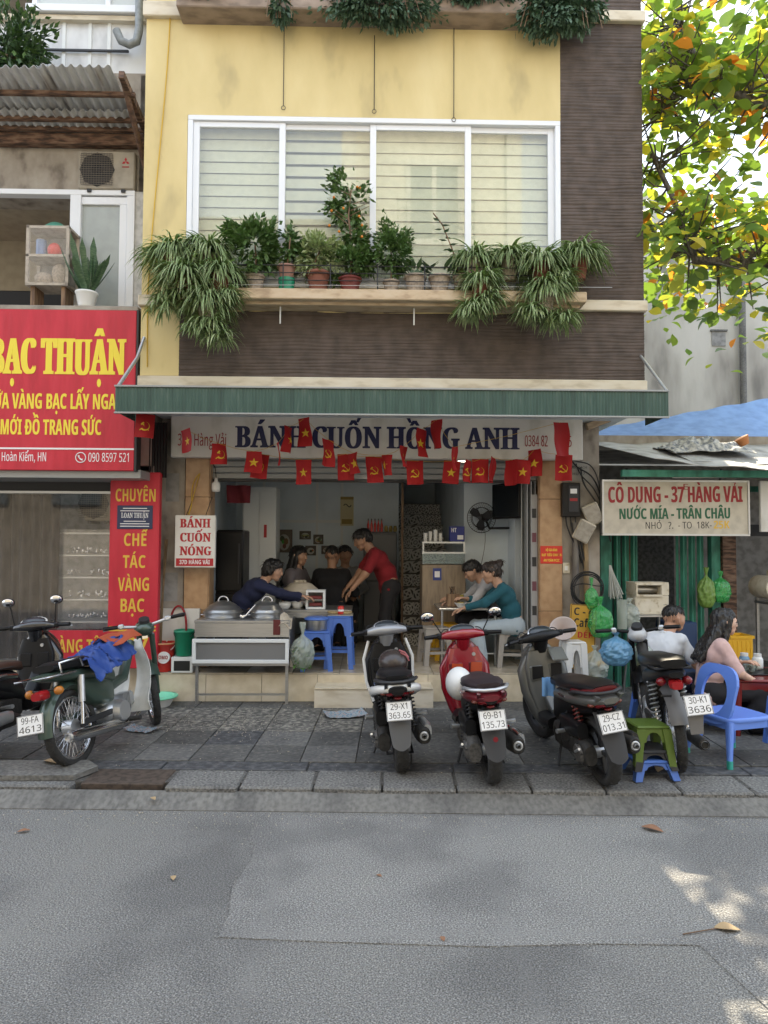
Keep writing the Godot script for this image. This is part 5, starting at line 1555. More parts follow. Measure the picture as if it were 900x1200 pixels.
func flag_mesh(w: float, hgt: float, sd: float, kind: String) -> Array:
	var wave := func(x, y):
		return Vector3(x, y, .022 * sin(x * (20.0 + fmod(sd, 3.0) * 6.0) + sd + y * 4.0) * (.25 - y / hgt) + .012 * sin(y * 20.0 + sd * 2.0 + x * 9.0))
	var cloth := MB.new().grid(func(u, v): return wave.call(lerpf(-w / 2, w / 2, u), lerpf(-hgt, 0, v)), 8, 8, .0012)
	if kind == "p": return [cloth, null]
	var e := MB.new()
	var polys := []
	var c := Vector2(0, -hgt * .52)
	if kind == "s":
		var r := w * .29
		for i in 5:
			var a0 := PI / 2 + TAU * i / 5
			var o := Vector2(cos(a0), sin(a0)) * r
			var l := Vector2(cos(a0 - PI / 5), sin(a0 - PI / 5)) * r * .39
			var rr_ := Vector2(cos(a0 + PI / 5), sin(a0 + PI / 5)) * r * .39
			polys.append([Vector2.ZERO, l, o, rr_])
	else:
		var r := w * .24
		# sickle: a tapering arc with a short handle
		var n := 12
		for i in n:
			var a0 := deg_to_rad(lerpf(-140, 80, float(i) / n))
			var a1 := deg_to_rad(lerpf(-140, 80, float(i + 1) / n))
			var t0 := r * .26 * (1.0 - float(i) / n * .95)
			var t1 := r * .26 * (1.0 - float(i + 1) / n * .95)
			polys.append([Vector2(cos(a0), sin(a0)) * (r - t0), Vector2(cos(a0), sin(a0)) * (r + t0 * .5), Vector2(cos(a1), sin(a1)) * (r + t1 * .5), Vector2(cos(a1), sin(a1)) * (r - t1)])
		polys.append([Vector2(-.80, -.60) * r, Vector2(-.66, -.74) * r, Vector2(-1.0, -1.12) * r, Vector2(-1.16, -.98) * r])
		# hammer: shaft and head
		var q := func(x0, y0, x1, y1, th):
			var d := Vector2(x1 - x0, y1 - y0).normalized()
			var s: Vector2 = Vector2(-d.y, d.x) * th
			return [Vector2(x0, y0) * r - s * r, Vector2(x1, y1) * r - s * r, Vector2(x1, y1) * r + s * r, Vector2(x0, y0) * r + s * r]
		polys.append(q.call(-.55, .45, .85, -.95, .09))
		polys.append(q.call(-.85, .25, -.30, .80, .17))
	for side in [1.0, -1.0]:
		for p in polys:
			var v := []
			for k in p:
				var b: Vector3 = wave.call(c.x + k.x, c.y + k.y)
				v.append(b + Vector3(0, 0, .0022 if side > 0 else -.0036))
			e.sm(-1)
			if side > 0: e.quad(v[0], v[1], v[2], v[3])
			else: e.quad(v[3], v[2], v[1], v[0])
	return [cloth, e]

func build_flags() -> void:
	var list := [[-1.813, 2.829, 0.234, 0.235, -0.63, "s"], [-1.475, 2.687, 0.253, 0.210, 0.77, "h"], [-1.156, 2.631, 0.112, 0.222, -0.28, "s"], [-1.104, 2.619, 0.006, 0.260, 0.00, "h"], [-0.900, 2.699, 0.258, 0.226, -1.21, "s"], [-0.797, 2.865, 0.224, 0.270, 1.20, "s"], [-0.648, 2.951, 0.221, 0.296, -0.82, "s"], [-0.408, 2.734, 0.270, 0.276, 0.89, "h"], [-0.674, 2.564, -0.014, 0.261, -0.21, "s"], [-0.250, 2.628, -0.016, 0.279, 0.00, "h"], [-0.168, 2.617, 0.150, 0.213, -1.04, "s"], [0.037, 2.602, -0.002, 0.278, 0.35, "h"], [0.164, 2.603, 0.140, 0.213, -0.99, "s"], [0.329, 2.676, 0.249, 0.219, 1.10, "h"], [0.454, 2.561, 0.008, 0.253, -0.18, "h"], [0.506, 2.849, 0.229, 0.287, 1.04, "s"], [0.647, 2.939, 0.258, 0.296, -1.05, "p"], [0.822, 2.668, 0.272, 0.235, 1.10, "s"], [0.837, 2.564, 0.001, 0.244, -0.15, "s"], [1.001, 2.564, 0.014, 0.226, 1.08, "h"], [1.123, 2.583, 0.010, 0.253, -0.15, "h"], [1.252, 2.605, -0.026, 0.262, 1.08, "p"], [1.436, 2.576, 0.015, 0.270, -0.85, "p"], [1.561, 2.578, 0.005, 0.253, 0.10, "s"], [1.679, 2.686, -0.012, 0.289, -0.91, "s"], [1.889, 2.930, 0.222, 0.349, 0.39, "p"], [1.976, 2.631, 0.022, 0.279, -0.10, "h"], [-2.083, 2.913, 0.600, 0.231, 0.36, "h"]]
	var lab := {"s": "small red flag with a gold star strung under the awning", "h": "small red flag with a gold hammer and sickle strung under the awning", "p": "small red flag twisted so no emblem shows, under the awning"}
	var front := []
	var back := []
	for i in list.size():
		var f: Array = list[i]
		var lb: String = lab[f[5]]
		if i == 27: lb = "small red flag with hammer and sickle hanging alone beside the jewellery sign"
		var t := thing("bunting_flag", lb, "flag", Vector3(f[0], f[1], f[2]), f[4], "red flags strung under the awning")
		t.rotation.z = rr(-.12, .12)
		t.rotation.x = rr(-.06, .06)
		var m := flag_mesh(.168 if i != 25 else .19, f[3] * .96, float(i) * 1.7, f[5])
		part(t, "cloth", m[0], mats.flag_red)
		if m[1] != null: part(t, "emblem", m[1], mats.flag_gold)
		if i == 27: continue
		(front if f[2] > .08 else back).append(Vector3(f[0], f[1], f[2]))
	for l in [front, back]:
		l.sort_custom(func(a, b): return a.x < b.x)
		var pts := []
		for i in l.size():
			pts.append(l[i])
			if i + 1 < l.size(): pts.append(l[i].lerp(l[i + 1], .5) + Vector3(0, -.012, 0))
		single("bunting_string", MB.new().tube(pts, .002, 4), mats.yellow_cord, "thin string carrying the %s red flags" % ("front row of" if l == front else "rear row of"), "string")

# a moulded plastic stool: top, four splayed legs, arched aprons
func plastic_stool(at: Vector3, h: float, w: float, m: Material, label: String, turn := 0.0, group := "", rung: Material = null) -> Node3D:
	var t := thing("plastic_stool", label, "stool", at, turn, group)
	part(t, "seat", MB.new().box(Vector3(0, h - .012, 0), Vector3(w, .024, w), Basis(), .01), m)
	var sp := w * .10
	for sx in [-1, 1]:
		for sz in [-1, 1]:
			var a := Vector3(sx * (w * .5 - .028), h - .02, sz * (w * .5 - .028))
			var b := Vector3(sx * (w * .5 - .02 + sp), 0, sz * (w * .5 - .02 + sp))
			var rings := []
			for k in 2:
				var c: Vector3 = [b, a][k]
				var hw: float = [.024, .030][k]
				rings.append([c + Vector3(hw, 0, hw), c + Vector3(hw, 0, -hw), c + Vector3(-hw, 0, -hw), c + Vector3(-hw, 0, hw)])
			part(t, "leg", MB.new().loft(rings, true, -1), m)
	for k in 4:
		var q := w * .5 - .012
		var xf := Transform3D(Basis(Vector3.UP, k * PI / 2), Vector3.ZERO) * Transform3D(Basis(Vector3.RIGHT, -atan(sp / h)), Vector3(0, h - .02, q))
		var i := q - .05
		var d := h * .34
		part(t, "apron", MB.new().prism([Vector2(-q, 0), Vector2(-q - .008, -d), Vector2(-i, -d), Vector2(-i * .8, -d * .55), Vector2(-i * .4, -d * .32), Vector2(0, -d * .26), Vector2(i * .4, -d * .32), Vector2(i * .8, -d * .55), Vector2(i, -d), Vector2(q + .008, -d), Vector2(q, 0)], -.003, .003, xf), m)
		if h > .3:
			var y := h * .33
			var e := w * .5 - .02 + sp * (1.0 - y / h)
			part(t, "rung", MB.new().box(Basis(Vector3.UP, k * PI / 2) * Vector3(0, y, e), Vector3(e * 2, .03, .008), Basis(Vector3.UP, k * PI / 2)), rung if rung else m)
	return t

func blob_bag(c: Vector3, r: Vector3, sd: int, neck := .35, folds := 9.0) -> MB:
	# a tied carrier bag: round belly, gathered neck, creases
	var n := FastNoiseLite.new()
	n.seed = sd
	n.frequency = 1.3
	return MB.new().grid(func(u, v):
		var a: float = -u * TAU
		var y: float = lerpf(-1.0, 1.0 + neck, v)
		var rad: float
		if y < .55: rad = sqrt(maxf(0.0, 1.0 - pow((y + .1) / 1.0, 2.0) * .98)) if y > -.9 else sqrt(maxf(0.0, (y + 1.0) * 4.0))
		else: rad = lerpf(.76, .1, smoothstep(.55, 1.05, y)) if y < 1.05 else lerpf(.1, .3, (y - 1.05) / maxf(neck, .05))
		rad *= 1.0 + .2 * n.get_noise_3d(cos(a) * 1.5, y * 1.5, sin(a) * 1.5) + .08 * sin(a * folds + y * 3.0) * smoothstep(-.6, .8, y) - .13 * absf(n.get_noise_3d(cos(a) * 4.0 + 7.0, y * 2.2, sin(a) * 4.0)) - .07 * absf(n.get_noise_3d(cos(a) * 9.0, y * 4.5, sin(a) * 9.0 + 3.0))
		return c + Vector3(cos(a) * rad * r.x, y * r.y, sin(a) * rad * r.z), 60, 40)

func bucket(called: String, label: String, at: Vector3, r: float, h: float, m: Material, hm: Material) -> Node3D:
	var t := thing(called, label, "bucket", at)
	part(t, "tub", MB.new().lathe([Vector2(0, 0), Vector2(r * .78, 0), Vector2(r * .82, .01), Vector2(r, h * .9), Vector2(r * 1.06, h * .91), Vector2(r * 1.06, h), Vector2(r * .97, h), Vector2(r * .94, h * .88), Vector2(r * .76, .02), Vector2(0, .02)], Vector3.ZERO, 28), m)
	part(t, "handle", MB.new().tube(bez(Vector3(-r * 1.05, h * .93, 0), Vector3(-r * .9, h * .6, r * 1.1), Vector3(r * .9, h * .6, r * 1.1), Vector3(r * 1.05, h * .93, 0), 14), .005, 6), hm)
	return t

func pot(label: String, at: Vector3, r: float) -> void:
	var t := thing("steamer_pot", label, "pot", at)
	part(t, "body", MB.new().lathe([Vector2(0, 0), Vector2(r * .98, 0), Vector2(r, .01), Vector2(r, .05), Vector2(r * 1.06, .055), Vector2(r * 1.06, .062), Vector2(0, .06)], Vector3.ZERO, 32), mats.steel)
	part(t, "lid", MB.new().lathe([Vector2(r * 1.02, .063), Vector2(r * .95, .085), Vector2(r * .7, .13), Vector2(r * .35, .165), Vector2(0, .175)], Vector3.ZERO, 32), mt("lid_steel", [.36, .36, .35], .3, .85))
	part(t, "lid_handle", MB.new().tube(bez(Vector3(-.05, .165, 0), Vector3(-.05, .23, 0), Vector3(.05, .23, 0), Vector3(.05, .165, 0), 10), .008, 8), mats.chrome)
	for s in [-1, 1]: part(t, "side_handle", MB.new().tube(bez(Vector3(s * r, .03, -.04), Vector3(s * (r + .06), .03, -.04), Vector3(s * (r + .06), .03, .04), Vector3(s * r, .03, .04), 8), .006, 6), mats.chrome)

func build_shop_things() -> void:
	# steel steaming counter
	var c := thing("steel_counter", "steel steaming counter with white framed lower panel in front of the porch", "counter")
	part(c, "top", b2(Vector3(-1.73, .925, -.42), Vector3(-.785, .952, .1), .005), mats.steel)
	part(c, "front_panel", b2(Vector3(-1.725, .785, .05), Vector3(-.79, .925, .095), .004), mats.steel)
	for x in [-1.725, -.80]: part(c, "side_panel", b2(Vector3(x, .66, -.4), Vector3(x + .012, .925, .05)), mats.steel)
	var fr := MB.new()
	fr.box(Vector3(-1.267, .752, .105), Vector3(.95, .035, .03), Basis(), .003)
	fr.box(Vector3(-1.267, .548, .105), Vector3(.95, .035, .03), Basis(), .003)
	for x in [-1.725, -.81]: fr.box(Vector3(x, .65, .105), Vector3(.035, .17, .03), Basis(), .003)
	part(c, "panel_frame", fr, mats.white_paint)
	part(c, "glass_panel", b2(Vector3(-1.71, .56, .094), Vector3(-.825, .74, .10)), mt("panel_grey", [.22, .22, .22], .2, .3))
	part(c, "lower_rail", b2(Vector3(-1.735, .505, .05), Vector3(-.79, .535, .1)), mats.steel)
	for x in [-1.72, -.83]:
		part(c, "leg", b2(Vector3(x, .122, .03), Vector3(x + .028, .51, .058)), mats.steel)
		part(c, "leg", b2(Vector3(x, .412, -.4), Vector3(x + .028, .66, -.372)), mats.steel)
	part(c, "crossbar", b2(Vector3(-1.70, .205, .035), Vector3(-.82, .225, .052)), mats.steel)
	part(c, "underside", b2(Vector3(-1.7, .64, -.38), Vector3(-.82, .66, .04)), mats.steel)
	single("red_tag", bx(Vector3.ZERO, Vector3(.07, .15, .012), .004), mt("tag_red", [.10, .012, .012], .5), "dark red folder hanging on the steel counter front", "tag", Vector3(-.915, .885, .104))
	pot("large domed steel steamer pot at the outer end of the counter", Vector3(-1.50, .953, -.17), .19)
	pot("smaller steel steamer pot beside the red tag on the counter", Vector3(-1.05, .953, -.17), .165)
	single("ladle", MB.new().tube([Vector3(-.03, .02, 0), Vector3(0, .01, 0), Vector3(.03, .025, 0), Vector3(.12, .13, -.02)], [.02, .022, .012, .006], 8), mats.chrome, "steel ladle lying between the steamer pots", "ladle", Vector3(-1.27, .965, -.02))
	single("dish_cloth", MB.new().grid(func(u, v): return Vector3(lerpf(-.06, .06, u), .03 * sin(u * 5.0) + .02 * sin(v * 8.0) - .10 * v * v, lerpf(-.05, .07, v)), 10, 10, .006), mv("cloth_beige", [.40, .35, .28], .9, .2, .03), "crumpled beige cloth on the counter corner", "cloth", Vector3(-.83, .975, .04))
	# bag of greens tied to the counter end
	var bg := thing("herb_bag", "clear bag of green herbs hanging from the counter end", "bag", Vector3(-.665, .63, .02))
	part(bg, "bag", blob_bag(Vector3.ZERO, Vector3(.12, .17, .09), 4, .75), mats.bag_clear)
	var hb := MB.new()
	for i in 420:
		var d := Vector3(rng.randfn(0, 1), rng.randfn(0, .7), rng.randfn(0, 1)).normalized()
		leaflet(hb, Vector3(rr(-.08, .08), rr(-.15, .06), rr(-.06, .06)), d, Vector3.UP, rr(.03, .06), .02)
	var hp := part(bg, "herbs", hb, mats.herb)
	hp.set_meta("kind", "stuff")
	# blue stools at the cooking corner
	plastic_stool(Vector3(-.55, .41, -.28), .40, .27, mats.stool_blue, "low blue plastic stool carrying a covered pot", .1, "blue stools by the counter")
	plastic_stool(Vector3(-.31, .41, -.40), .545, .25, mats.stool_blue, "tall blue plastic stool stacked with trays and a red can", -.05, "blue stools by the counter")
	var cp := thing("covered_pot", "steel pot with a blue lid on the low stool", "pot", Vector3(-.55, .811, -.28))
	part(cp, "body", MB.new().lathe([Vector2(0, 0), Vector2(.105, 0), Vector2(.11, .01), Vector2(.11, .11), Vector2(0, .11)], Vector3.ZERO, 24), mats.steel)
	part(cp, "lid", MB.new().lathe([Vector2(0, .111), Vector2(.128, .111), Vector2(.128, .125), Vector2(.1, .14), Vector2(0, .142)], Vector3.ZERO, 24), mats.stool_blue)
	single("tray", bx(Vector3.ZERO, Vector3(.28, .012, .24), .004), mats.steel, "flat steel tray on the tall blue stool", "tray", Vector3(-.31, .963, -.40))
	var can := thing("red_can", "red drink can on the tray of the tall blue stool", "can", Vector3(-.30, .970, -.36))
	part(can, "body", MB.new().lathe([Vector2(0, 0), Vector2(.026, 0), Vector2(.033, .01), Vector2(.033, .075), Vector2(.027, .085), Vector2(0, .083)], Vector3.ZERO, 18), mats.plastic_red)
	part(can, "stripe", MB.new().cyl(Vector3(0, .03, 0), Vector3(0, .05, 0), .0335, .0335, 18, false), mats.letter_white)
	for i in 2: single("flat_basket", MB.new().lathe([Vector2(0, 0), Vector2(.08, 0), Vector2(.09, .02), Vector2(.085, .02), Vector2(0, .006)], Vector3.ZERO, 20), mv("straw", [.42, .32, .17], .8, .2, .05), ["flat straw basket beside the red can", "second straw basket behind the red can"][i], "basket", Vector3(-.36 + i * .09, .970, -.42 + i * .03 - .04))
	# cooking table
	var t := thing("cooking_table", "steel cooking table behind the blue stools", "table", Vector3(-.62, .41, -.8))
	part(t, "top", bx(Vector3(0, .575, 0), Vector3(.86, .025, .55), .005), mats.steel)
	for sx in [-1, 1]:
		for sz in [-1, 1]: part(t, "leg", bx(Vector3(.40 * sx, .28, .24 * sz), Vector3(.03, .56, .03)), mats.steel)
	part(t, "apron", bx(Vector3(0, .53, .255), Vector3(.8, .06, .012)), mats.steel)
	var wc := thing("white_cabinet", "little white framed glass cabinet on the cooking table", "cabinet", Vector3(-.585, .999, -.63))
	var wf := MB.new()
	for q in [[0, .012, .21, .024], [0, .195, .21, .024]]: wf.box(Vector3(q[0], q[1], 0), Vector3(q[2], q[3], .14), Basis(), .003)
	for sx in [-1, 1]: wf.box(Vector3(sx * .093, .104, 0), Vector3(.024, .16, .14), Basis(), .003)
	part(wc, "frame", wf, mats.white_paint)
	part(wc, "back", bx(Vector3(0, .104, -.06), Vector3(.165, .16, .005)), mats.cement)
	part(wc, "shelf", bx(Vector3(0, .10, 0), Vector3(.165, .006, .11)), mats.alu)
	for i in 2: part(wc, "packets", bx(Vector3(0, .05 + i * .075, .0), Vector3(.14, .035, .08), .006), mt("packet_red", [.18, .03, .03], .5))
	for i in 3: single("bowl_stack", MB.new().lathe([Vector2(0, 0), Vector2(.04, 0), Vector2(.065, .04), Vector2(.068, .075), Vector2(.06, .075), Vector2(0, .03)], Vector3.ZERO, 20), mats.plastic_white, "stack of white bowls on the cooking table", "bowls", Vector3(-.92 + i * .13, .999, -.60 - .06 * i), "bowl stacks on the cooking table")
	var dome := thing("covered_platter", "cream domed cover over a platter on the cooking table", "platter", Vector3(-.78, .999, -.92))
	part(dome, "platter", MB.new().lathe([Vector2(0, 0), Vector2(.16, 0), Vector2(.2, .15), Vector2(0, .15)], Vector3.ZERO, 24), mats.steel)
	part(dome, "cover", MB.new().lathe([Vector2(.21, .15), Vector2(.19, .20), Vector2(.12, .26), Vector2(0, .285)], Vector3.ZERO, 24), mv("cream_cloth", [.48, .42, .33], .8, .1, .02))
	for i in 7: part(dome, "roll", MB.new().ell(Vector3(rr(-.08, .08), .28, rr(-.05, .05)), Vector3(.035, .02, .02), Basis(Vector3.UP, rr(0, 3)), 8, 6), mats.cream_cloth)
	# eating table with condiments
	var e := thing("eating_table", "steel eating table with bowls in front of the serving cabinet", "table", Vector3(1.08, .41, -.98))
	part(e, "top", bx(Vector3(0, .60, 0), Vector3(.66, .022, .98), .005), mats.steel)
	for sx in [-1, 1]:
		for sz in [-1, 1]: part(e, "leg", MB.new().cyl(Vector3(.29 * sx, 0, .45 * sz), Vector3(.29 * sx, .59, .45 * sz), .014, .014, 10), mats.steel)
	part(e, "brace", MB.new().cyl(Vector3(-.29, .12, .45), Vector3(.29, .12, .45), .009, .009, 8), mats.steel)
	var cb := thing("chopstick_box", "wooden chopstick box with spoons on the eating table", "box", Vector3(.93, 1.022, -.70))
	part(cb, "box", bx(Vector3(0, .07, 0), Vector3(.14, .14, .12), .006), mats.wood)
	for i in 9: part(cb, "chopstick", MB.new().cyl(Vector3(rr(-.05, .05), .1, rr(-.04, .04)), Vector3(rr(-.06, .06), .22, rr(-.04, .04)), .004, .003, 5), mats.letter_black if i % 2 else mats.wood)
	for i in 3:
		var b := thing("soup_bowl", "white bowl of food on the eating table", "bowl", Vector3(1.0 + i * .13, 1.022, -.60 - .12 * (i % 2)), 0, "bowls on the eating table")
		part(b, "bowl", MB.new().lathe([Vector2(0, 0), Vector2(.03, 0), Vector2(.035, .01), Vector2(.065, .045), Vector2(.07, .05), Vector2(.06, .046), Vector2(0, .02)], Vector3.ZERO, 20), mats.plastic_white)
		part(b, "food", MB.new().ell(Vector3(0, .042, 0), Vector3(.05, .02, .05), Basis(), 10, 6), mv("food%d" % i, [[.30, .25, .10], [.5, .46, .36], [.42, .36, .2]][i], .8, .4, .08, Vector3.ONE * 3))
	single("jug", MB.new().cyl(Vector3.ZERO, Vector3(0, .12, 0), .045, .05, 14), mt("yellow_glass", [.42, .36, .08], .2), "yellow glass jar on the eating table", "jar", Vector3(1.02, 1.022, -.86))
	single("phone", bx(Vector3.ZERO, Vector3(.07, .008, .14), .003), mats.black_plastic, "dark phone lying on the eating table edge", "phone", Vector3(1.30, 1.026, -.56))
	plastic_stool(Vector3(.72, .41, -.62), .40, .27, mats.stool_grey, "grey plastic stool tucked at the eating table corner", .2, "grey stools at the eating table")
	plastic_stool(Vector3(1.55, .41, -.52), .40, .28, mats.stool_grey, "grey plastic stool under the woman in teal", -.1, "grey stools at the eating table")
	plastic_stool(Vector3(.88, .41, -.95), .40, .26, mats.yellow_plastic, "yellow plastic stool pushed under the eating table", .1)
	# washing corner by the grubby column
	var rb := bucket("red_bucket", "red plastic paint bucket with round label on the porch", Vector3(-2.10, .41, -.16), .115, .29, mats.plastic_red, mats.plastic_white)
	part(rb, "lid_rim", MB.new().tube(circle(Vector3(0, .285, 0), Vector3.RIGHT, Vector3.FORWARD, .122, 24), .008, 6, true), mt("peach", [.62, .32, .16], .5))
	part(rb, "label", MB.new().cyl(Vector3(.025, .15, .0), Vector3(.031, .15, .113), .06, .06, 20), mats.letter_white)
	text(rb, "OMO", Vector3(.03, .135, .115), .035, .09, mats.letter_maroon, true, false, .003)
	bucket("green_bucket", "green plastic bucket standing on a carton by the steel counter", Vector3(-1.885, .568, -.14), .10, .26, mats.plastic_green, mats.dark_metal)
	var cr := thing("carton", "black and white printed carton under the green bucket", "box", Vector3(-1.88, .41, -.14))
	part(cr, "box", bx(Vector3(0, .078, 0), Vector3(.215, .155, .2), .004), mats.plastic_white)
	part(cr, "print", bx(Vector3(0, .07, .1005), Vector3(.16, .10, .002)), mats.letter_black)
	var wb := thing("foam_board", "white board with a red hose draped over it behind the buckets", "board", Vector3(-1.99, .41, -.29))
	part(wb, "board", bx(Vector3(0, .31, 0), Vector3(.45, .62, .04), .006), mats.sign_white)
	part(wb, "hose", MB.new().tube(bez(Vector3(-.06, .56, .03), Vector3(-.02, .70, .05), Vector3(.10, .70, .05), Vector3(.10, .40, .06), 14), .011, 8), mats.letter_maroon)
	var br := thing("broom", "worn broom leaning on the porch edge beside the red bucket", "broom", Vector3(-2.20, .125, .04))
	part(br, "handle", MB.new().cyl(Vector3(0, .18, 0), Vector3(-.01, .72, -.12), .014, .012, 8), mats.plastic_white)
	var brs := MB.new()
	for i in 40: brs.cyl(Vector3(rr(-.05, .05), 0, rr(-.02, .03)), Vector3(rr(-.012, .012), .26, -.03), .003, .003, 3, false)
	part(br, "bristles", brs, mt("broom_grey", [.10, .09, .085], .9))
	var bs := thing("plastic_basin", "mint green and white plastic basin on the pavement by the porch", "basin", Vector3(-2.07, .122, .13))
	part(bs, "basin", MB.new().lathe([Vector2(0, 0), Vector2(.12, 0), Vector2(.17, .09), Vector2(.165, .09), Vector2(.115, .012), Vector2(0, .012)], Vector3.ZERO, 28), mats.plastic_white)
	part(bs, "rim", MB.new().lathe([Vector2(.168, .085), Vector2(.195, .088), Vector2(.198, .10), Vector2(.165, .103), Vector2(.13, .05), Vector2(.128, .05)], Vector3.ZERO, 28), mats.mint)
	# bamboo poles and yellow cord on the grubby column
	for i in 2: single("bamboo_pole", MB.new().cyl(Vector3(-2.18 + i * .03, .42, -.2), Vector3(-2.13 - i * .02, 1.75, -.33), .012, .01, 8), mv("bamboo", [.22, .15, .08], .7, .3, .03, Vector3(2, .5, 2)), ["thin bamboo pole leaning on the grubby column", "second bamboo pole crossing the first on the grubby column"][i], "pole")
	single("looped_rope", MB.new().tube(bez(Vector3(-1.80, 2.45, -.33), Vector3(-1.95, 2.3, -.32), Vector3(-1.82, 2.1, -.32), Vector3(-1.90, 2.02, -.25), 12) + bez(Vector3(-1.88, 2.0, -.22), Vector3(-1.86, 2.2, -.3), Vector3(-1.84, 2.3, -.33), Vector3(-1.80, 2.44, -.325), 8), .005, 5), mats.yellow_cord, "looped yellow cord hanging on the marble column", "cord")
	# alley wall services
	var me := thing("electric_meter", "electricity meter in a black box on the alley wall", "meter", Vector3(2.13, 2.02, -.34))
	part(me, "box", bx(Vector3(0, .17, .04), Vector3(.19, .36, .09), .006), mats.black_plastic)
	part(me, "face", bx(Vector3(.02, .18, .088), Vector3(.11, .28, .012), .004), mats.grey_plastic)
	part(me, "dial", bx(Vector3(.02, .26, .096), Vector3(.07, .05, .004)), mats.letter_white)
	part(me, "label", bx(Vector3(.02, .17, .096), Vector3(.08, .03, .003)), mats.letter_maroon)
	for i in 3: part(me, "cable", MB.new().tube(bez(Vector3(-.05 + i * .05, 0, .04), Vector3(-.05 + i * .05, -.2, .06), Vector3(.05 + i * .04, -.25, .06), Vector3(.12 + i * .03, -.5 - i * .1, .03), 10), .008, 5), mats.cable)
	for q in [[Vector3(2.26, 1.86, -.26), .30, "tilted beige junction box hanging from cables on the alley wall"], [Vector3(2.36, 2.04, -.28), -.25, "square beige junction box above the tilted one"]]:
		var jb := thing("junction_box", q[2], "box", q[0])
		jb.rotation = Vector3(.15, -.2, -q[1] * 1.6)
		part(jb, "case", bx(Vector3.ZERO, Vector3(.17, .22, .1), .01), mats.beige_metal)
		part(jb, "lid", bx(Vector3(0, 0, .055), Vector3(.155, .2, .012), .004), mv("lid_grey", [.36, .33, .28], .6, .2, .03))
	var sw := thing("wall_switch", "beige wall switch under the red safety plate", "switch", Vector3(2.095, 1.465, -.35))
	part(sw, "plate", bx(Vector3.ZERO, Vector3(.075, .115, .012), .004), mats.beige_metal)
	part(sw, "rocker", bx(Vector3(0, .0, .008), Vector3(.03, .05, .008), .002), mats.plastic_white)
	for i in 4:
		var x := 2.0 + i * .1
		single("wall_cable", MB.new().tube(bez(Vector3(2.1 + i * .05, 2.66 - i * .04, -.32), Vector3(2.25, 2.5 - i * .1, -.25), Vector3(2.38, 2.75 - i * .12, -.28), Vector3(2.47 + i * .03, 2.2 - i * .15, -.3), 14), .007 + .002 * (i % 2), 5), mats.cable, "black cable sagging among the boxes on the alley wall", "cable", Vector3.ZERO, "cables on the alley wall")
	for q in [[2.20, .035, "old grey pipe running up the alley wall beside the coil"], [2.31, .03, "yellowish pipe running up the alley wall behind the coil"]]:
		single("wall_pipe", MB.new().cyl(Vector3(q[0], .2, -.31), Vector3(q[0] - .02, 1.95, -.31), q[1], q[1], 12), mv("pipe_%d" % int(q[0] * 100), [.26, .18, .09] if q[0] > 2.25 else [.14, .125, .11], .6, .3, .02, Vector3(1, .4, 1)), q[2], "pipe")

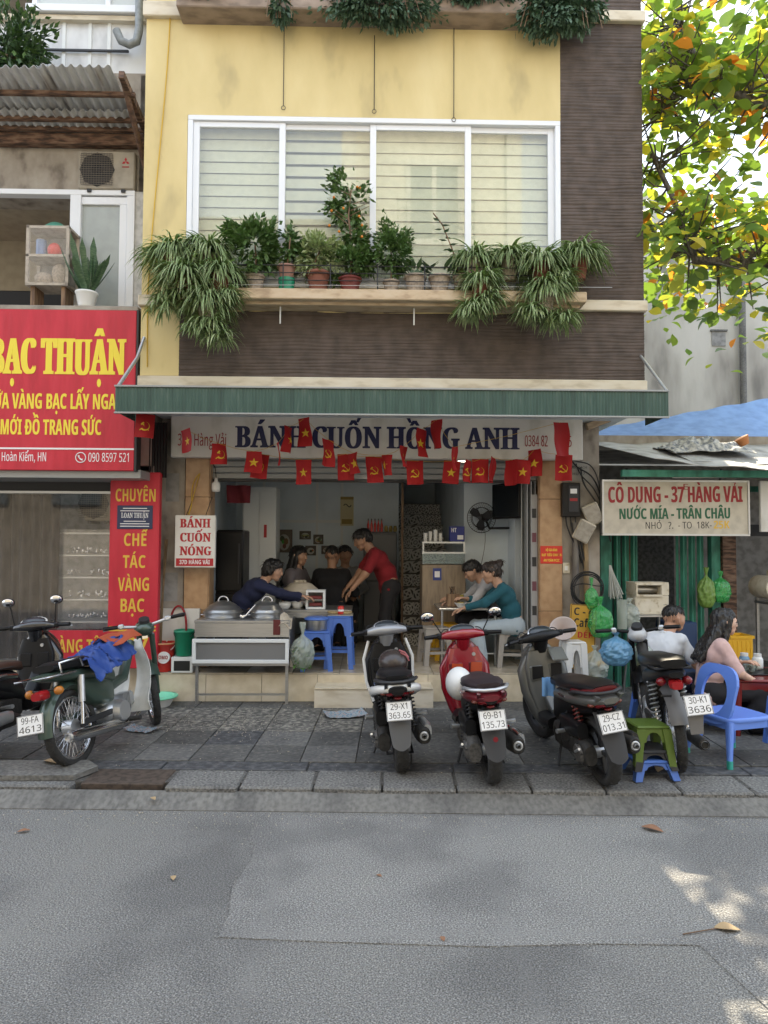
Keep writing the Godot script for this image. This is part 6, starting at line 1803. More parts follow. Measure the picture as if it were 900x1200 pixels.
func build_stall_things() -> void:
	# wire coil
	var co := MB.new()
	for i in 5: co.tube(circle(Vector3(rr(-.02, .02), rr(-.02, .02), i * .012), Vector3.RIGHT, (Vector3.UP + Vector3(0, 0, rr(-.1, .1))).normalized(), rr(.15, .18), 26), .006, 5, true)
	co.tube(bez(Vector3(-.16, .02, .03), Vector3(-.05, .12, .05), Vector3(.1, .0, .05), Vector3(.17, .05, .03), 10), .006, 5)
	single("wire_coil", co, mats.cable, "coil of black cable hung over the alley pipes", "cable", Vector3(2.265, 1.25, -.2))
	# bags hung at the corner
	single("green_bag", blob_bag(Vector3.ZERO, Vector3(.125, .17, .09), 21, .5, 13), mats.bag_green, "bulging green plastic bag hanging below the cable coil", "bag", Vector3(2.37, .93, -.08))
	single("green_bag", blob_bag(Vector3.ZERO, Vector3(.07, .12, .06), 25, .8, 11), mats.bag_green, "limp narrow green bag between the coil and the gate", "bag", Vector3(2.30, 1.16, -.14))
	var straws := MB.new()
	for i in 60: straws.cyl(Vector3(rr(-.01, .01), .0, 0), Vector3(rr(-.01, .14), -.36 + rr(0, .06), rr(-.04, .04)), .002, .004, 4, false)
	single("straw_bundle", straws, mt("straw_clear", [.50, .52, .48], .3), "bundle of pale drinking straws hung on the green gate", "straws", Vector3(2.55, 1.50, -.3))
	single("cup_stack", MB.new().cyl(Vector3.ZERO, Vector3(0, .3, 0), .05, .055, 16), mats.bag_clear, "tall stack of clear plastic cups by the green gate", "cups", Vector3(2.62, .85, -.15))
	single("clear_bag", blob_bag(Vector3.ZERO, Vector3(.11, .13, .08), 31, .4), mats.bag_clear, "clear bag of cups hanging beside the cane press", "bag", Vector3(2.72, .98, -.2))
	# cane press
	var p := thing("cane_press", "beige metal sugar cane press on steel legs in the stall doorway", "machine", Vector3(2.98, .12, -.35))
	p.rotation.y = .08
	part(p, "hood", b2(Vector3(-.18, .86, -.16), Vector3(.195, 1.065, .06), .01), mats.beige_metal)
	part(p, "hood", MB.new().box(Vector3(.005, 1.19, -.05), Vector3(.375, .02, .22)).box(Vector3(-.168, 1.123, -.05), Vector3(.024, .115, .22)).box(Vector3(.152, 1.123, -.05), Vector3(.084, .115, .22)).box(Vector3(0, 1.123, -.15), Vector3(.3, .115, .02)), mats.beige_metal)
	part(p, "roller", MB.new().cyl(Vector3(-.15, 1.12, -.06), Vector3(.11, 1.12, -.06), .04, .04, 16), mats.steel)
	part(p, "slot_frame", MB.new().box(Vector3(-.03, 1.182, .07), Vector3(.29, .02, .03)).box(Vector3(-.03, 1.062, .07), Vector3(.29, .02, .03)).box(Vector3(-.17, 1.12, .07), Vector3(.02, .1, .03)).box(Vector3(.11, 1.12, .07), Vector3(.02, .1, .03)), mats.beige_metal)
	part(p, "tray", bx(Vector3(0, .855, .03), Vector3(.38, .02, .28), .004), mats.steel)
	for sx in [-1, 1]:
		part(p, "leg", MB.new().cyl(Vector3(.16 * sx, .85, .1), Vector3(.24 * sx, 0, .2), .014, .014, 8), mats.steel)
		part(p, "leg", MB.new().cyl(Vector3(.16 * sx, .85, -.1), Vector3(.2 * sx, 0, -.2), .014, .014, 8), mats.steel)
	# bags on the gate
	single("green_bag", blob_bag(Vector3.ZERO, Vector3(.11, .14, .08), 41, .5, 11), mats.bag_green, "bright green bag tied to the folded gate beyond the press", "bag", Vector3(3.88, 1.22, -.6))
	single("green_bag", blob_bag(Vector3.ZERO, Vector3(.10, .18, .08), 43, .5, 9), mv("bag_olive", [.16, .28, .06], .4, .3, .04), "olive bag hanging beside the bright green one on the gate", "bag", Vector3(3.72, 1.20, -.6))
	# crates
	var cr := thing("yellow_crate", "yellow plastic crate behind the seated woman", "crate", Vector3(3.90, .50, -.42))
	for q in [[0, 0, .12, .33, .25, .01], [0, 0, -.12, .33, .25, .01]]: part(cr, "wall", bx(Vector3(0, .125, q[2]), Vector3(.33, .25, .012), .003), mats.yellow_plastic)
	for sx in [-1, 1]: part(cr, "wall", bx(Vector3(.16 * sx, .125, 0), Vector3(.012, .25, .23), .003), mats.yellow_plastic)
	part(cr, "rim", MB.new().box(Vector3(0, .245, .125), Vector3(.36, .03, .02)).box(Vector3(0, .245, -.125), Vector3(.36, .03, .02)).box(Vector3(.17, .245, 0), Vector3(.02, .03, .23)).box(Vector3(-.17, .245, 0), Vector3(.02, .03, .23)), mats.yellow_plastic)
	for i in 7: part(cr, "rib", bx(Vector3(-.14 + i * .047, .11, .129), Vector3(.008, .2, .006)), mats.yellow_plastic)
	part(cr, "base", bx(Vector3(0, .008, 0), Vector3(.32, .012, .22)), mats.yellow_plastic)
	for i in 2: single("blue_crate", bx(Vector3.ZERO, Vector3(.34, .30, .3), .008), mt("crate_blue", [.02, .05, .13], .5), ["dark blue crate stacked in the stall doorway", "dark blue crate beneath the other in the doorway"][i], "crate", Vector3(3.42, .72 - i * .31, -.7), "blue crates in the stall")
	single("support_box", bx(Vector3.ZERO, Vector3(.36, .38, .3), .008), mats.cab_wood, "brown wooden box under the yellow crate", "box", Vector3(3.90, .308, -.42))
	# red table with glasses and jars
	var t := thing("red_table", "low dark red plastic table set with jars and glasses", "table", Vector3(3.42, .12, .95), -.12)
	part(t, "top", bx(Vector3(0, .465, 0), Vector3(.62, .03, .66), .012), mats.table_red)
	for sx in [-1, 1]:
		for sz in [-1, 1]: part(t, "leg", MB.new().loft([ring(Vector3(.28 * sx, 0, .30 * sz), Basis(Vector3.RIGHT, Vector3.FORWARD, Vector3.UP), .022, .022, 8), ring(Vector3(.27 * sx, .46, .29 * sz), Basis(Vector3.RIGHT, Vector3.FORWARD, Vector3.UP), .034, .034, 8)]), mats.table_red)
	for sx in [-1, 1]: part(t, "apron", bx(Vector3(.28 * sx, .42, 0), Vector3(.012, .08, .56)), mats.table_red)
	for sz in [-1, 1]: part(t, "apron", bx(Vector3(0, .42, .30 * sz), Vector3(.52, .08, .012)), mats.table_red)
	single("tray", bx(Vector3.ZERO, Vector3(.40, .012, .32), .005), mats.black_plastic, "black tray of glasses on the red table", "tray", Vector3(3.44, .606, .93))
	for i in 5:
		var g := thing("tea_glass", "small tea glass on the black tray", "glass", Vector3(3.30 + (i % 3) * .075, .613, .86 + (i / 3) * .09), 0, "tea glasses on the tray")
		part(g, "glass", MB.new().lathe([Vector2(0, 0), Vector2(.024, 0), Vector2(.028, .07), Vector2(.026, .07), Vector2(.022, .006), Vector2(0, .006)], Vector3.ZERO, 14), mats.tint_glass)
		part(g, "tea", MB.new().cyl(Vector3(0, .007, 0), Vector3(0, .05, 0), .022, .024, 12), mt("tea", [.18, .14, .05], .2))
	for i in 3:
		var j := thing("plastic_jar", ["white plastic jar at the tray edge", "white plastic jar behind the glasses", "blue bottle with white cap among the jars"][i] + " on the red table", "jar", Vector3([3.50, 3.57, 3.40][i], .613, [.82, .98, .78][i]))
		part(j, "body", MB.new().lathe([Vector2(0, 0), Vector2(.042, 0), Vector2(.045, .02), Vector2(.045, .09), Vector2(.03, .11), Vector2(0, .11)], Vector3.ZERO, 18), mats.plastic_white if i < 2 else mats.bag_blue)
		part(j, "cap", MB.new().cyl(Vector3(0, .108, 0), Vector3(0, .135, 0), .033, .033, 16), mats.plastic_white)
	for i in 3: single("fruit", MB.new().ell(Vector3.ZERO, Vector3(.04, .037, .04)), mt("kumquat_big", [.28, .22, .05], .5), "yellowish fruit heaped on the table corner", "fruit", Vector3(3.22 + i * .055, .635, .72 + .02 * (i % 2)), "fruit on the red table")
	# blue chair with arched back
	var ch := thing("plastic_chair", "bright blue plastic chair with cut-out back standing empty on the pavement", "chair", Vector3(2.74, .122, 1.82), -1.28)
	var plate := func(outer: Array, inner: Array, z: float, b: Basis, o: Vector3):
		var mb := MB.new()
		mb.sm(-1)
		var n := outer.size()
		for s in [1, -1]:
			for i in n:
				var k := (i + 1) % n
				var v := [outer[i], outer[k], inner[k], inner[i]]
				var w := []
				for q in v: w.append(o + b * Vector3(q.x, q.y, z * s - .25 * q.x * q.x))
				if s > 0: mb.quad(w[0], w[1], w[2], w[3])
				else: mb.quad(w[3], w[2], w[1], w[0])
		for e in [outer, inner]:
			for i in n:
				var k := (i + 1) % n
				var a0: Vector3 = o + b * Vector3(e[i].x, e[i].y, z - .25 * e[i].x * e[i].x)
				var a1: Vector3 = o + b * Vector3(e[k].x, e[k].y, z - .25 * e[k].x * e[k].x)
				var c0: Vector3 = o + b * Vector3(e[i].x, e[i].y, -z - .25 * e[i].x * e[i].x)
				var c1: Vector3 = o + b * Vector3(e[k].x, e[k].y, -z - .25 * e[k].x * e[k].x)
				if e == outer: mb.quad(c0, c1, a1, a0)
				else: mb.quad(a0, a1, c1, c0)
		return mb
	var ou := []
	var inn := []
	for i in 28:
		var a := TAU * i / 28
		var cs := cos(a)
		var sn := sin(a)
		ou.append(Vector2(signf(cs) * pow(absf(cs), .6) * (.20 if sn > 0 else .19), .19 + signf(sn) * pow(absf(sn), .6) * .22))
		inn.append(Vector2(cs * .125, .19 + sn * .155))
	part(ch, "backrest", plate.call(ou, inn, .012, Basis(Vector3.RIGHT, -.22), Vector3(0, .31, .19)), mats.chair_blue)
	part(ch, "seat", MB.new().loft([ring(Vector3(0, .315, 0), Basis(Vector3.RIGHT, Vector3.FORWARD, Vector3.UP), .20, .21, 28, 5), ring(Vector3(0, .34, 0), Basis(Vector3.RIGHT, Vector3.FORWARD, Vector3.UP), .21, .22, 28, 5), ring(Vector3(0, .348, 0), Basis(Vector3.RIGHT, Vector3.FORWARD, Vector3.UP), .19, .20, 28, 5)]), mats.chair_blue)
	for sx in [-1, 1]:
		for sz in [-1, 1]:
			var a := Vector3(.165 * sx, .325, .17 * sz)
			var b := Vector3(.215 * sx, .03, .22 * sz)
			var U := Basis(Vector3.RIGHT, Vector3.FORWARD, Vector3.UP)
			var lg := part(ch, "leg", MB.new().loft([ring(b, U, .016, .016, 10, 4), ring(a, U, .028, .026, 10, 4)]), mats.chair_blue)
			part(lg, "foot", MB.new().loft([ring(b - Vector3(0, .03, 0), U, .018, .018, 10, 4), ring(b + Vector3(0, .03, 0), U, .0185, .0185, 10, 4)]), mats.teal_plastic)
	for k in 2: part(ch, "apron", bx(Vector3(0, .29, .19 * (k * 2 - 1)), Vector3(.34, .05, .01)), mats.chair_blue)
	for k in 2: part(ch, "apron", bx(Vector3(.185 * (k * 2 - 1), .29, 0), Vector3(.01, .05, .35)), mats.chair_blue)
	# other stools
	plastic_stool(Vector3(3.42, .12, 1.52), .40, .28, mats.stool_blue, "blue plastic stool half hidden by the red table edge", .2)
	plastic_stool(Vector3(2.92, .12, 1.02), .27, .28, mats.stool_blue, "low blue stool under the woman in pink", .1, "low stools under the seated pair")
	plastic_stool(Vector3(2.60, .12, .72), .27, .28, mats.stool_blue, "low blue stool under the man in the white shirt", .1, "low stools under the seated pair")
	plastic_stool(Vector3(1.955, .124, 2.19), .13, .26, mats.stool_blue, "dark blue stool at the bottom of the kerbside stack", .08, "stools stacked at the kerb", mats.teal_plastic)
	plastic_stool(Vector3(1.955, .19, 2.19), .13, .25, mats.grey_plastic, "grey brown stool in the middle of the kerbside stack", .05, "stools stacked at the kerb")
	plastic_stool(Vector3(1.955, .215, 2.19), .27, .235, mats.stool_green, "olive green stool on top of the kerbside stack", .03, "stools stacked at the kerb", mats.teal_plastic)
	# white stool with a basket
	plastic_stool(Vector3(1.99, .12, .25), .66, .2, mats.plastic_white, "tall white plastic stool under the pink basket", .1)
	single("plastic_basket", MB.new().lathe([Vector2(0, 0), Vector2(.07, 0), Vector2(.125, .13), Vector2(.13, .135), Vector2(.12, .13), Vector2(.065, .01), Vector2(0, .01)], Vector3.ZERO, 24, Basis(Vector3.RIGHT, .9) * Basis(Vector3.BACK, .3)), mt("pale_pink", [.58, .50, .47], .5, 0, {"back": [.2, .17, .16]}), "pale pink plastic basket leaning on the white stool", "basket", Vector3(1.92, .83, .20))
	# shopping on the pavement by the grey scooter
	var nb := thing("snack_bag", "see-through bag of bottles and yellow fruit on the alley floor", "bag", Vector3(2.22, .52, .2))
	part(nb, "bag", blob_bag(Vector3.ZERO, Vector3(.13, .16, .1), 51, .3), mats.bag_clear)
	for i in 5: part(nb, "fruit", MB.new().ell(Vector3(rr(-.07, .07), rr(-.1, .05), rr(-.03, .06)), Vector3.ONE * .035), mats.yellow_plastic if i % 2 else mats.plastic_white)
	single("support_crate", bx(Vector3.ZERO, Vector3(.36, .26, .3), .008), mats.crate_blue, "dark blue crate under the see-through bag", "crate", Vector3(2.22, .25, .15))

var UPB := Basis(Vector3.RIGHT, Vector3.FORWARD, Vector3.UP)
var SIDE := Basis(Vector3.BACK, -PI / 2)

func wheel(parent: Node3D, c: Vector3, R: float, w: float, spoked: bool, rim_m: Material, turn := 0.0) -> Node3D:
	var n := Node3D.new()
	n.name = "wheel"
	parent.add_child(n, true)
	n.position = c
	n.rotation.y = turn
	var t := .062 if not spoked else .05
	part(n, "tyre", MB.new().lathe([Vector2(R - t, -w * .3), Vector2(R - t * .7, -w * .48), Vector2(R - t * .35, -w * .5), Vector2(R - t * .12, -w * .40), Vector2(R, -w * .12), Vector2(R, w * .12), Vector2(R - t * .12, w * .40), Vector2(R - t * .35, w * .5), Vector2(R - t * .7, w * .48), Vector2(R - t, w * .3), Vector2(R - t - .004, 0), Vector2(R - t, -w * .3)], Vector3.ZERO, 40, SIDE), mats.rubber)
	# tread blocks
	var tr := MB.new()
	for i in 44:
		var a := TAU * i / 44
		var s := 1.0 if i % 2 else -1.0
		tr.box(Vector3(s * w * .2, sin(a) * (R - .0035), cos(a) * (R - .0035)), Vector3(w * .26, .009, R * TAU / 44 * .62), Basis(Vector3.RIGHT, -a + PI / 2) * Basis(Vector3.UP, s * .4))
	part(n, "tread", tr, mats.rubber)
	var Ri := R - t
	part(n, "rim", MB.new().lathe([Vector2(Ri - .018, -w * .28), Vector2(Ri + .004, -w * .34), Vector2(Ri + .004, w * .34), Vector2(Ri - .018, w * .28), Vector2(Ri - .02, 0), Vector2(Ri - .018, -w * .28)], Vector3.ZERO, 40, SIDE), rim_m)
	part(n, "hub", MB.new().cyl(Vector3(-w * .55, 0, 0), Vector3(w * .55, 0, 0), .06 if spoked else .045, -1, 20), mats.alu)
	var sp := MB.new()
	if spoked:
		for i in 36:
			var a := TAU * i / 36
			var b := a + (.35 if i % 2 else -.35)
			var x := .022 if i % 4 < 2 else -.022
			sp.cyl(Vector3(x, sin(b) * .055, cos(b) * .055), Vector3(0, sin(a) * (Ri - .012), cos(a) * (Ri - .012)), .0022, .0022, 4, false)
	else:
		for i in 5:
			var a := TAU * i / 5
			sp.box(Vector3(0, sin(a), cos(a)) * Ri * .55, Vector3(w * .35, .035, Ri * .85), Basis(Vector3.RIGHT, -a), .006)
	part(n, "spokes", sp, mats.chrome if spoked else rim_m)
	return n

func plate(parent: Node3D, at: Vector3, tilt: float, l1: String, l2: String, yaw := 0.0) -> void:
	var n := Node3D.new()
	n.name = "license_plate"
	parent.add_child(n, true)
	n.position = at
	n.rotation = Vector3(tilt, yaw, 0)
	part(n, "panel", bx(Vector3.ZERO, Vector3(.19, .14, .003), .001), mats.letter_white)
	text(n, l1, Vector3(0, .012, .0016), .044, .125, mats.letter_black, false, false, .0012)
	text(n, l2, Vector3(0, -.052, .0016), .044, .160, mats.letter_black, false, false, .0012)
	part(n, "border", MB.new().box(Vector3(0, .067, .002), Vector3(.184, .003, .0015)).box(Vector3(0, -.067, .002), Vector3(.184, .003, .0015)).box(Vector3(.091, 0, .002), Vector3(.003, .13, .0015)).box(Vector3(-.091, 0, .002), Vector3(.003, .13, .0015)), mats.letter_black)

func spring(a: Vector3, b: Vector3, r: float, turns: int) -> MB:
	var pts := []
	var d := (b - a).normalized()
	var u := d.cross(Vector3.BACK).normalized()
	var v := d.cross(u)
	for i in turns * 8 + 1:
		var t := float(i) / (turns * 8)
		pts.append(a.lerp(b, t) + (u * cos(t * turns * TAU) + v * sin(t * turns * TAU)) * r)
	return MB.new().tube(pts, r * .24, 5)

func mirror(parent: Node3D, a: Vector3, b: Vector3, rx: float, m: Material) -> void:
	var n := Node3D.new()
	n.name = "mirror"
	parent.add_child(n, true)
	part(n, "stem", MB.new().tube([a, a.lerp(b, .6) + Vector3(0, .03, 0), b], .006, 6), m)
	part(n, "head", MB.new().ell(b, Vector3(rx, rx * .72, .022), Basis(), 18, 10), m)
	part(n, "mirror_glass", MB.new().lathe([Vector2(0, 0), Vector2(rx * .9, 0), Vector2(rx * .85, .006), Vector2(0, .007)], Vector3.ZERO, 20, Basis(Vector3.RIGHT, PI / 2 + .25) * Basis.from_scale(Vector3(1, 1, .74))), mt("mirror_face", [.85, .86, .88], .05, 1.0), b + Vector3(0, 0, .016))

func loft_z(st: Array, e := 2.6, n := 20) -> MB:
	# stations [z, centre y, half width, half height], front to back
	var rings := []
	for s in st: rings.append(ring(Vector3(0, s[1], s[0]), Basis(), s[2], s[3], n, e))
	return MB.new().loft(rings)

func scooter(c: Dictionary) -> Node3D:
	var t := thing("scooter", c.label, "scooter", c.at, c.turn, "scooters parked on the pavement")
	t.rotation.z = c.lean
	t.scale = Vector3.ONE * .91
	var low := Vector3(0, -.065, 0)
	var body: Material = c.body
	var trim: Material = c.get("trim", mats.black_plastic)
	var R := .245
	wheel(t, Vector3(0, R, 0), R, .105, false, mats.dark_metal)
	wheel(t, Vector3(0, R, -1.27), R, .09, false, mats.dark_metal, c.get("steer", 0.0))
	# lower mechanics
	part(t, "engine_case", MB.new().loft([ring(Vector3(-.115, .285, -.52), Basis(), .045, .085, 16), ring(Vector3(-.12, .29, -.40), Basis(), .06, .11, 16), ring(Vector3(-.12, .285, -.18), Basis(), .055, .085, 16), ring(Vector3(-.12, .265, .02), Basis(), .06, .10, 16), ring(Vector3(-.12, .255, .10), Basis(), .045, .07, 16)]), c.get("case", mats.dusty_black))
	part(t, "case_cover", MB.new().cyl(Vector3(-.17, .26, .0), Vector3(-.19, .26, .0), .075, .06, 20), mv("case_grey", [.085, .08, .075], .55, .4, .04, Vector3.ONE * 2))
	part(t, "engine_block", bx(Vector3(0, .33, -.42), Vector3(.2, .2, .34), .03), mats.dusty_black)
	part(t, "air_box", MB.new().loft([ring(Vector3(-.135, .42, -.30), Basis(), .04, .06, 14, 4), ring(Vector3(-.14, .43, -.14), Basis(), .05, .075, 14, 4), ring(Vector3(-.13, .42, .03), Basis(), .04, .055, 14, 4)]), mats.black_plastic)
	for q in 7:
		var an := TAU * q / 7
		part(t, "case_bolt", MB.new().cyl(Vector3(-.175, .275 + sin(an) * .085, -.05 + cos(an) * .12), Vector3(-.19, .275 + sin(an) * .085, -.05 + cos(an) * .12), .006, .006, 6), mats.dark_metal)
	for q in 5: part(t, "cooling_rib", bx(Vector3(-.172, .29, -.44 + q * .03), Vector3(.02, .12, .008), .002), c.get("case", mats.dusty_black))
	part(t, "hose", MB.new().tube(bez(Vector3(-.10, .50, -.28), Vector3(-.20, .46, -.2), Vector3(-.19, .34, -.34), Vector3(-.12, .30, -.46), 10), .009, 6), mats.cable)
	part(t, "kick_lever", MB.new().tube([Vector3(-.19, .27, -.02), Vector3(-.215, .30, .06), Vector3(-.215, .335, .13)], .010, 6), mats.alu)
	part(t, "axle_nut", MB.new().cyl(Vector3(-.07, R, 0), Vector3(.09, R, 0), .02, .02, 10), mats.alu)
	for s in [-1, 1]:
		if s > 0 and not c.get("two_shocks", false): continue
		var a := Vector3(.105 * s, .60, -.10)
		var b := Vector3(.125 * s, .30, .02)
		part(t, "shock_absorber", MB.new().cyl(a, b, .016, .016, 10), mats.dark_metal)
		part(t, "shock_spring", spring(a.lerp(b, .08), b.lerp(a, .1), .03, 9), c.get("spring", mats.dark_metal))
	var mf := part(t, "muffler", MB.new().loft([ring(Vector3(.16, .245, -.40), Basis(), .03, .035, 16), ring(Vector3(.165, .26, -.30), Basis(), .052, .058, 16), ring(Vector3(.175, .285, .02), Basis(), .058, .068, 16), ring(Vector3(.18, .30, .17), Basis(), .052, .062, 16), ring(Vector3(.18, .302, .19), Basis(), .04, .05, 16)]), mats.dusty_black)
	part(mf, "heat_shield", MB.new().loft([ring(Vector3(.205, .30, -.22), Basis(), .034, .05, 14), ring(Vector3(.215, .315, .05), Basis(), .038, .058, 14), ring(Vector3(.215, .325, .13), Basis(), .030, .048, 14)]), c.get("shield", mats.alu))
	part(mf, "end_cap", MB.new().tube(circle(Vector3(.18, .303, .192), Vector3.RIGHT, Vector3.UP, .027, 18), .009, 6, true), mats.alu)
	part(mf, "outlet", MB.new().cyl(Vector3(.18, .303, .19), Vector3(.18, .303, .222), .015, .015, 14, false), mats.alu)
	# body
	part(t, "under_tray", loft_z([[-.62, .40, .10, .06], [-.4, .47, .12, .08], [-.05, .56, .11, .06], [.14, .60, .08, .04]]), mats.black_plastic)
	part(t, "side_body", loft_z(c.get("tail", [[-.64, .46, .09, .10], [-.54, .54, .12, .16], [-.36, .61, .135, .13], [-.10, .665, .125, .085], [.10, .70, .105, .06], [.22, .72, .08, .042], [.30, .735, .04, .024]]), 2.3, 24), mats.black_plastic, low)
	for s in [-1, 1]:
		# crisp upper and lower side panels over the dark inner body
		var xf := Transform3D(Basis(Vector3.UP, PI / 2), Vector3.ZERO)
		var up := [Vector2(.60, .56), Vector2(.58, .67), Vector2(.44, .735), Vector2(.10, .765), Vector2(-.20, .79), Vector2(-.31, .785), Vector2(-.24, .735), Vector2(-.02, .685), Vector2(.22, .635), Vector2(.40, .545), Vector2(.52, .50)]
		var pb := Basis(Vector3.UP, s * .125) * Basis(Vector3.BACK, s * .10)
		part(t, "side_panel", MB.new().prism(up, -.012, .012, Transform3D(pb, Vector3(s * .128, .005, 0)) * xf), body, low)
		part(t, "lower_panel", MB.new().prism([Vector2(.62, .36), Vector2(.60, .54), Vector2(.50, .49), Vector2(.36, .535), Vector2(.16, .60), Vector2(.02, .62), Vector2(.14, .54), Vector2(.34, .44), Vector2(.50, .34)], -.010, .010, Transform3D(pb, Vector3(s * .122, 0, 0)) * xf), trim, low)
	part(t, "seat", loft_z([[-.66, .70, .06, .025], [-.58, .735, .105, .04], [-.36, .76, .13, .038], [-.20, .77, .14, .036], [-.10, .79, .145, .036], [.10, .815, .13, .03], [.22, .82, .085, .02]], 3.6, 24), c.get("seat", mats.black_plastic), low)
	part(t, "tail_cowling", loft_z([[-.48, .655, .13, .05], [-.12, .70, .165, .062], [.10, .725, .152, .055], [.22, .74, .115, .042], [.31, .75, .055, .022]], 2.4, 24), c.get("cowling", body), low)
	for s in [-1, 1]:
		part(t, "seat_seam", MB.new().tube([Vector3(.128 * s, .745, -.42), Vector3(.143 * s, .76, -.2), Vector3(.144 * s, .785, .02), Vector3(.10 * s, .808, .2)], .004, 5), mats.grey_plastic, low)
		part(t, "badge", bx(Vector3(.158 * s, .70, -.22), Vector3(.008, .018, .12), .003), mats.chrome, low)
		part(t, "brake_cable", MB.new().tube(bez(Vector3(.19 * s, .97, -1.0), Vector3(.16 * s, 1.06, -1.06), Vector3(.06 * s, 1.0, -1.1), Vector3(.05 * s, .86, -1.03), 10), .005, 5), mats.cable)
	if c.has("mx"): part(t, "reflector", MB.new().cyl(Vector3(0, .40, .318), Vector3(0, .402, .327), .018, .018, 14), mt("lamp_red", [.16, .008, .012], .12))
	part(t, "hugger", MB.new().grid(func(u, v):
		var a: float = lerpf(.35, 2.4, v)
		var x: float = lerpf(-.065, .065, u)
		return Vector3(x, R + sin(a) * (R + .03 - x * x * 5.0), cos(a) * (R + .03 - x * x * 5.0)), 6, 14, .004), mats.dusty_black)
	part(t, "grab_rail", MB.new().tube([Vector3(-.15, .755, -.06), Vector3(-.16, .79, .08), Vector3(-.12, .80, .22), Vector3(-.04, .80, .275), Vector3(.04, .80, .275), Vector3(.12, .80, .22), Vector3(.16, .79, .08), Vector3(.15, .755, -.06)], .014, 8), c.get("rail", mats.dark_metal), low)
	if c.has("cowl"): part(t, "tail_cowl", MB.new().tube([Vector3(-.17, .58, -.42), Vector3(-.178, .655, -.2), Vector3(-.165, .70, .02), Vector3(-.135, .735, .16), Vector3(-.07, .755, .26), Vector3(.07, .755, .26), Vector3(.135, .735, .16), Vector3(.165, .70, .02), Vector3(.178, .655, -.2), Vector3(.17, .58, -.42)], [.03, .035, .036, .034, .03, .03, .034, .036, .035, .03], 10), c.cowl, low)
	var tl := part(t, "tail_light", loft_z([[.14, .635, .10, .03], [.24, .65, .085, .027], [.285, .66, .05, .016]], 3.0, 18), mt("lamp_red", [.16, .008, .012], .12))
	for s in [-1, 1]: part(tl, "indicator", MB.new().ell(Vector3(.10 * s, .645, .19), Vector3(.03, .016, .035)), mt("lamp_amber", [.14, .03, .015], .12))
	# mud guard behind the wheel, plate on it
	part(t, "mud_guard", MB.new().grid(func(u, v):
		var x: float = lerpf(-.085, .085, u) * (1.0 - .25 * pow(v, 3.0))
		return Vector3(x, lerpf(.58, .27 - .03 * cos((u - .5) * PI), v), lerpf(.17, .315, pow(v, .75)) - x * x * 3.0), 8, 8, .006), c.get("guard", mats.grey_plastic))
	part(t, "plate_bracket", bx(Vector3(0, .585, .20), Vector3(.12, .05, .06), .008), mats.black_plastic)
	part(t, "plate_lamp", MB.new().ell(Vector3(0, .612, .235), Vector3(.03, .012, .025)), mats.lamp_red)
	plate(t, Vector3(0, .525, .275), -.38, c.plate[0], c.plate[1])
	# floor, shield, front
	part(t, "footboard", MB.new().loft([ring(Vector3(0, .31, -.98), Basis(), .12, .03, 16, 4), ring(Vector3(0, .30, -.80), Basis(), .18, .035, 16, 4), ring(Vector3(0, .31, -.62), Basis(), .165, .05, 16, 4)]), trim)
	var sh := []
	for q in [[.20, -.98, .11, .10], [.32, -1.00, .175, .085], [.50, -1.02, .225, .06], [.68, -1.05, .225, .065], [.79, -1.06, .16, .07], [.88, -1.05, .09, .06]]: sh.append(ring(Vector3(0, q[0], q[1]), UPB, q[2], q[3], 24, 2.8))
	part(t, "leg_shield", MB.new().loft(sh), c.get("front", body))
	part(t, "inner_panel", MB.new().loft([ring(Vector3(0, .34, -.945), UPB, .13, .03, 20, 3.5), ring(Vector3(0, .52, -.968), UPB, .17, .03, 20, 3.5), ring(Vector3(0, .72, -.985), UPB, .175, .035, 20, 3.5), ring(Vector3(0, .85, -.99), UPB, .13, .03, 20, 3.5)]), c.get("inner", trim))
	for s in [-1, 1]: part(t, "glove_box", bx(Vector3(.085 * s, .66, -.950), Vector3(.12, .13, .02), .012, Basis(Vector3.RIGHT, -.06)), c.get("glove", trim))
	for s in [-1, 1]:
		part(t, "pocket", MB.new().prism([Vector2(-.05, -.05), Vector2(.05, -.05), Vector2(.06, .05), Vector2(-.035, .06)], 0, .004, Transform3D(Basis(Vector3.RIGHT, -.06), Vector3(.085 * s, .665, -.9385))), c.get("pocket", trim))
	part(t, "centre_hump", loft_z([[-.95, .44, .05, .14], [-.90, .40, .06, .09], [-.80, .345, .05, .03]], 2.6, 16), c.get("inner", trim))
	part(t, "key_lock", MB.new().cyl(Vector3(.08, .79, -.965), Vector3(.08, .79, -.945), .016, .016, 12), mats.alu)
	part(t, "nose", MB.new().ell(Vector3(0, .70, -1.12), Vector3(.17, .22, .10), Basis(Vector3.RIGHT, .2), 20, 12), c.get("front", body))
	part(t, "headlight", MB.new().ell(Vector3(0, .78, -1.19), Vector3(.11, .07, .05), Basis(), 16, 8), mats.chrome)
	part(t, "front_fender", MB.new().grid(func(u, v):
		var a: float = lerpf(-.5, 2.3, v)
		var x: float = lerpf(-.06, .06, u)
		var rr2: float = .272 - x * x * 6.0
		return Vector3(x, R + sin(a) * rr2, -1.27 - cos(a) * rr2), 6, 14, .005), c.get("front", body))
	for s in [-1, 1]: part(t, "fork", MB.new().cyl(Vector3(.065 * s, R, -1.27), Vector3(.05 * s, .66, -1.12), .018, .022, 10), mats.dark_metal)
	# steering head
	var hb := Node3D.new()
	hb.name = "handlebar"
	t.add_child(hb, true)
	hb.position = Vector3(0, .955, -.985)
	hb.rotation.y = c.get("steer", 0.0)
	var cov := []
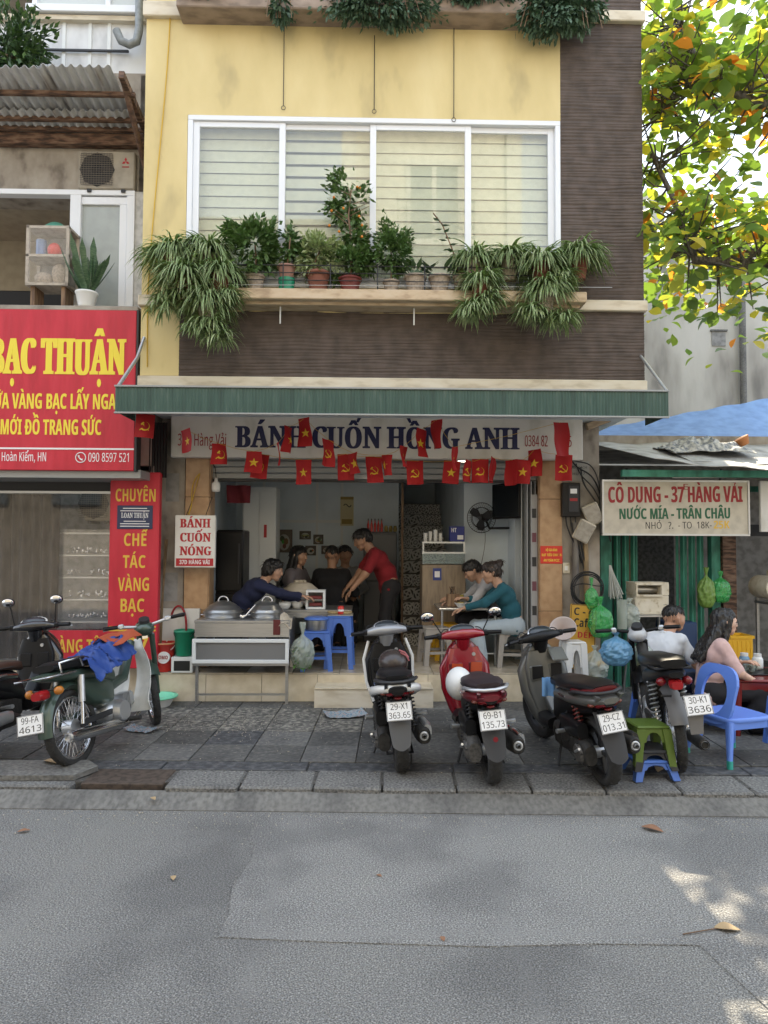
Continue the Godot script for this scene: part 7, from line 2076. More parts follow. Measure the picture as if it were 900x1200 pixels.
	for q in [[-.21, .0, .018, .02], [-.17, .008, .035, .03], [-.10, .015, .052, .045], [0, .015, .06, .052], [.10, .015, .052, .045], [.17, .008, .035, .03], [.21, .0, .018, .02]]: cov.append(ring(Vector3(q[0], q[1], 0), Basis(Vector3.FORWARD, Vector3.UP, Vector3.RIGHT), q[2] * 1.3, q[3], 16))
	part(hb, "cover", MB.new().loft(cov), c.get("hcover", body))
	part(hb, "neck", MB.new().cyl(Vector3(0, -.12, -.02), Vector3(0, -.02, 0), .055, .07, 18), c.get("hcover", body))
	part(hb, "dashboard", MB.new().ell(Vector3(0, .060, .022), Vector3(.11, .016, .055), Basis(Vector3.RIGHT, .75), 18, 8), mt("dash_glass", [.03, .035, .04], .08))
	part(hb, "dash_ring", MB.new().ell(Vector3(0, .052, .016), Vector3(.125, .015, .068), Basis(Vector3.RIGHT, .75), 18, 8), c.get("dash", mats.alu))
	for s in [-1, 1]:
		part(hb, "grip", MB.new().tube([Vector3(.16 * s, .0, .0), Vector3(.23 * s, .012, .015), Vector3(.34 * s, .012, .055)], [.015, .019, .018], 10), mats.black_plastic)
		part(hb, "switch_box", bx(Vector3(.205 * s, .01, .012), Vector3(.05, .05, .05), .012), mats.black_plastic)
		part(hb, "brake_lever", MB.new().tube([Vector3(.19 * s, .005, -.04), Vector3(.26 * s, .0, -.045), Vector3(.34 * s, -.01, -.01)], .006, 6), mats.alu)
		if c.get("mirrors", true): mirror(hb, Vector3(.185 * s, .03, .0), Vector3(c.get("mx", .25) * s, c.get("my", .18), .02), c.get("mr", .055), mats.black_plastic)
	part(t, "side_stand", MB.new().tube([Vector3(-.10, .24, -.50), Vector3(-.17, .10, -.44), Vector3(-.20 , .02 + c.lean * .2, -.40)], .011, 6), mats.dark_metal)
	part(t, "centre_stand", MB.new().tube([Vector3(-.09, .19, -.28), Vector3(-.10, .13, -.02), Vector3(.10, .13, -.02), Vector3(.09, .19, -.28)], .011, 6), mats.dark_metal)
	for s in [-1, 1]: part(t, "foot_peg", MB.new().cyl(Vector3(.13 * s, .37, -.22), Vector3(.25 * s, .385, -.19), .014, .018, 8), mats.alu)
	return t

func underbone(c: Dictionary) -> Node3D:
	var t := thing("motorbike", c.label, "motorbike", c.at, c.turn, "scooters parked on the pavement")
	t.rotation.z = c.lean
	t.scale = Vector3.ONE * .95
	var R := .285
	var WB := -1.2
	var body: Material = c.body
	wheel(t, Vector3(0, R, 0), R, .075, true, mats.chrome)
	wheel(t, Vector3(0, R, WB), R - .005, .065, true, mats.chrome, c.get("steer", 0.0))
	# rear mudguard arcs over the wheel
	part(t, "rear_fender", MB.new().grid(func(u, v):
		var a: float = lerpf(c.get("fend", -.28), 2.2, v)
		var x: float = lerpf(-.062, .062, u)
		var q: float = R + .045 - x * x * 9.0
		return Vector3(x, R + .02 + sin(a) * q, cos(a) * q), 10, 22, .005), c.get("fender", body))
	part(t, "swing_arm", MB.new().box(Vector3(.085, .30, -.25), Vector3(.025, .045, .5), Basis(), .006).box(Vector3(-.085, .30, -.25), Vector3(.025, .045, .5), Basis(), .006), mats.dark_metal)
	part(t, "chain_case", bx(Vector3(-.10, .31, -.25), Vector3(.03, .11, .5), .02), c.get("chain", body))
	for s in [-1, 1]:
		var a := Vector3(.105 * s, .66, -.06)
		var b := Vector3(.105 * s, .30, .0)
		part(t, "shock_absorber", MB.new().cyl(a, a.lerp(b, .55), .026, .026, 12), c.get("shock", mats.alu))
		part(t, "shock_rod", MB.new().cyl(a.lerp(b, .5), b, .014, .014, 10), mats.chrome)
		if c.get("springs", false): part(t, "shock_spring", spring(a, b, .03, 11), mats.zinc_paint)
	# engine lying forward
	part(t, "engine", MB.new().ell(Vector3(0, .29, -.50), Vector3(.13, .10, .15)), mats.alu)
	part(t, "engine_cover", MB.new().cyl(Vector3(.10, .28, -.50), Vector3(.155, .28, -.50), .095, .08, 20), mats.alu)
	part(t, "cylinder_head", bx(Vector3(0, .34, -.72), Vector3(.14, .12, .18), .02), mats.alu)
	for i in 5: part(t, "cooling_fin", bx(Vector3(0, .33, -.62 - i * .022), Vector3(.17, .14, .008)), mats.alu)
	var ex := part(t, "exhaust_pipe", MB.new().tube([Vector3(.05, .30, -.82), Vector3(.09, .20, -.80), Vector3(.14, .175, -.6), Vector3(.15, .19, -.35)], .016, 8), mats.chrome)
	part(ex, "muffler", MB.new().tube([Vector3(.15, .185, -.42), Vector3(.15, .20, -.34), Vector3(.155, .25, .20), Vector3(.155, .255, .25)], [.022, .043, .045, .036], 16), c.get("muff", mats.chrome))
	part(ex, "outlet", MB.new().cyl(Vector3(.155, .255, .245), Vector3(.155, .257, .27), .026, .026, 14, false), mats.alu)
	# frame spine, side covers, tank under the seat
	part(t, "spine", MB.new().tube([Vector3(0, .60, -.25), Vector3(0, .48, -.52), Vector3(0, .52, -.78), Vector3(0, .80, -.98)], [.07, .05, .045, .045], 14), body)
	part(t, "side_cover", loft_z([[-.50, .46, .08, .10], [-.36, .48, .115, .13], [-.2, .52, .11, .11], [-.06, .60, .09, .06]], 3.0), body)
	part(t, "tail_body", loft_z(c.get("tail", [[-.55, .58, .08, .06], [-.3, .64, .11, .06], [0, .68, .10, .045], [.2, .70, .085, .035], [.3, .71, .05, .02]]), 2.6), c.get("tailm", body))
	part(t, "seat", loft_z(c.get("seat_st", [[-.55, .70, .07, .03], [-.45, .735, .11, .045], [-.2, .755, .125, .045], [.1, .765, .12, .04], [.22, .765, .09, .025]]), 3.0), c.get("seat", mats.black_plastic))
	# lamps, plate
	var tl := part(t, "tail_light", loft_z([[.24, c.get("tly", .60), .045, .035], [.30, c.get("tly", .60), .05, .038], [.34, c.get("tly", .60), .038, .028]], 3.0, 16), mt("lamp_red2", [.30, .012, .015], .12))
	for s in [-1, 1]: part(tl, "indicator", MB.new().ell(Vector3(c.get("ind", .12) * s, c.get("tly", .60) + .015, .24), Vector3(.036, .032, .035)), c.get("indm", mt("lamp_orange", [.42, .15, .02], .15)))
	for s in [-1, 1]: part(tl, "indicator_stalk", MB.new().cyl(Vector3(.03 * s, .61, .24), Vector3(.10 * s, .615, .24), .009, .009, 6), mats.dark_metal)
	plate(t, c.get("plate_at", Vector3(0, .47, .335)), c.get("plate_tilt", -.2), c.plate[0], c.plate[1], c.get("plate_yaw", 0.0))
	# leg shield wings with air holes
	if c.has("shield"):
		var sh := Node3D.new()
		sh.name = "leg_shield"
		t.add_child(sh, true)
		for s in [-1, 1]:
			# wing: a curved plate from headstock to footpeg; two round holes near the bottom
			var nu := 20
			var nv := 26
			var P := func(u: float, v: float) -> Vector3:
				var y: float = lerpf(.22, .82, v)
				var zc: float = lerpf(-.74, -.99, pow(v, 1.1)) - .10 * sin(PI * clampf(v * 1.15, 0, 1))
				var back: float = zc + lerpf(.20, .05, smoothstep(.1, 1.0, v)) * smoothstep(-.15, .22, v)
				var xo: float = lerpf(.29, .13, pow(v, 1.8))
				return Vector3(s * lerpf(.035, xo, sin(u * PI * .5)), y, lerpf(zc, back, pow(u, 1.25)))
			var mb := MB.new()
			mb.sm(7)
			for i in nu:
				for j in nv:
					var uc := (i + .5) / nu
					var vc := (j + .5) / nv
					var ctr: Vector3 = P.call(uc, vc)
					var hole := false
					for hq in [[.74, .40, .036], [.74, .22, .030]]:
						var hc: Vector3 = P.call(hq[0], hq[1])
						if ctr.distance_to(hc) < hq[2]: hole = true
					if hole: continue
					var a: Vector3 = P.call(float(i) / nu, float(j) / nv)
					var b: Vector3 = P.call(float(i + 1) / nu, float(j) / nv)
					var d: Vector3 = P.call(float(i + 1) / nu, float(j + 1) / nv)
					var e: Vector3 = P.call(float(i) / nu, float(j + 1) / nv)
					if s > 0: mb.quad(a, b, d, e)
					else: mb.quad(e, d, b, a)
			part(sh, "wing", mb, c.shield)
	# front end
	var hb := Node3D.new()
	hb.name = "front_end"
	t.add_child(hb, true)
	hb.position = Vector3(0, 0, WB)
	hb.rotation.y = c.get("steer", 0.0)
	for s in [-1, 1]: part(hb, "fork", MB.new().cyl(Vector3(.06 * s, R, 0), Vector3(.055 * s, .84, .22), .02, .026, 12), c.get("fork", body))
	part(hb, "front_fender", MB.new().grid(func(u, v):
		var a: float = lerpf(-.25, 2.5, v)
		var x: float = lerpf(-.07, .07, u)
		var q: float = R + .04 - x * x * 8.0
		return Vector3(x, R + sin(a) * q, -cos(a) * q), 8, 18, .005), c.get("fork", body))
	part(hb, "head_cover", MB.new().ell(Vector3(0, .955, .24), Vector3(.085, .065, .10), Basis(), 18, 12), c.get("headm", body), Vector3(0, -.06, 0))
	part(hb, "headlight", MB.new().cyl(Vector3(0, .95, .12), Vector3(0, .95, .17), .075, .085, 20), mats.chrome, Vector3(0, -.06, 0))
	part(hb, "speedometer", MB.new().cyl(Vector3(0, 1.02, .27), Vector3(0, 1.045, .285), .05, .045, 18), mats.dark_metal, Vector3(0, -.06, 0))
	for s in [-1, 1]:
		part(hb, "bar", MB.new().tube([Vector3(.05 * s, .98, .24), Vector3(.16 * s, 1.0, .26), Vector3(.24 * s, 1.015, .30)], .014, 10), c.get("barm", mats.alu), Vector3(0, -.06, 0))
		part(hb, "grip", MB.new().cyl(Vector3(.235 * s, 1.013, .298), Vector3(.35 * s, 1.02, .35), .018, .017, 12), mats.black_plastic, Vector3(0, -.06, 0))
		part(hb, "lever", MB.new().tube([Vector3(.19 * s, 1.0, .24), Vector3(.28 * s, 1.005, .25), Vector3(.35 * s, 1.0, .28)], .006, 6), mats.chrome, Vector3(0, -.06, 0))
		part(hb, "control_box", bx(Vector3(.20 * s, 1.01, .28), Vector3(.05, .045, .045), .01), mats.alu, Vector3(0, -.06, 0))
	part(t, "side_stand", MB.new().tube([Vector3(-.09, .2, -.45), Vector3(-.16, .10, -.42), Vector3(-.22, .02 + c.lean * .2, -.40)], .011, 6), mats.dark_metal)
	part(t, "foot_pegs", MB.new().cyl(Vector3(-.26, .20, -.52), Vector3(.26, .20, -.52), .012, .012, 8), mats.dark_metal)
	for s in [-1, 1]: part(t, "peg_rubber", MB.new().cyl(Vector3(.17 * s, .20, -.52), Vector3(.27 * s, .20, -.52), .02, .02, 10), mats.rubber)
	return t

func build_bikes() -> void:
	var pearl := mt("paint_white", [.66, .66, .64], .3, 0, {"coat": .6})
	var red := mt("paint_red", [.26, .006, .016], .25, .1, {"coat": 1.0})
	var greym := mt("paint_grey", [.12, .12, .11], .38, .3, {"coat": .3})
	var black := mt("paint_black", [.012, .013, .016], .2, 0, {"coat": .8})
	var G := .122
	# white and black scooter
	var w := scooter({"label": "white trimmed black scooter carrying a dark helmet, parked by the porch step", "at": Vector3(.235, G, 2.10), "turn": .03, "lean": .075, "body": mats.black_plastic, "cowl": pearl, "hcover": mt("silver_paint", [.32, .33, .35], .3, .4), "dash": mats.silver_paint, "plate": ["29-X1", "363.65"], "mirrors": false, "two_shocks": true, "steer": .25, "guard": mt("guard_grey", [.075, .075, .077], .6)})
	for s in [-1, 1]: part(w, "shield_edge", MB.new().tube([Vector3(.16 * s, .34, -.93), Vector3(.215 * s, .52, -.955), Vector3(.225 * s, .72, -.97), Vector3(.17 * s, .88, -.985)], .014, 8), pearl)
	var hl := thing("helmet", "dark brown helmet with pink stripes resting on the white scooter", "helmet", Vector3(.19, .80, 1.60), .3)
	part(hl, "shell", MB.new().ell(Vector3.ZERO, Vector3(.115, .10, .135), Basis(), 20, 12), mt("helmet_brown", [.045, .035, .032], .25))
	part(hl, "stripe", MB.new().tube([Vector3(.03, .098, .05), Vector3(.075, .08, .06), Vector3(.105, .04, .06)], .007, 6), mt("helmet_pink", [.40, .12, .13], .4))
	part(hl, "stripe", MB.new().tube([Vector3(.03, .085, .085), Vector3(.075, .06, .09), Vector3(.1, .02, .085)], .006, 6), mats.helmet_pink)
	# red scooter
	scooter({"label": "glossy red scooter with round mirrors and a white helmet hung by its seat", "at": Vector3(.84, G, 2.34), "turn": .01, "lean": .09, "body": mt("paint_maroon", [.13, .008, .014], .3, .1, {"coat": .6}), "front": red, "inner": red, "glove": mats.paint_maroon, "pocket": mt("orange_reflector", [.40, .06, .02], .2), "hcover": red, "plate": ["69-B1", "135.73"], "mx": .30, "my": .19, "mr": .062, "rail": mats.alu, "seat": mt("seat_maroon", [.022, .012, .014], .6), "two_shocks": false, "case": mats.case_grey if mats.has("case_grey") else mats.dusty_black, "shield": mats.chrome})
	single("helmet", MB.new().ell(Vector3.ZERO, Vector3(.10, .12, .14), Basis(), 20, 12), mats.plastic_white, "white helmet hung at the side of the red scooter", "helmet", Vector3(.665, .70, 1.93))
	# grey scooter
	var g := scooter({"label": "matt grey scooter leaning on its stand beside the stool stack", "at": Vector3(1.60, G, 2.38), "turn": .12, "lean": .15, "body": greym, "front": greym, "inner": greym, "glove": greym, "hcover": mats.black_plastic, "plate": ["29-CZ", "013.31"], "mirrors": false, "steer": .2, "spring": mt("spring_red", [.16, .03, .025], .4), "shield": mats.dusty_black})
	part(g, "tail_stripe", loft_z([[-.05, .71, .150, .03], [.12, .735, .128, .028], [.24, .75, .088, .02]], 2.6), mt("stripe_red", [.12, .01, .012], .3))
	part(g, "glove_lid", bx(Vector3(.12, .80, -.93), Vector3(.15, .16, .02), .008, Basis(Vector3.RIGHT, -.9) * Basis(Vector3.UP, .2)), greym)
	single("blue_cloth", MB.new().grid(func(u, v): return Vector3(lerpf(-.05, .05, u), lerpf(-.14, 0, v), .015 * sin(u * 9.0)), 8, 5, .004), mt("cloth_sky", [.16, .34, .62], .8), "pale blue cloth tucked under the grey scooter seat", "cloth", Vector3(1.36, .72, 1.80))
	# black scooter at the jewellery shop
	scooter({"label": "black scooter with a brown seat parked by the jewellery shop", "at": Vector3(-2.89, G, 1.90), "turn": -.10, "lean": .08, "body": black, "front": black, "hcover": black, "dash": mats.plastic_white, "plate": ["29-E1", "482.10"], "mx": .22, "my": .25, "mr": .06, "seat": mt("seat_brown", [.06, .03, .02], .5), "steer": .15})
	# old green and white underbone
	var gr := mt("paint_green", [.045, .075, .058], .35, .2, {"coat": .4})
	var c := underbone({"label": "old dark green motorbike with white leg shield and spoked wheels", "fend": -.08, "at": Vector3(-2.10, G, 1.97), "turn": -.21, "lean": .19, "body": gr, "shield": mv("shield_white", [.66, .66, .62], .4, .12, .02), "plate": ["99-FA", "4613"], "plate_at": Vector3(-.07, .40, .345), "plate_yaw": .2, "steer": .65, "tly": .585, "fork": gr})
	part(c, "rack", MB.new().tube([Vector3(-.12, .70, .02), Vector3(-.13, .71, .36), Vector3(.13, .71, .36), Vector3(.12, .70, .02)], .010, 8), mats.chrome)
	part(c, "seat_rail", MB.new().tube([Vector3(.135, .72, .20), Vector3(.14, .79, .22), Vector3(.14, .80, -.02), Vector3(.135, .73, -.06)], .009, 8), mats.chrome)
	# cloths thrown over its seat
	var n := FastNoiseLite.new()
	n.seed = 8
	n.frequency = 3.0
	var cl := thing("blue_jacket", "blue and orange jacket thrown over the green motorbike seat", "jacket", Vector3(-2.05, G - .05, 1.97), -.21)
	cl.rotation.z = .19
	part(cl, "cloth", MB.new().grid(func(u, v):
		var x: float = lerpf(-.20, .21, u)
		var z: float = lerpf(-.08, -.62, v)
		var drop: float = maxf(0.0, absf(x) - .10)
		return Vector3(x * (1.0 - drop * .9), .80 - drop * 1.5 + .05 * n.get_noise_2d(x * 3.0, z * 3.0) + .10 * v, z + .06 * n.get_noise_2d(z * 4.0, x * 5.0)), 26, 26, .008), mt("jacket_blue", [.022, .06, .25], .55))
	part(cl, "lining", MB.new().grid(func(u, v):
		var x: float = lerpf(-.06, .20, u)
		var z: float = lerpf(-.42, -.72, v)
		return Vector3(x, .90 - absf(x) * .35 + .05 * v + .02 * sin(u * 7.0 + v * 3.0), z), 12, 8, .006), mt("lining_orange", [.36, .07, .025], .7))
	# black underbone by the stall
	var k := underbone({"label": "dusty black motorbike with long seat parked in front of the stall", "at": Vector3(2.20, G, 2.12), "turn": -.19, "lean": .10, "body": mats.dusty_black, "tailm": mats.black_plastic, "fender": mt("fender_grey", [.15, .145, .14], .6), "plate": ["30-K1", "3636"], "plate_at": Vector3(.12, .565, .36), "plate_tilt": -.28, "plate_yaw": .2, "springs": true, "fend": .35, "ind": .09, "indm": mats.lamp_red, "shock": mats.dark_metal, "muff": mats.dusty_black, "tly": .70, "chain": mats.dusty_black, "fork": mats.black_plastic, "headm": mt("head_white", [.42, .43, .44], .35), "barm": mats.black_plastic, "steer": -.1,
		"seat_st": [[-.62, .72, .08, .04], [-.5, .76, .12, .06], [-.2, .79, .13, .06], [.1, .83, .125, .055], [.28, .845, .09, .03]], "tail": [[-.55, .60, .09, .08], [-.3, .66, .12, .08], [0, .72, .11, .06], [.2, .76, .095, .045], [.34, .775, .05, .02]]})
	part(k, "flap", MB.new().prism([Vector2(-.045, .30), Vector2(.04, .30), Vector2(.06, .50), Vector2(-.06, .50)], .345, .352, Transform3D(Basis(Vector3.UP, .1), Vector3(.06, .06, .0))), mats.fender_grey)
	part(k, "grab_bar", MB.new().tube([Vector3(-.12, .79, .0), Vector3(-.12, .81, .26), Vector3(.12, .81, .26), Vector3(.12, .79, .0)], .012, 8), mats.dark_metal)
	# bags on its handlebar
	single("blue_bag", blob_bag(Vector3.ZERO, Vector3(.135, .125, .11), 61, .35, 15), mats.bag_blue, "round pale blue plastic bag hanging on the black motorbike handlebar", "bag", Vector3(2.10, .82, 1.16))
	var cb := thing("vegetable_bag", "clear bag of vegetables hanging beside the pale blue bag", "bag", Vector3(2.38, .74, 1.02))
	part(cb, "bag", blob_bag(Vector3.ZERO, Vector3(.10, .14, .08), 63, .4), mats.bag_clear)
	part(cb, "vegetables", MB.new().ell(Vector3(0, -.04, 0), Vector3(.075, .07, .06)), mats.herb)

# distance field of tapered capsules joined by a smooth minimum, meshed as surface nets
func sdf_arrays(bones: Array, cell: float, k: float) -> Array:
	var lo := Vector3.ONE * 1e6
	var hi := -lo
	for b in bones:
		var r: float = maxf(b[2], b[3])
		lo = lo.min(b[0] - Vector3.ONE * r).min(b[1] - Vector3.ONE * r)
		hi = hi.max(b[0] + Vector3.ONE * r).max(b[1] + Vector3.ONE * r)
	lo -= Vector3.ONE * cell * 2.5
	hi += Vector3.ONE * cell * 2.5
	var nx := int((hi.x - lo.x) / cell) + 1
	var ny := int((hi.y - lo.y) / cell) + 1
	var nz := int((hi.z - lo.z) / cell) + 1
	var nxy := nx * ny
	var fld := PackedFloat32Array()
	fld.resize(nxy * nz)
	fld.fill(1.0)
	for b in bones:
		var a: Vector3 = b[0]
		var ab: Vector3 = b[1] - a
		var ra: float = b[2]
		var rd: float = b[3] - ra
		var inv := 1.0 / maxf(ab.length_squared(), 1e-9)
		var pad := maxf(b[2], b[3]) + k + cell * 2.0
		var mn: Vector3 = ((a.min(b[1]) - Vector3.ONE * pad - lo) / cell).floor().max(Vector3.ZERO)
		var mx: Vector3 = ((a.max(b[1]) + Vector3.ONE * pad - lo) / cell).ceil()
		var x0 := int(mn.x)
		var x1 := mini(int(mx.x), nx - 1)
		for iz in range(int(mn.z), mini(int(mx.z), nz - 1) + 1):
			for iy in range(int(mn.y), mini(int(mx.y), ny - 1) + 1):
				var i := iz * nxy + iy * nx + x0
				var pa := lo + Vector3(x0, iy, iz) * cell - a
				for ix in range(x0, x1 + 1):
					var t := clampf(pa.dot(ab) * inv, 0.0, 1.0)
					var d := (pa - ab * t).length() - ra - rd * t
					var e := fld[i]
					var h := k - absf(e - d)
					if h > 0.0: fld[i] = minf(e, d) - h * h * 0.25 / k
					elif d < e: fld[i] = d
					pa.x += cell
					i += 1
	var idx := PackedInt32Array()
	idx.resize(nxy * nz)
	idx.fill(-1)
	var vs := PackedVector3Array()
	var ns := PackedVector3Array()
	var tri := PackedInt32Array()
	var off := [0, 1, nx, nx + 1, nxy, nxy + 1, nxy + nx, nxy + nx + 1]
	var corner := [Vector3(0, 0, 0), Vector3(1, 0, 0), Vector3(0, 1, 0), Vector3(1, 1, 0), Vector3(0, 0, 1), Vector3(1, 0, 1), Vector3(0, 1, 1), Vector3(1, 1, 1)]
	var edges := [[0, 1], [2, 3], [4, 5], [6, 7], [0, 2], [1, 3], [4, 6], [5, 7], [0, 4], [1, 5], [2, 6], [3, 7]]
	var lim := cell * 2.0
	for iz in nz - 1:
		for iy in ny - 1:
			var base := iz * nxy + iy * nx
			for ix in nx - 1:
				var i := base + ix
				var f0 := fld[i]
				if f0 > lim or f0 < -lim: continue
				var neg := 0
				for q in off:
					if fld[i + q] < 0.0: neg += 1
				if neg == 0 or neg == 8: continue
				var s := Vector3.ZERO
				var n := 0
				for e in edges:
					var va := fld[i + off[e[0]]]
					var vb := fld[i + off[e[1]]]
					if (va < 0.0) != (vb < 0.0):
						s += corner[e[0]].lerp(corner[e[1]], va / (va - vb))
						n += 1
				var g := Vector3.ZERO
				for q in 8: g += (corner[q] - Vector3.ONE * 0.5) * fld[i + off[q]]
				idx[i] = vs.size()
				vs.append(lo + (Vector3(ix, iy, iz) + s / n) * cell)
				ns.append(g.normalized())
	for iz in range(1, nz - 1):
		for iy in range(1, ny - 1):
			var base := iz * nxy + iy * nx
			for ix in range(1, nx - 1):
				var i := base + ix
				if idx[i] < 0: continue
				var f0 := fld[i] < 0.0
				for ax in 3:
					var st := 1 if ax == 0 else nx if ax == 1 else nxy
					if f0 == (fld[i + st] < 0.0): continue
					var d1 := nx if ax == 0 else nxy if ax == 1 else 1
					var d2 := nxy if ax == 0 else 1 if ax == 1 else nx
					var a := idx[i - d1 - d2]
					var b := idx[i - d2]
					var c := idx[i]
					var d := idx[i - d1]
					if a < 0 or b < 0 or c < 0 or d < 0: continue
					if f0: tri.append_array(PackedInt32Array([a, c, b, a, d, c]))
					else: tri.append_array(PackedInt32Array([a, b, c, a, c, d]))
	var arr := []
	arr.resize(Mesh.ARRAY_MAX)
	arr[Mesh.ARRAY_VERTEX] = vs
	arr[Mesh.ARRAY_NORMAL] = ns
	arr[Mesh.ARRAY_INDEX] = tri
	return arr

func ruffle(arr: Array, amp: float, freq: float, stretch: Vector3, sd: int) -> Array:
	# creases of cloth or locks of hair: push vertices along their normals
	var n := FastNoiseLite.new()
	n.seed = sd
	n.frequency = freq
	n.fractal_octaves = 3
	var v: PackedVector3Array = arr[Mesh.ARRAY_VERTEX]
	var nn: PackedVector3Array = arr[Mesh.ARRAY_NORMAL]
	for i in v.size(): v[i] += nn[i] * amp * n.get_noise_3dv(v[i] * stretch)
	var acc := PackedVector3Array()
	acc.resize(v.size())
	var t: PackedInt32Array = arr[Mesh.ARRAY_INDEX]
	var i := 0
	while i < t.size():
		var f := (v[t[i + 2]] - v[t[i]]).cross(v[t[i + 1]] - v[t[i]])
		acc[t[i]] += f; acc[t[i + 1]] += f; acc[t[i + 2]] += f
		i += 3
	for q in v.size():
		if acc[q].length() > 0: nn[q] = acc[q].normalized()
	arr[Mesh.ARRAY_VERTEX] = v
	arr[Mesh.ARRAY_NORMAL] = nn
	return arr

func am_of(list: Array) -> ArrayMesh:
	var m := ArrayMesh.new()
	for a in list:
		if a[Mesh.ARRAY_VERTEX].size() > 0: m.add_surface_from_arrays(Mesh.PRIMITIVE_TRIANGLES, a)
	return m

func ik(a: Vector3, target: Vector3, l1: float, l2: float, hint: Vector3) -> Array:
	var d := target - a
	var dist := clampf(d.length(), absf(l1 - l2) + .01, l1 + l2 - .005)
	var dir := d.normalized()
	var t := a + dir * dist
	var x := (l1 * l1 - l2 * l2 + dist * dist) / (2.0 * dist)
	var h := sqrt(maxf(0.0, l1 * l1 - x * x))
	var up := (hint - dir * hint.dot(dir)).normalized()
	return [a + dir * x + up * h, t]

func hand_bones(w: Vector3, d: Vector3, palm: Vector3, side: float, curl: float) -> Array:
	# palm with four unequal fingers and a thumb off its side
	d = d.normalized()
	var n := (palm - d * palm.dot(d)).normalized()
	var s := d.cross(n).normalized() * side
	var o := []
	for i in 4:
		var q := s * ((1.5 - i) * .019)
		var kn := w + d * (.085 - absf(i - 1.2) * .005) + q * 1.05
		o.append([w + d * .012 + q * .7, kn, .0125, .0115])
		var len: float = [.070, .080, .074, .058][i]
		var d1 := (d + n * curl * .5).normalized()
		var d2 := (d + n * curl * 1.5).normalized()
		var d3 := (d + n * curl * 2.4).normalized()
		var p1 := kn + d1 * len * .45
		var p2 := p1 + d2 * len * .32
		o.append([kn, p1, .0092, .0085])
		o.append([p1, p2, .0085, .0078])
		o.append([p2, p2 + d3 * len * .26, .0078, .0066])
	var t0 := w + d * .03 + s * .022
	var t1 := t0 + (d * .6 + s * .75 + n * .35).normalized() * .042
	o.append([t0, t1, .0125, .0105])
	o.append([t1, t1 + (d + s * .25 + n * .4).normalized() * .032, .0105, .008])
	return o

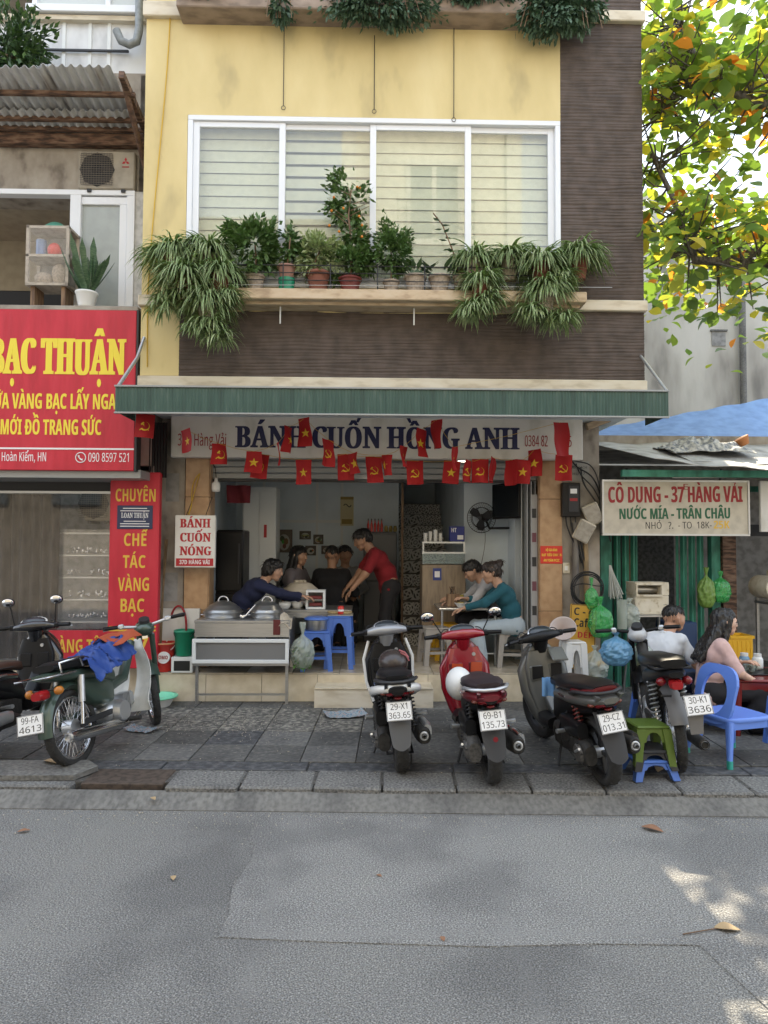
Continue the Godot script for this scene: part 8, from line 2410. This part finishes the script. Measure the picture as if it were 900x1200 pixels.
# p: hs seat height, lean, hands [l, r], legs, garments
func person(p: Dictionary) -> Node3D:
	var t := thing("person", p.label, "person", p.at, p.turn)
	var s: float = p.get("s", 1.0)
	var lean: float = p.get("lean", .2)
	var pel := Vector3(0, p.pelvis, 0)
	var sp := Vector3(p.get("roll", 0.0), cos(lean), sin(lean)).normalized()
	var mid := Vector3(p.get("roll", 0.0) * .4, cos(lean * .5), sin(lean * .5)).normalized()
	var waist := pel + mid * .17 * s
	var chest := waist + sp * .17 * s
	var neck := chest + sp * .15 * s
	var fw := Vector3.RIGHT.cross(sp).normalized()   # forward of the leaning chest
	var X := Vector3.RIGHT
	if p.has("twist"):
		X = X.rotated(Vector3.UP, p.twist)
		fw = fw.rotated(Vector3.UP, p.twist)
	var wd: float = p.get("wide", 1.0)
	var shL := chest + sp * .085 * s + X * .155 * s * wd
	var shR := chest + sp * .085 * s - X * .155 * s * wd
	var A := ik(shL, p.hands[0], .265 * s, .235 * s, p.get("hintL", Vector3(.7, -.7, -.2)))
	var B := ik(shR, p.hands[1], .265 * s, .235 * s, p.get("hintR", Vector3(-.7, -.7, -.2)))
	var hipL := pel + Vector3(.085, -.02, .01) * s
	var hipR := pel + Vector3(-.085, -.02, .01) * s
	var kL: Vector3 = p.knees[0]
	var kR: Vector3 = p.knees[1]
	var aL: Vector3 = p.ankles[0]
	var aR: Vector3 = p.ankles[1]
	var hd: Vector3 = p.get("head_dir", (sp * .75 + Vector3.UP * .45).normalized())
	var hc := neck + hd * .155 * s
	var hy: float = p.get("head_yaw", 0.0)
	var HB := Basis(Vector3.UP, hy) * Basis(Vector3.RIGHT, p.get("nod", lean * .35))
	var cell: float = p.get("cell", .016)
	var torso := [
		[pel + Vector3(.07, 0, -.01) * s, pel - Vector3(.07, 0, .01) * s, .105 * s * wd, .105 * s * wd],
		[waist + X * .05 * s, waist - X * .05 * s, .098 * s * wd, .098 * s * wd],
		[chest + X * .075 * s, chest - X * .075 * s, .104 * s * wd, .104 * s * wd],
		[shL - X * .02 * s, shR + X * .02 * s, .058 * s, .058 * s],
		[pel, waist, .11 * s, .10 * s], [waist, chest, .10 * s, .10 * s], [chest, neck - sp * .03 * s, .085 * s, .055 * s]]
	if p.get("bust", 0.0) > 0.0:
		for q in [.055, -.055]: torso.append([chest + X * q + fw * .065 - sp * .01, chest + X * q + fw * .07 - sp * .02, .05, .045])
	var upper := [[shL, A[0], .052 * s, .041 * s], [shR, B[0], .052 * s, .041 * s]]
	var fore := [[A[0], A[1], .040 * s, .027 * s], [B[0], B[1], .040 * s, .027 * s]]
	var thigh := [[hipL, kL, .082 * s, .058 * s], [hipR, kR, .082 * s, .058 * s]]
	var shin := [[kL, kL.lerp(aL, .35), .055 * s, .054 * s], [kR, kR.lerp(aR, .35), .055 * s, .054 * s], [kL.lerp(aL, .35), aL, .054 * s, .035 * s], [kR.lerp(aR, .35), aR, .054 * s, .035 * s]]
	var toe: Vector3 = p.get("toe", Vector3(0, -.045, .13)) * s
	var foot := [[aL + Vector3(0, -.03, -.02), aL + toe, .034 * s, .026 * s], [aR + Vector3(0, -.03, -.02), aR + toe, .034 * s, .026 * s]]
	var neckb := [[neck - sp * .05 * s, hc - HB.y * .04 * s, .054 * s, .050 * s]]
	# the body: trunk and limbs, then head and hands on finer grids
	var surf := [sdf_arrays(torso + upper + fore + thigh + shin + foot + neckb, cell, .035)]
	var H := func(v: Vector3) -> Vector3: return hc + HB * (v * s)
	var head := [
		[H.call(Vector3(0, .035, -.03)), H.call(Vector3(0, .03, .012)), .083 * s, .078 * s],
		[H.call(Vector3(.02, -.01, .035)), H.call(Vector3(-.02, -.01, .035)), .062 * s, .062 * s],
		[H.call(Vector3(.022, -.065, .045)), H.call(Vector3(-.022, -.065, .045)), .040 * s, .040 * s],
		[H.call(Vector3(0, -.09, .06)), H.call(Vector3(0, -.082, .064)), .026 * s, .026 * s],
		[H.call(Vector3(0, .02, .092)), H.call(Vector3(0, -.022, .108)), .010 * s, .0125 * s],
		[H.call(Vector3(.012, -.026, .098)), H.call(Vector3(-.012, -.026, .098)), .010 * s, .010 * s],
		[H.call(Vector3(.035, .028, .078)), H.call(Vector3(-.035, .028, .078)), .016 * s, .016 * s],
		[H.call(Vector3(.016, -.055, .086)), H.call(Vector3(-.016, -.055, .086)), .011 * s, .011 * s],
		[H.call(Vector3(.082, .012, -.015)), H.call(Vector3(.078, -.02, -.008)), .014 * s, .010 * s],
		[H.call(Vector3(-.082, .012, -.015)), H.call(Vector3(-.078, -.02, -.008)), .014 * s, .010 * s],
		[H.call(Vector3(0, -.03, -.02)), neck - sp * .02, .060 * s, .052 * s]]
	surf.append(sdf_arrays(head, cell * .45, .014))
	var curl: float = p.get("curl", .55)
	surf.append(sdf_arrays(hand_bones(A[1], A[1] - A[0], p.get("palmL", Vector3.DOWN), 1.0, curl), cell * .3, .006))
	surf.append(sdf_arrays(hand_bones(B[1], B[1] - B[0], p.get("palmR", Vector3.DOWN), -1.0, curl), cell * .3, .006))
	part(t, "body", am_of(surf), p.skin)
	# face
	for q in [-1, 1]:
		part(t, "eye", MB.new().ell(H.call(Vector3(.032 * q, .008, .086)), Vector3(.012, .006, .006) * s, HB, 10, 6), mats.letter_black)
		part(t, "eyebrow", MB.new().tube([H.call(Vector3(.018 * q, .030, .094)), H.call(Vector3(.036 * q, .034, .090)), H.call(Vector3(.052 * q, .028, .078))], .0035 * s, 5), p.hair)
	part(t, "lips", MB.new().ell(H.call(Vector3(0, -.056, .096)), Vector3(.022, .007, .006) * s, HB, 10, 6), mt("lip", [.32, .09, .08], .5))
	# clothes over it
	var grow := func(list: Array, g: float) -> Array:
		var o := []
		for b in list: o.append([b[0], b[1], b[2] + g, b[3] + g])
		return o
	var sl: float = p.get("sleeve", 1.0)
	var sleeves := []
	for q in [[shL, A[0], A[1]], [shR, B[0], B[1]]]:
		var e: Vector3 = q[0].lerp(q[1], minf(sl, 1.0))
		sleeves.append([q[0], e, .060 * s, (.060 if sl < 1.0 else .050) * s])
		if sl > 1.0: sleeves.append([q[1], q[1].lerp(q[2], (sl - 1.0)), .050 * s, .037 * s])
	var hem := [[pel + Vector3(.07, -.02, 0), pel + Vector3(-.07, -.02, 0), .11 * s * wd, .11 * s * wd]] if p.get("hem", true) else []
	part(t, "shirt", am_of([ruffle(sdf_arrays(grow.call(torso.slice(1) , .011) + grow.call(hem, .004) + sleeves, cell * .85, .03), .012, 6.0, Vector3(1.3, 1, 1.3), p.get("seed", 1))]), p.shirt)
	if p.has("collar"): part(t, "collar", MB.new().tube(circle(neck - sp * .015, X, fw, .060 * s, 18), .012, 6, true), p.shirt)
	var tl: float = p.get("trouser", 1.0)
	var legs := grow.call(thigh, .012)
	var wl: float = p.get("flare", .012)
	for q in [[kL, aL], [kR, aR]]: legs.append([q[0], q[0].lerp(q[1], tl), .068 * s, .045 * s + wl])
	legs.append([pel + Vector3(.07, -.01, -.01) * s, pel + Vector3(-.07, -.01, -.01) * s, .116 * s * wd, .116 * s * wd])
	part(t, "trousers", am_of([ruffle(sdf_arrays(legs, cell * .9, .03), .010, 7.0, Vector3.ONE, 3 + p.get("seed", 1))]), p.pants)
	for q in [aL, aR]:
		part(t, "shoe", am_of([sdf_arrays([[q + Vector3(0, -.045, -.03), q + toe + Vector3(0, -.004, .01), .036 * s, .030 * s], [q + Vector3(0, -.058, -.03), q + toe + Vector3(0, -.01, .0), .026, .026]], .009, .01)]), p.get("shoes", mats.black_plastic))
	# hair
	var hr := [[H.call(Vector3(0, .045, -.035)), H.call(Vector3(0, .058, .015)), .087 * s, .076 * s], [H.call(Vector3(0, .0, -.055)), H.call(Vector3(0, .03, -.045)), .076 * s, .083 * s], [H.call(Vector3(.055, .03, -.01)), H.call(Vector3(.05, .055, .03)), .038 * s, .034 * s], [H.call(Vector3(-.055, .03, -.01)), H.call(Vector3(-.05, .055, .03)), .038 * s, .034 * s]]
	var st: String = p.get("style", "short")
	if st == "short": hr.append([H.call(Vector3(0, .085, .05)), H.call(Vector3(0, .06, .07)), .03 * s, .018 * s])
	elif st == "crop": hr = [[H.call(Vector3(0, .055, -.035)), H.call(Vector3(0, .065, .02)), .083 * s, .070 * s], [H.call(Vector3(0, .085, .045)), H.call(Vector3(0, .075, .06)), .028, .02]]
	elif st == "bob": hr += [[H.call(Vector3(0, -.04, -.06)), H.call(Vector3(0, .02, -.05)), .070 * s, .08 * s], [H.call(Vector3(.06, -.02, -.02)), H.call(Vector3(.06, .04, .0)), .035, .04], [H.call(Vector3(-.06, -.02, -.02)), H.call(Vector3(-.06, .04, .0)), .035, .04], [H.call(Vector3(.03, .09, .05)), H.call(Vector3(-.03, .085, .06)), .03, .03]]
	elif st == "bun": hr += [[H.call(Vector3(0, .075, -.10)), H.call(Vector3(0, .085, -.125)), .048 * s, .045 * s], [H.call(Vector3(.05, -.02, -.03)), H.call(Vector3(.04, .05, .04)), .03, .03], [H.call(Vector3(-.05, -.02, -.03)), H.call(Vector3(-.04, .05, .04)), .03, .03], [H.call(Vector3(.02, .08, .06)), H.call(Vector3(-.02, .08, .06)), .028, .028]]
	elif st == "long":
		for q in [-1.0, -.4, .4, 1.0]:
			var a: Vector3 = H.call(Vector3(.055 * q, -.01, -.06 + .02 * absf(q)))
			var b: Vector3 = neck + X * (.075 * q) - fw * .07 - sp * .06
			var c: Vector3 = chest + X * (.085 * q) - fw * .13 - sp * (.06 + .02 * absf(q))
			hr.append([a, b, .050 * s, .045 * s]); hr.append([b, c, .045 * s, .028 * s])
		for q in [-1, 1]:
			hr.append([H.call(Vector3(.066 * q, .03, .02)), H.call(Vector3(.074 * q, -.06, .005)), .026, .024])
			hr.append([H.call(Vector3(.074 * q, -.06, .005)), neck + X * (.10 * q) + fw * .02 - sp * .07, .024, .026])
			hr.append([neck + X * (.10 * q) + fw * .02 - sp * .07, chest + X * (.11 * q) + fw * .06 - sp * .06, .026, .012])
	var hm := am_of([ruffle(sdf_arrays(hr, cell * .5, .012), .012, 24.0, Vector3(1.8, .35, 1.8), 5)])
	part(t, "hair", hm, p.hair)
	# loose locks lying on the hair
	var hv: PackedVector3Array = hm.surface_get_arrays(0)[Mesh.ARRAY_VERTEX]
	var hn: PackedVector3Array = hm.surface_get_arrays(0)[Mesh.ARRAY_NORMAL]
	var lk := MB.new()
	for q in p.get("locks", 160):
		var i := rng.randi() % hv.size()
		var n := hn[i]
		var dn := (Vector3.DOWN - n * Vector3.DOWN.dot(n) + Vector3(rr(-.3, .3), 0, rr(-.3, .3)))
		if dn.length() < .2: dn = Vector3(rr(-1, 1), 0, rr(-1, 1))
		dn = dn.normalized()
		var a := hv[i] - n * .002
		lk.tube([a, a + dn * .022 + n * .005, a + dn * .05 + n * .001], [.002, .003, .0006], 3)
	part(t, "hair_locks", lk, mt("hair_lock_tone", [.03, .024, .022], .35))  # slightly lighter hair tone, for texture
	if p.get("glasses", false):
		for q in [-1, 1]:
			part(t, "glasses", MB.new().tube(circle(H.call(Vector3(.034 * q, .006, .103)), HB.x, HB.y, .022 * s, 16), .0018, 5, true), mats.dark_metal)
			part(t, "glasses", MB.new().cyl(H.call(Vector3(.056 * q, .01, .10)), H.call(Vector3(.084 * q, .012, -.01)), .0018, .0018, 5), mats.dark_metal)
		part(t, "glasses", MB.new().cyl(H.call(Vector3(.012, .01, .106)), H.call(Vector3(-.012, .01, .106)), .0018, .0018, 5), mats.dark_metal)
	return t

func seated(hs: float, out := .10, fwd := .40, leg := .0) -> Dictionary:
	return {"pelvis": hs + .085, "knees": [Vector3(out, hs + .05 + leg, fwd), Vector3(-out, hs + .05 + leg, fwd)], "ankles": [Vector3(out, .085, fwd - .03), Vector3(-out, .085, fwd - .03)]}

func build_people() -> void:
	var skin := mt("skin", [.46, .27, .18], .5, 0)
	var tan := mt("skin_tan", [.36, .20, .125], .5, 0)
	var hair := mt("hair_black", [.010, .009, .009], .4, 0)
	var brown := mt("hair_brown", [.022, .013, .010], .45, 0)
	var cloth := func(key: String, c: Array) -> Material: return mt(key, c, .9, 0, {"rim": .25})
	var F := .411
	# cook in navy behind the steel counter
	person(seated(.45).merged({"label": "person with short dark hair in a navy top leaning over the cooking table", "at": Vector3(-1.43, F, -.62), "turn": PI / 2, "s": .95, "lean": .80, "hands": [Vector3(.12, .66, .66), Vector3(-.10, .72, .76)], "skin": skin, "hair": hair, "style": "bob", "shirt": cloth.call("navy_top", [.010, .014, .045]), "pants": cloth.call("dark_pants", [.012, .012, .016]), "sleeve": 1.95, "wide": 1.12, "head_dir": Vector3(0, .70, .62).normalized(), "nod": .25, "seed": 2}))
	# back tables
	person(seated(.42).merged({"label": "person with long dark hair in a grey top seated below the dish pictures", "at": Vector3(-.98, F, -1.75), "turn": 1.15, "lean": .22, "hands": [Vector3(.14, .66, .36), Vector3(-.14, .66, .36)], "skin": skin, "hair": hair, "style": "long", "shirt": cloth.call("grey_top", [.16, .14, .15]), "pants": mats.dark_pants, "sleeve": 1.8, "cell": .022, "seed": 3}))
	person(seated(.42).merged({"label": "person in a black jacket seated with their back to the street", "at": Vector3(-.47, F, -1.42), "turn": PI - .15, "lean": .22, "hands": [Vector3(.15, .66, .36), Vector3(-.15, .66, .36)], "skin": tan, "hair": hair, "style": "crop", "shirt": cloth.call("black_top", [.010, .010, .012]), "pants": mats.dark_pants, "sleeve": 1.9, "wide": 1.12, "cell": .022, "seed": 4}))
	person(seated(.42).merged({"label": "person in a pale grey jacket facing the street at the back table", "at": Vector3(-.32, F, -2.12), "turn": .05, "lean": .12, "hands": [Vector3(.15, .66, .36), Vector3(-.15, .66, .36)], "skin": tan, "hair": hair, "style": "short", "shirt": cloth.call("pale_jacket", [.20, .20, .20]), "pants": mats.dark_pants, "sleeve": 1.9, "cell": .022, "seed": 5}))
	# waiter in red, bending to the table
	person({"label": "person in a red shirt standing and bending towards the back table", "at": Vector3(.24, F, -1.32), "turn": -PI / 2 + .15, "pelvis": .80, "knees": [Vector3(.10, .42, .08), Vector3(-.10, .43, .03)], "ankles": [Vector3(.11, .085, -.02), Vector3(-.11, .085, -.10)], "lean": .58, "hands": [Vector3(.16, .70, .52), Vector3(-.14, .76, .50)], "skin": tan, "hair": hair, "style": "short", "shirt": cloth.call("red_shirt", [.20, .008, .014]), "pants": cloth.call("black_skirt", [.014, .013, .015]), "sleeve": .75, "collar": true, "flare": .03, "head_dir": Vector3(0, .72, .66).normalized(), "nod": .45, "seed": 6})
	# pair at the eating table
	person(seated(.36).merged({"label": "person with a hair bun in a teal top and pale jeans at the table", "at": Vector3(1.56, F, -.50), "turn": -PI / 2, "s": .94, "lean": .42, "hands": [Vector3(.08, .62, .54), Vector3(-.16, .70, .48)], "skin": skin, "hair": brown, "style": "bun", "shirt": cloth.call("teal_top", [.012, .085, .115]), "pants": cloth.call("pale_jeans", [.36, .42, .46]), "shoes": mt("sandal", [.05, .015, .015], .6), "sleeve": 1.85, "head_dir": Vector3(0, .72, .55).normalized(), "nod": .25, "seed": 7, "flare": .03}))
	person(seated(.40).merged({"label": "person in a pale top eating behind the one in teal", "at": Vector3(1.46, F, -.92), "turn": -PI / 2 + .1, "s": .94, "lean": .48, "hands": [Vector3(.10, .66, .52), Vector3(-.14, .68, .50)], "skin": skin, "hair": hair, "style": "short", "shirt": cloth.call("pale_top", [.42, .42, .44]), "pants": mats.dark_pants, "sleeve": 1.8, "seed": 8, "cell": .02, "head_dir": Vector3(0, .55, .72).normalized(), "nod": .6}))
	# pair on low stools at the drink stall
	person(seated(.27, .13, .36, .04).merged({"label": "person in a white T-shirt and navy trousers seated with their back turned", "at": Vector3(2.62, .122, .72), "turn": 2.15, "s": .95, "lean": .46, "hands": [Vector3(.20, .40, .42), Vector3(-.18, .42, .44)], "skin": mt("skin_warm", [.44, .24, .15], .5), "hair": hair, "style": "crop", "shirt": cloth.call("white_tee", [.62, .64, .67]), "pants": cloth.call("navy_jeans", [.014, .022, .055]), "sleeve": .72, "collar": true, "head_dir": Vector3(-.10, .70, .45).normalized(), "head_yaw": -.35, "nod": .1, "cell": .013, "seed": 9, "wide": 1.08}))
	person(seated(.27, .09, .38, .03).merged({"label": "person with long black hair and glasses in a pink blouse and black trousers", "at": Vector3(2.94, .122, 1.05), "turn": PI / 2 - .12, "s": .93, "lean": .22, "hands": [Vector3(.08, .58, .30), Vector3(-.10, .44, .36)], "skin": mt("skin_fair", [.56, .35, .25], .5), "hair": hair, "style": "long", "shirt": cloth.call("pink_blouse", [.56, .38, .35]), "pants": mats.black_skirt, "sleeve": .9, "collar": true, "glasses": true, "head_dir": Vector3(0, .80, .36).normalized(), "nod": .05, "cell": .013, "seed": 10, "flare": .05, "trouser": .86, "bust": 1.0}))

func build_litter() -> void:
	# sheets of newspaper on the pavement
	var sheet := func(at: Vector3, w: float, d: float, turn: float, sd: int, label: String):
		var n := FastNoiseLite.new()
		n.seed = sd
		n.frequency = 2.5
		var o := single("printed_sheet", MB.new().grid(func(u, v): return Vector3(lerpf(-w, w, u), .012 + .016 * n.get_noise_2d(u * 2.0, v * 2.0) + .02 * pow(absf(u - .5) * 2.0, 4.0), lerpf(d, -d, v)), 14, 8, .001), mt("print_blue", null, .7, 0, {"cols": [[.12, .20, .28], [.30, .40, .46], [.44, .46, .46], [.36, .16, .12]], "offs": [.25, .45, .6, .85], "freq": .02, "sc": Vector3.ONE * 2.5}), label, "paper", at)
		o.rotation.y = turn
	sheet.call(Vector3(-.22, .124, .52), .19, .13, .25, 1, "crumpled blue printed sheet beside the step")
	sheet.call(Vector3(-1.92, .124, 1.05), .14, .08, -.3, 2, "blue printed flyer under the green motorbike")
	# fallen leaves
	var lm := [mt("dry_brown", [.26, .13, .07], .8), mt("dry_tan", [.40, .28, .15], .8), mt("dry_yellow", [.50, .38, .06], .8)]
	var leaf := func(at: Vector3, s: float, turn: float, m: Material, label: String):
		var mb := MB.new()
		mb.grid(func(u, v):
			var w: float = sin(PI * clampf(v * .92 + .05, 0, 1)) * .32 * pow(v + .15, .3)
			var x: float = (u - .5) * 2.0 * w
			return Vector3(x * s, (.05 + .35 * x * x + .10 * sin(v * 3.0)) * s, (.5 - v) * s), 6, 8, .0008)
		var o := single("fallen_leaf", mb, m, label, "leaf", at, "fallen leaves")
		o.rotation.y = turn
	leaf.call(Vector3(1.72, .006, 2.86), .13, .9, lm[0], "large brown fallen leaf on the asphalt near the stool stack")
	leaf.call(Vector3(2.08, .122, 2.10), .13, -.6, lm[1], "dry tan leaf beside the stools on the pavement")
	leaf.call(Vector3(1.62, .006, 3.96), .11, 1.4, lm[1], "tan leaf with a long stalk at the seam of the road patch")
	leaf.call(Vector3(-2.25, .155, 2.03), .16, 1.1, lm[1], "curled tan leaf on the loose concrete slab")
	leaf.call(Vector3(-1.0, .008, 3.45), .05, .3, lm[1], "tiny dry leaf on the road before the seam")
	leaf.call(Vector3(.95, .05, 2.46), .07, 1.5, lm[2], "yellow leaf in the gutter by the red scooter")
	leaf.call(Vector3(-1.4, .06, 2.47), .06, .7, lm[1], "pale leaf in the gutter by the rusty plate")
	leaf.call(Vector3(.33, .006, 4.02), .04, .2, lm[0], "tiny brown leaf on the seam across the road")
	leaf.call(Vector3(-2.05, .006, 2.85), .07, 2.0, lm[0], "reddish leaf on the road below the slab")
	leaf.call(Vector3(.06, .006, 3.43), .035, 1.0, lm[0], "tiny brown leaf alone on the road patch")
	single("dry_twig", MB.new().tube([Vector3(-.10, .004, .02), Vector3(0, .008, 0), Vector3(.10, .005, -.03)], .003, 4), mats.wood, "thin dry twig on the road seam", "twig", Vector3(1.50, .006, 3.98))
	# bits of paper and grit trodden into the road
	for q in [[-1.62, 4.05, .03], [-1.55, 4.6, .035], [-1.95, 4.55, .028], [-.3, 5.0, .02], [.9, 4.8, .018]]:
		single("paper_scrap", MB.new().grid(func(u, v): return Vector3((u - .5) * q[2] * 2.0, .004 + .006 * sin(u * 4.0), (.5 - v) * q[2] * 1.4), 4, 3, .001), mats.sign_white, "small pale scrap of paper trodden on the road", "scrap", Vector3(q[0], .004, q[1]), "scraps on the road")
	# pale crumbling seam where the road patch meets the old surface
	var sm := MB.new()
	for l in [[Vector3(-.67, .006, 2.62), Vector3(-.70, .006, 2.9), Vector3(-.63, .006, 3.2), Vector3(-.68, .006, 3.55), Vector3(-.645, .006, 3.8), Vector3(-.655, .006, 3.99), Vector3(-.2, .006, 4.03), Vector3(.5, .006, 4.075), Vector3(1.0, .006, 4.06), Vector3(1.44, .006, 4.075)]]:
		for i in l.size() - 1:
			for k in 24:
				var c: Vector3 = l[i].lerp(l[i + 1], rng.randf()) + Vector3(rng.randfn(0, .010), 0, rng.randfn(0, .010))
				var r := rr(.0015, .005)
				sm.ell(c, Vector3(r, .002, r), Basis(), 5, 3)
	var so := structure("seam_grit", sm, mt("seam_pale", [.28, .272, .258], .9))
	so.set_meta("kind", "stuff")
	so.set_meta("label", "pale crumbling grit along the seam of the road patch")
	so.set_meta("category", "grit")
	# chippings scattered on the pavement before the porch
	var g := MB.new()
	for i in 1300:
		var c := Vector3(rng.randfn(-1.15, .42), .124, rng.randfn(.75, .28))
		if i % 3 == 0: c = Vector3(rr(-3.0, 3.2), .124, rr(.1, 2.2))
		if i % 3 == 1: c = Vector3(rr(-3.2, 3.2), 0, 0)
		if i % 3 == 1: c = Vector3(c.x, .006, 2.60 + absf(rng.randfn(0, .16)) + c.x * .036)
		var r := rr(.002, .006)
		g.ell(c, Vector3(r, r * .6, r), Basis(), 5, 3)
	var o := structure("grit", g, mt("grit_pale", [.42, .38, .31], .9))
	o.set_meta("kind", "stuff")
	o.set_meta("label", "pale crumbs and grit scattered on the dark pavement")
	o.set_meta("category", "grit")
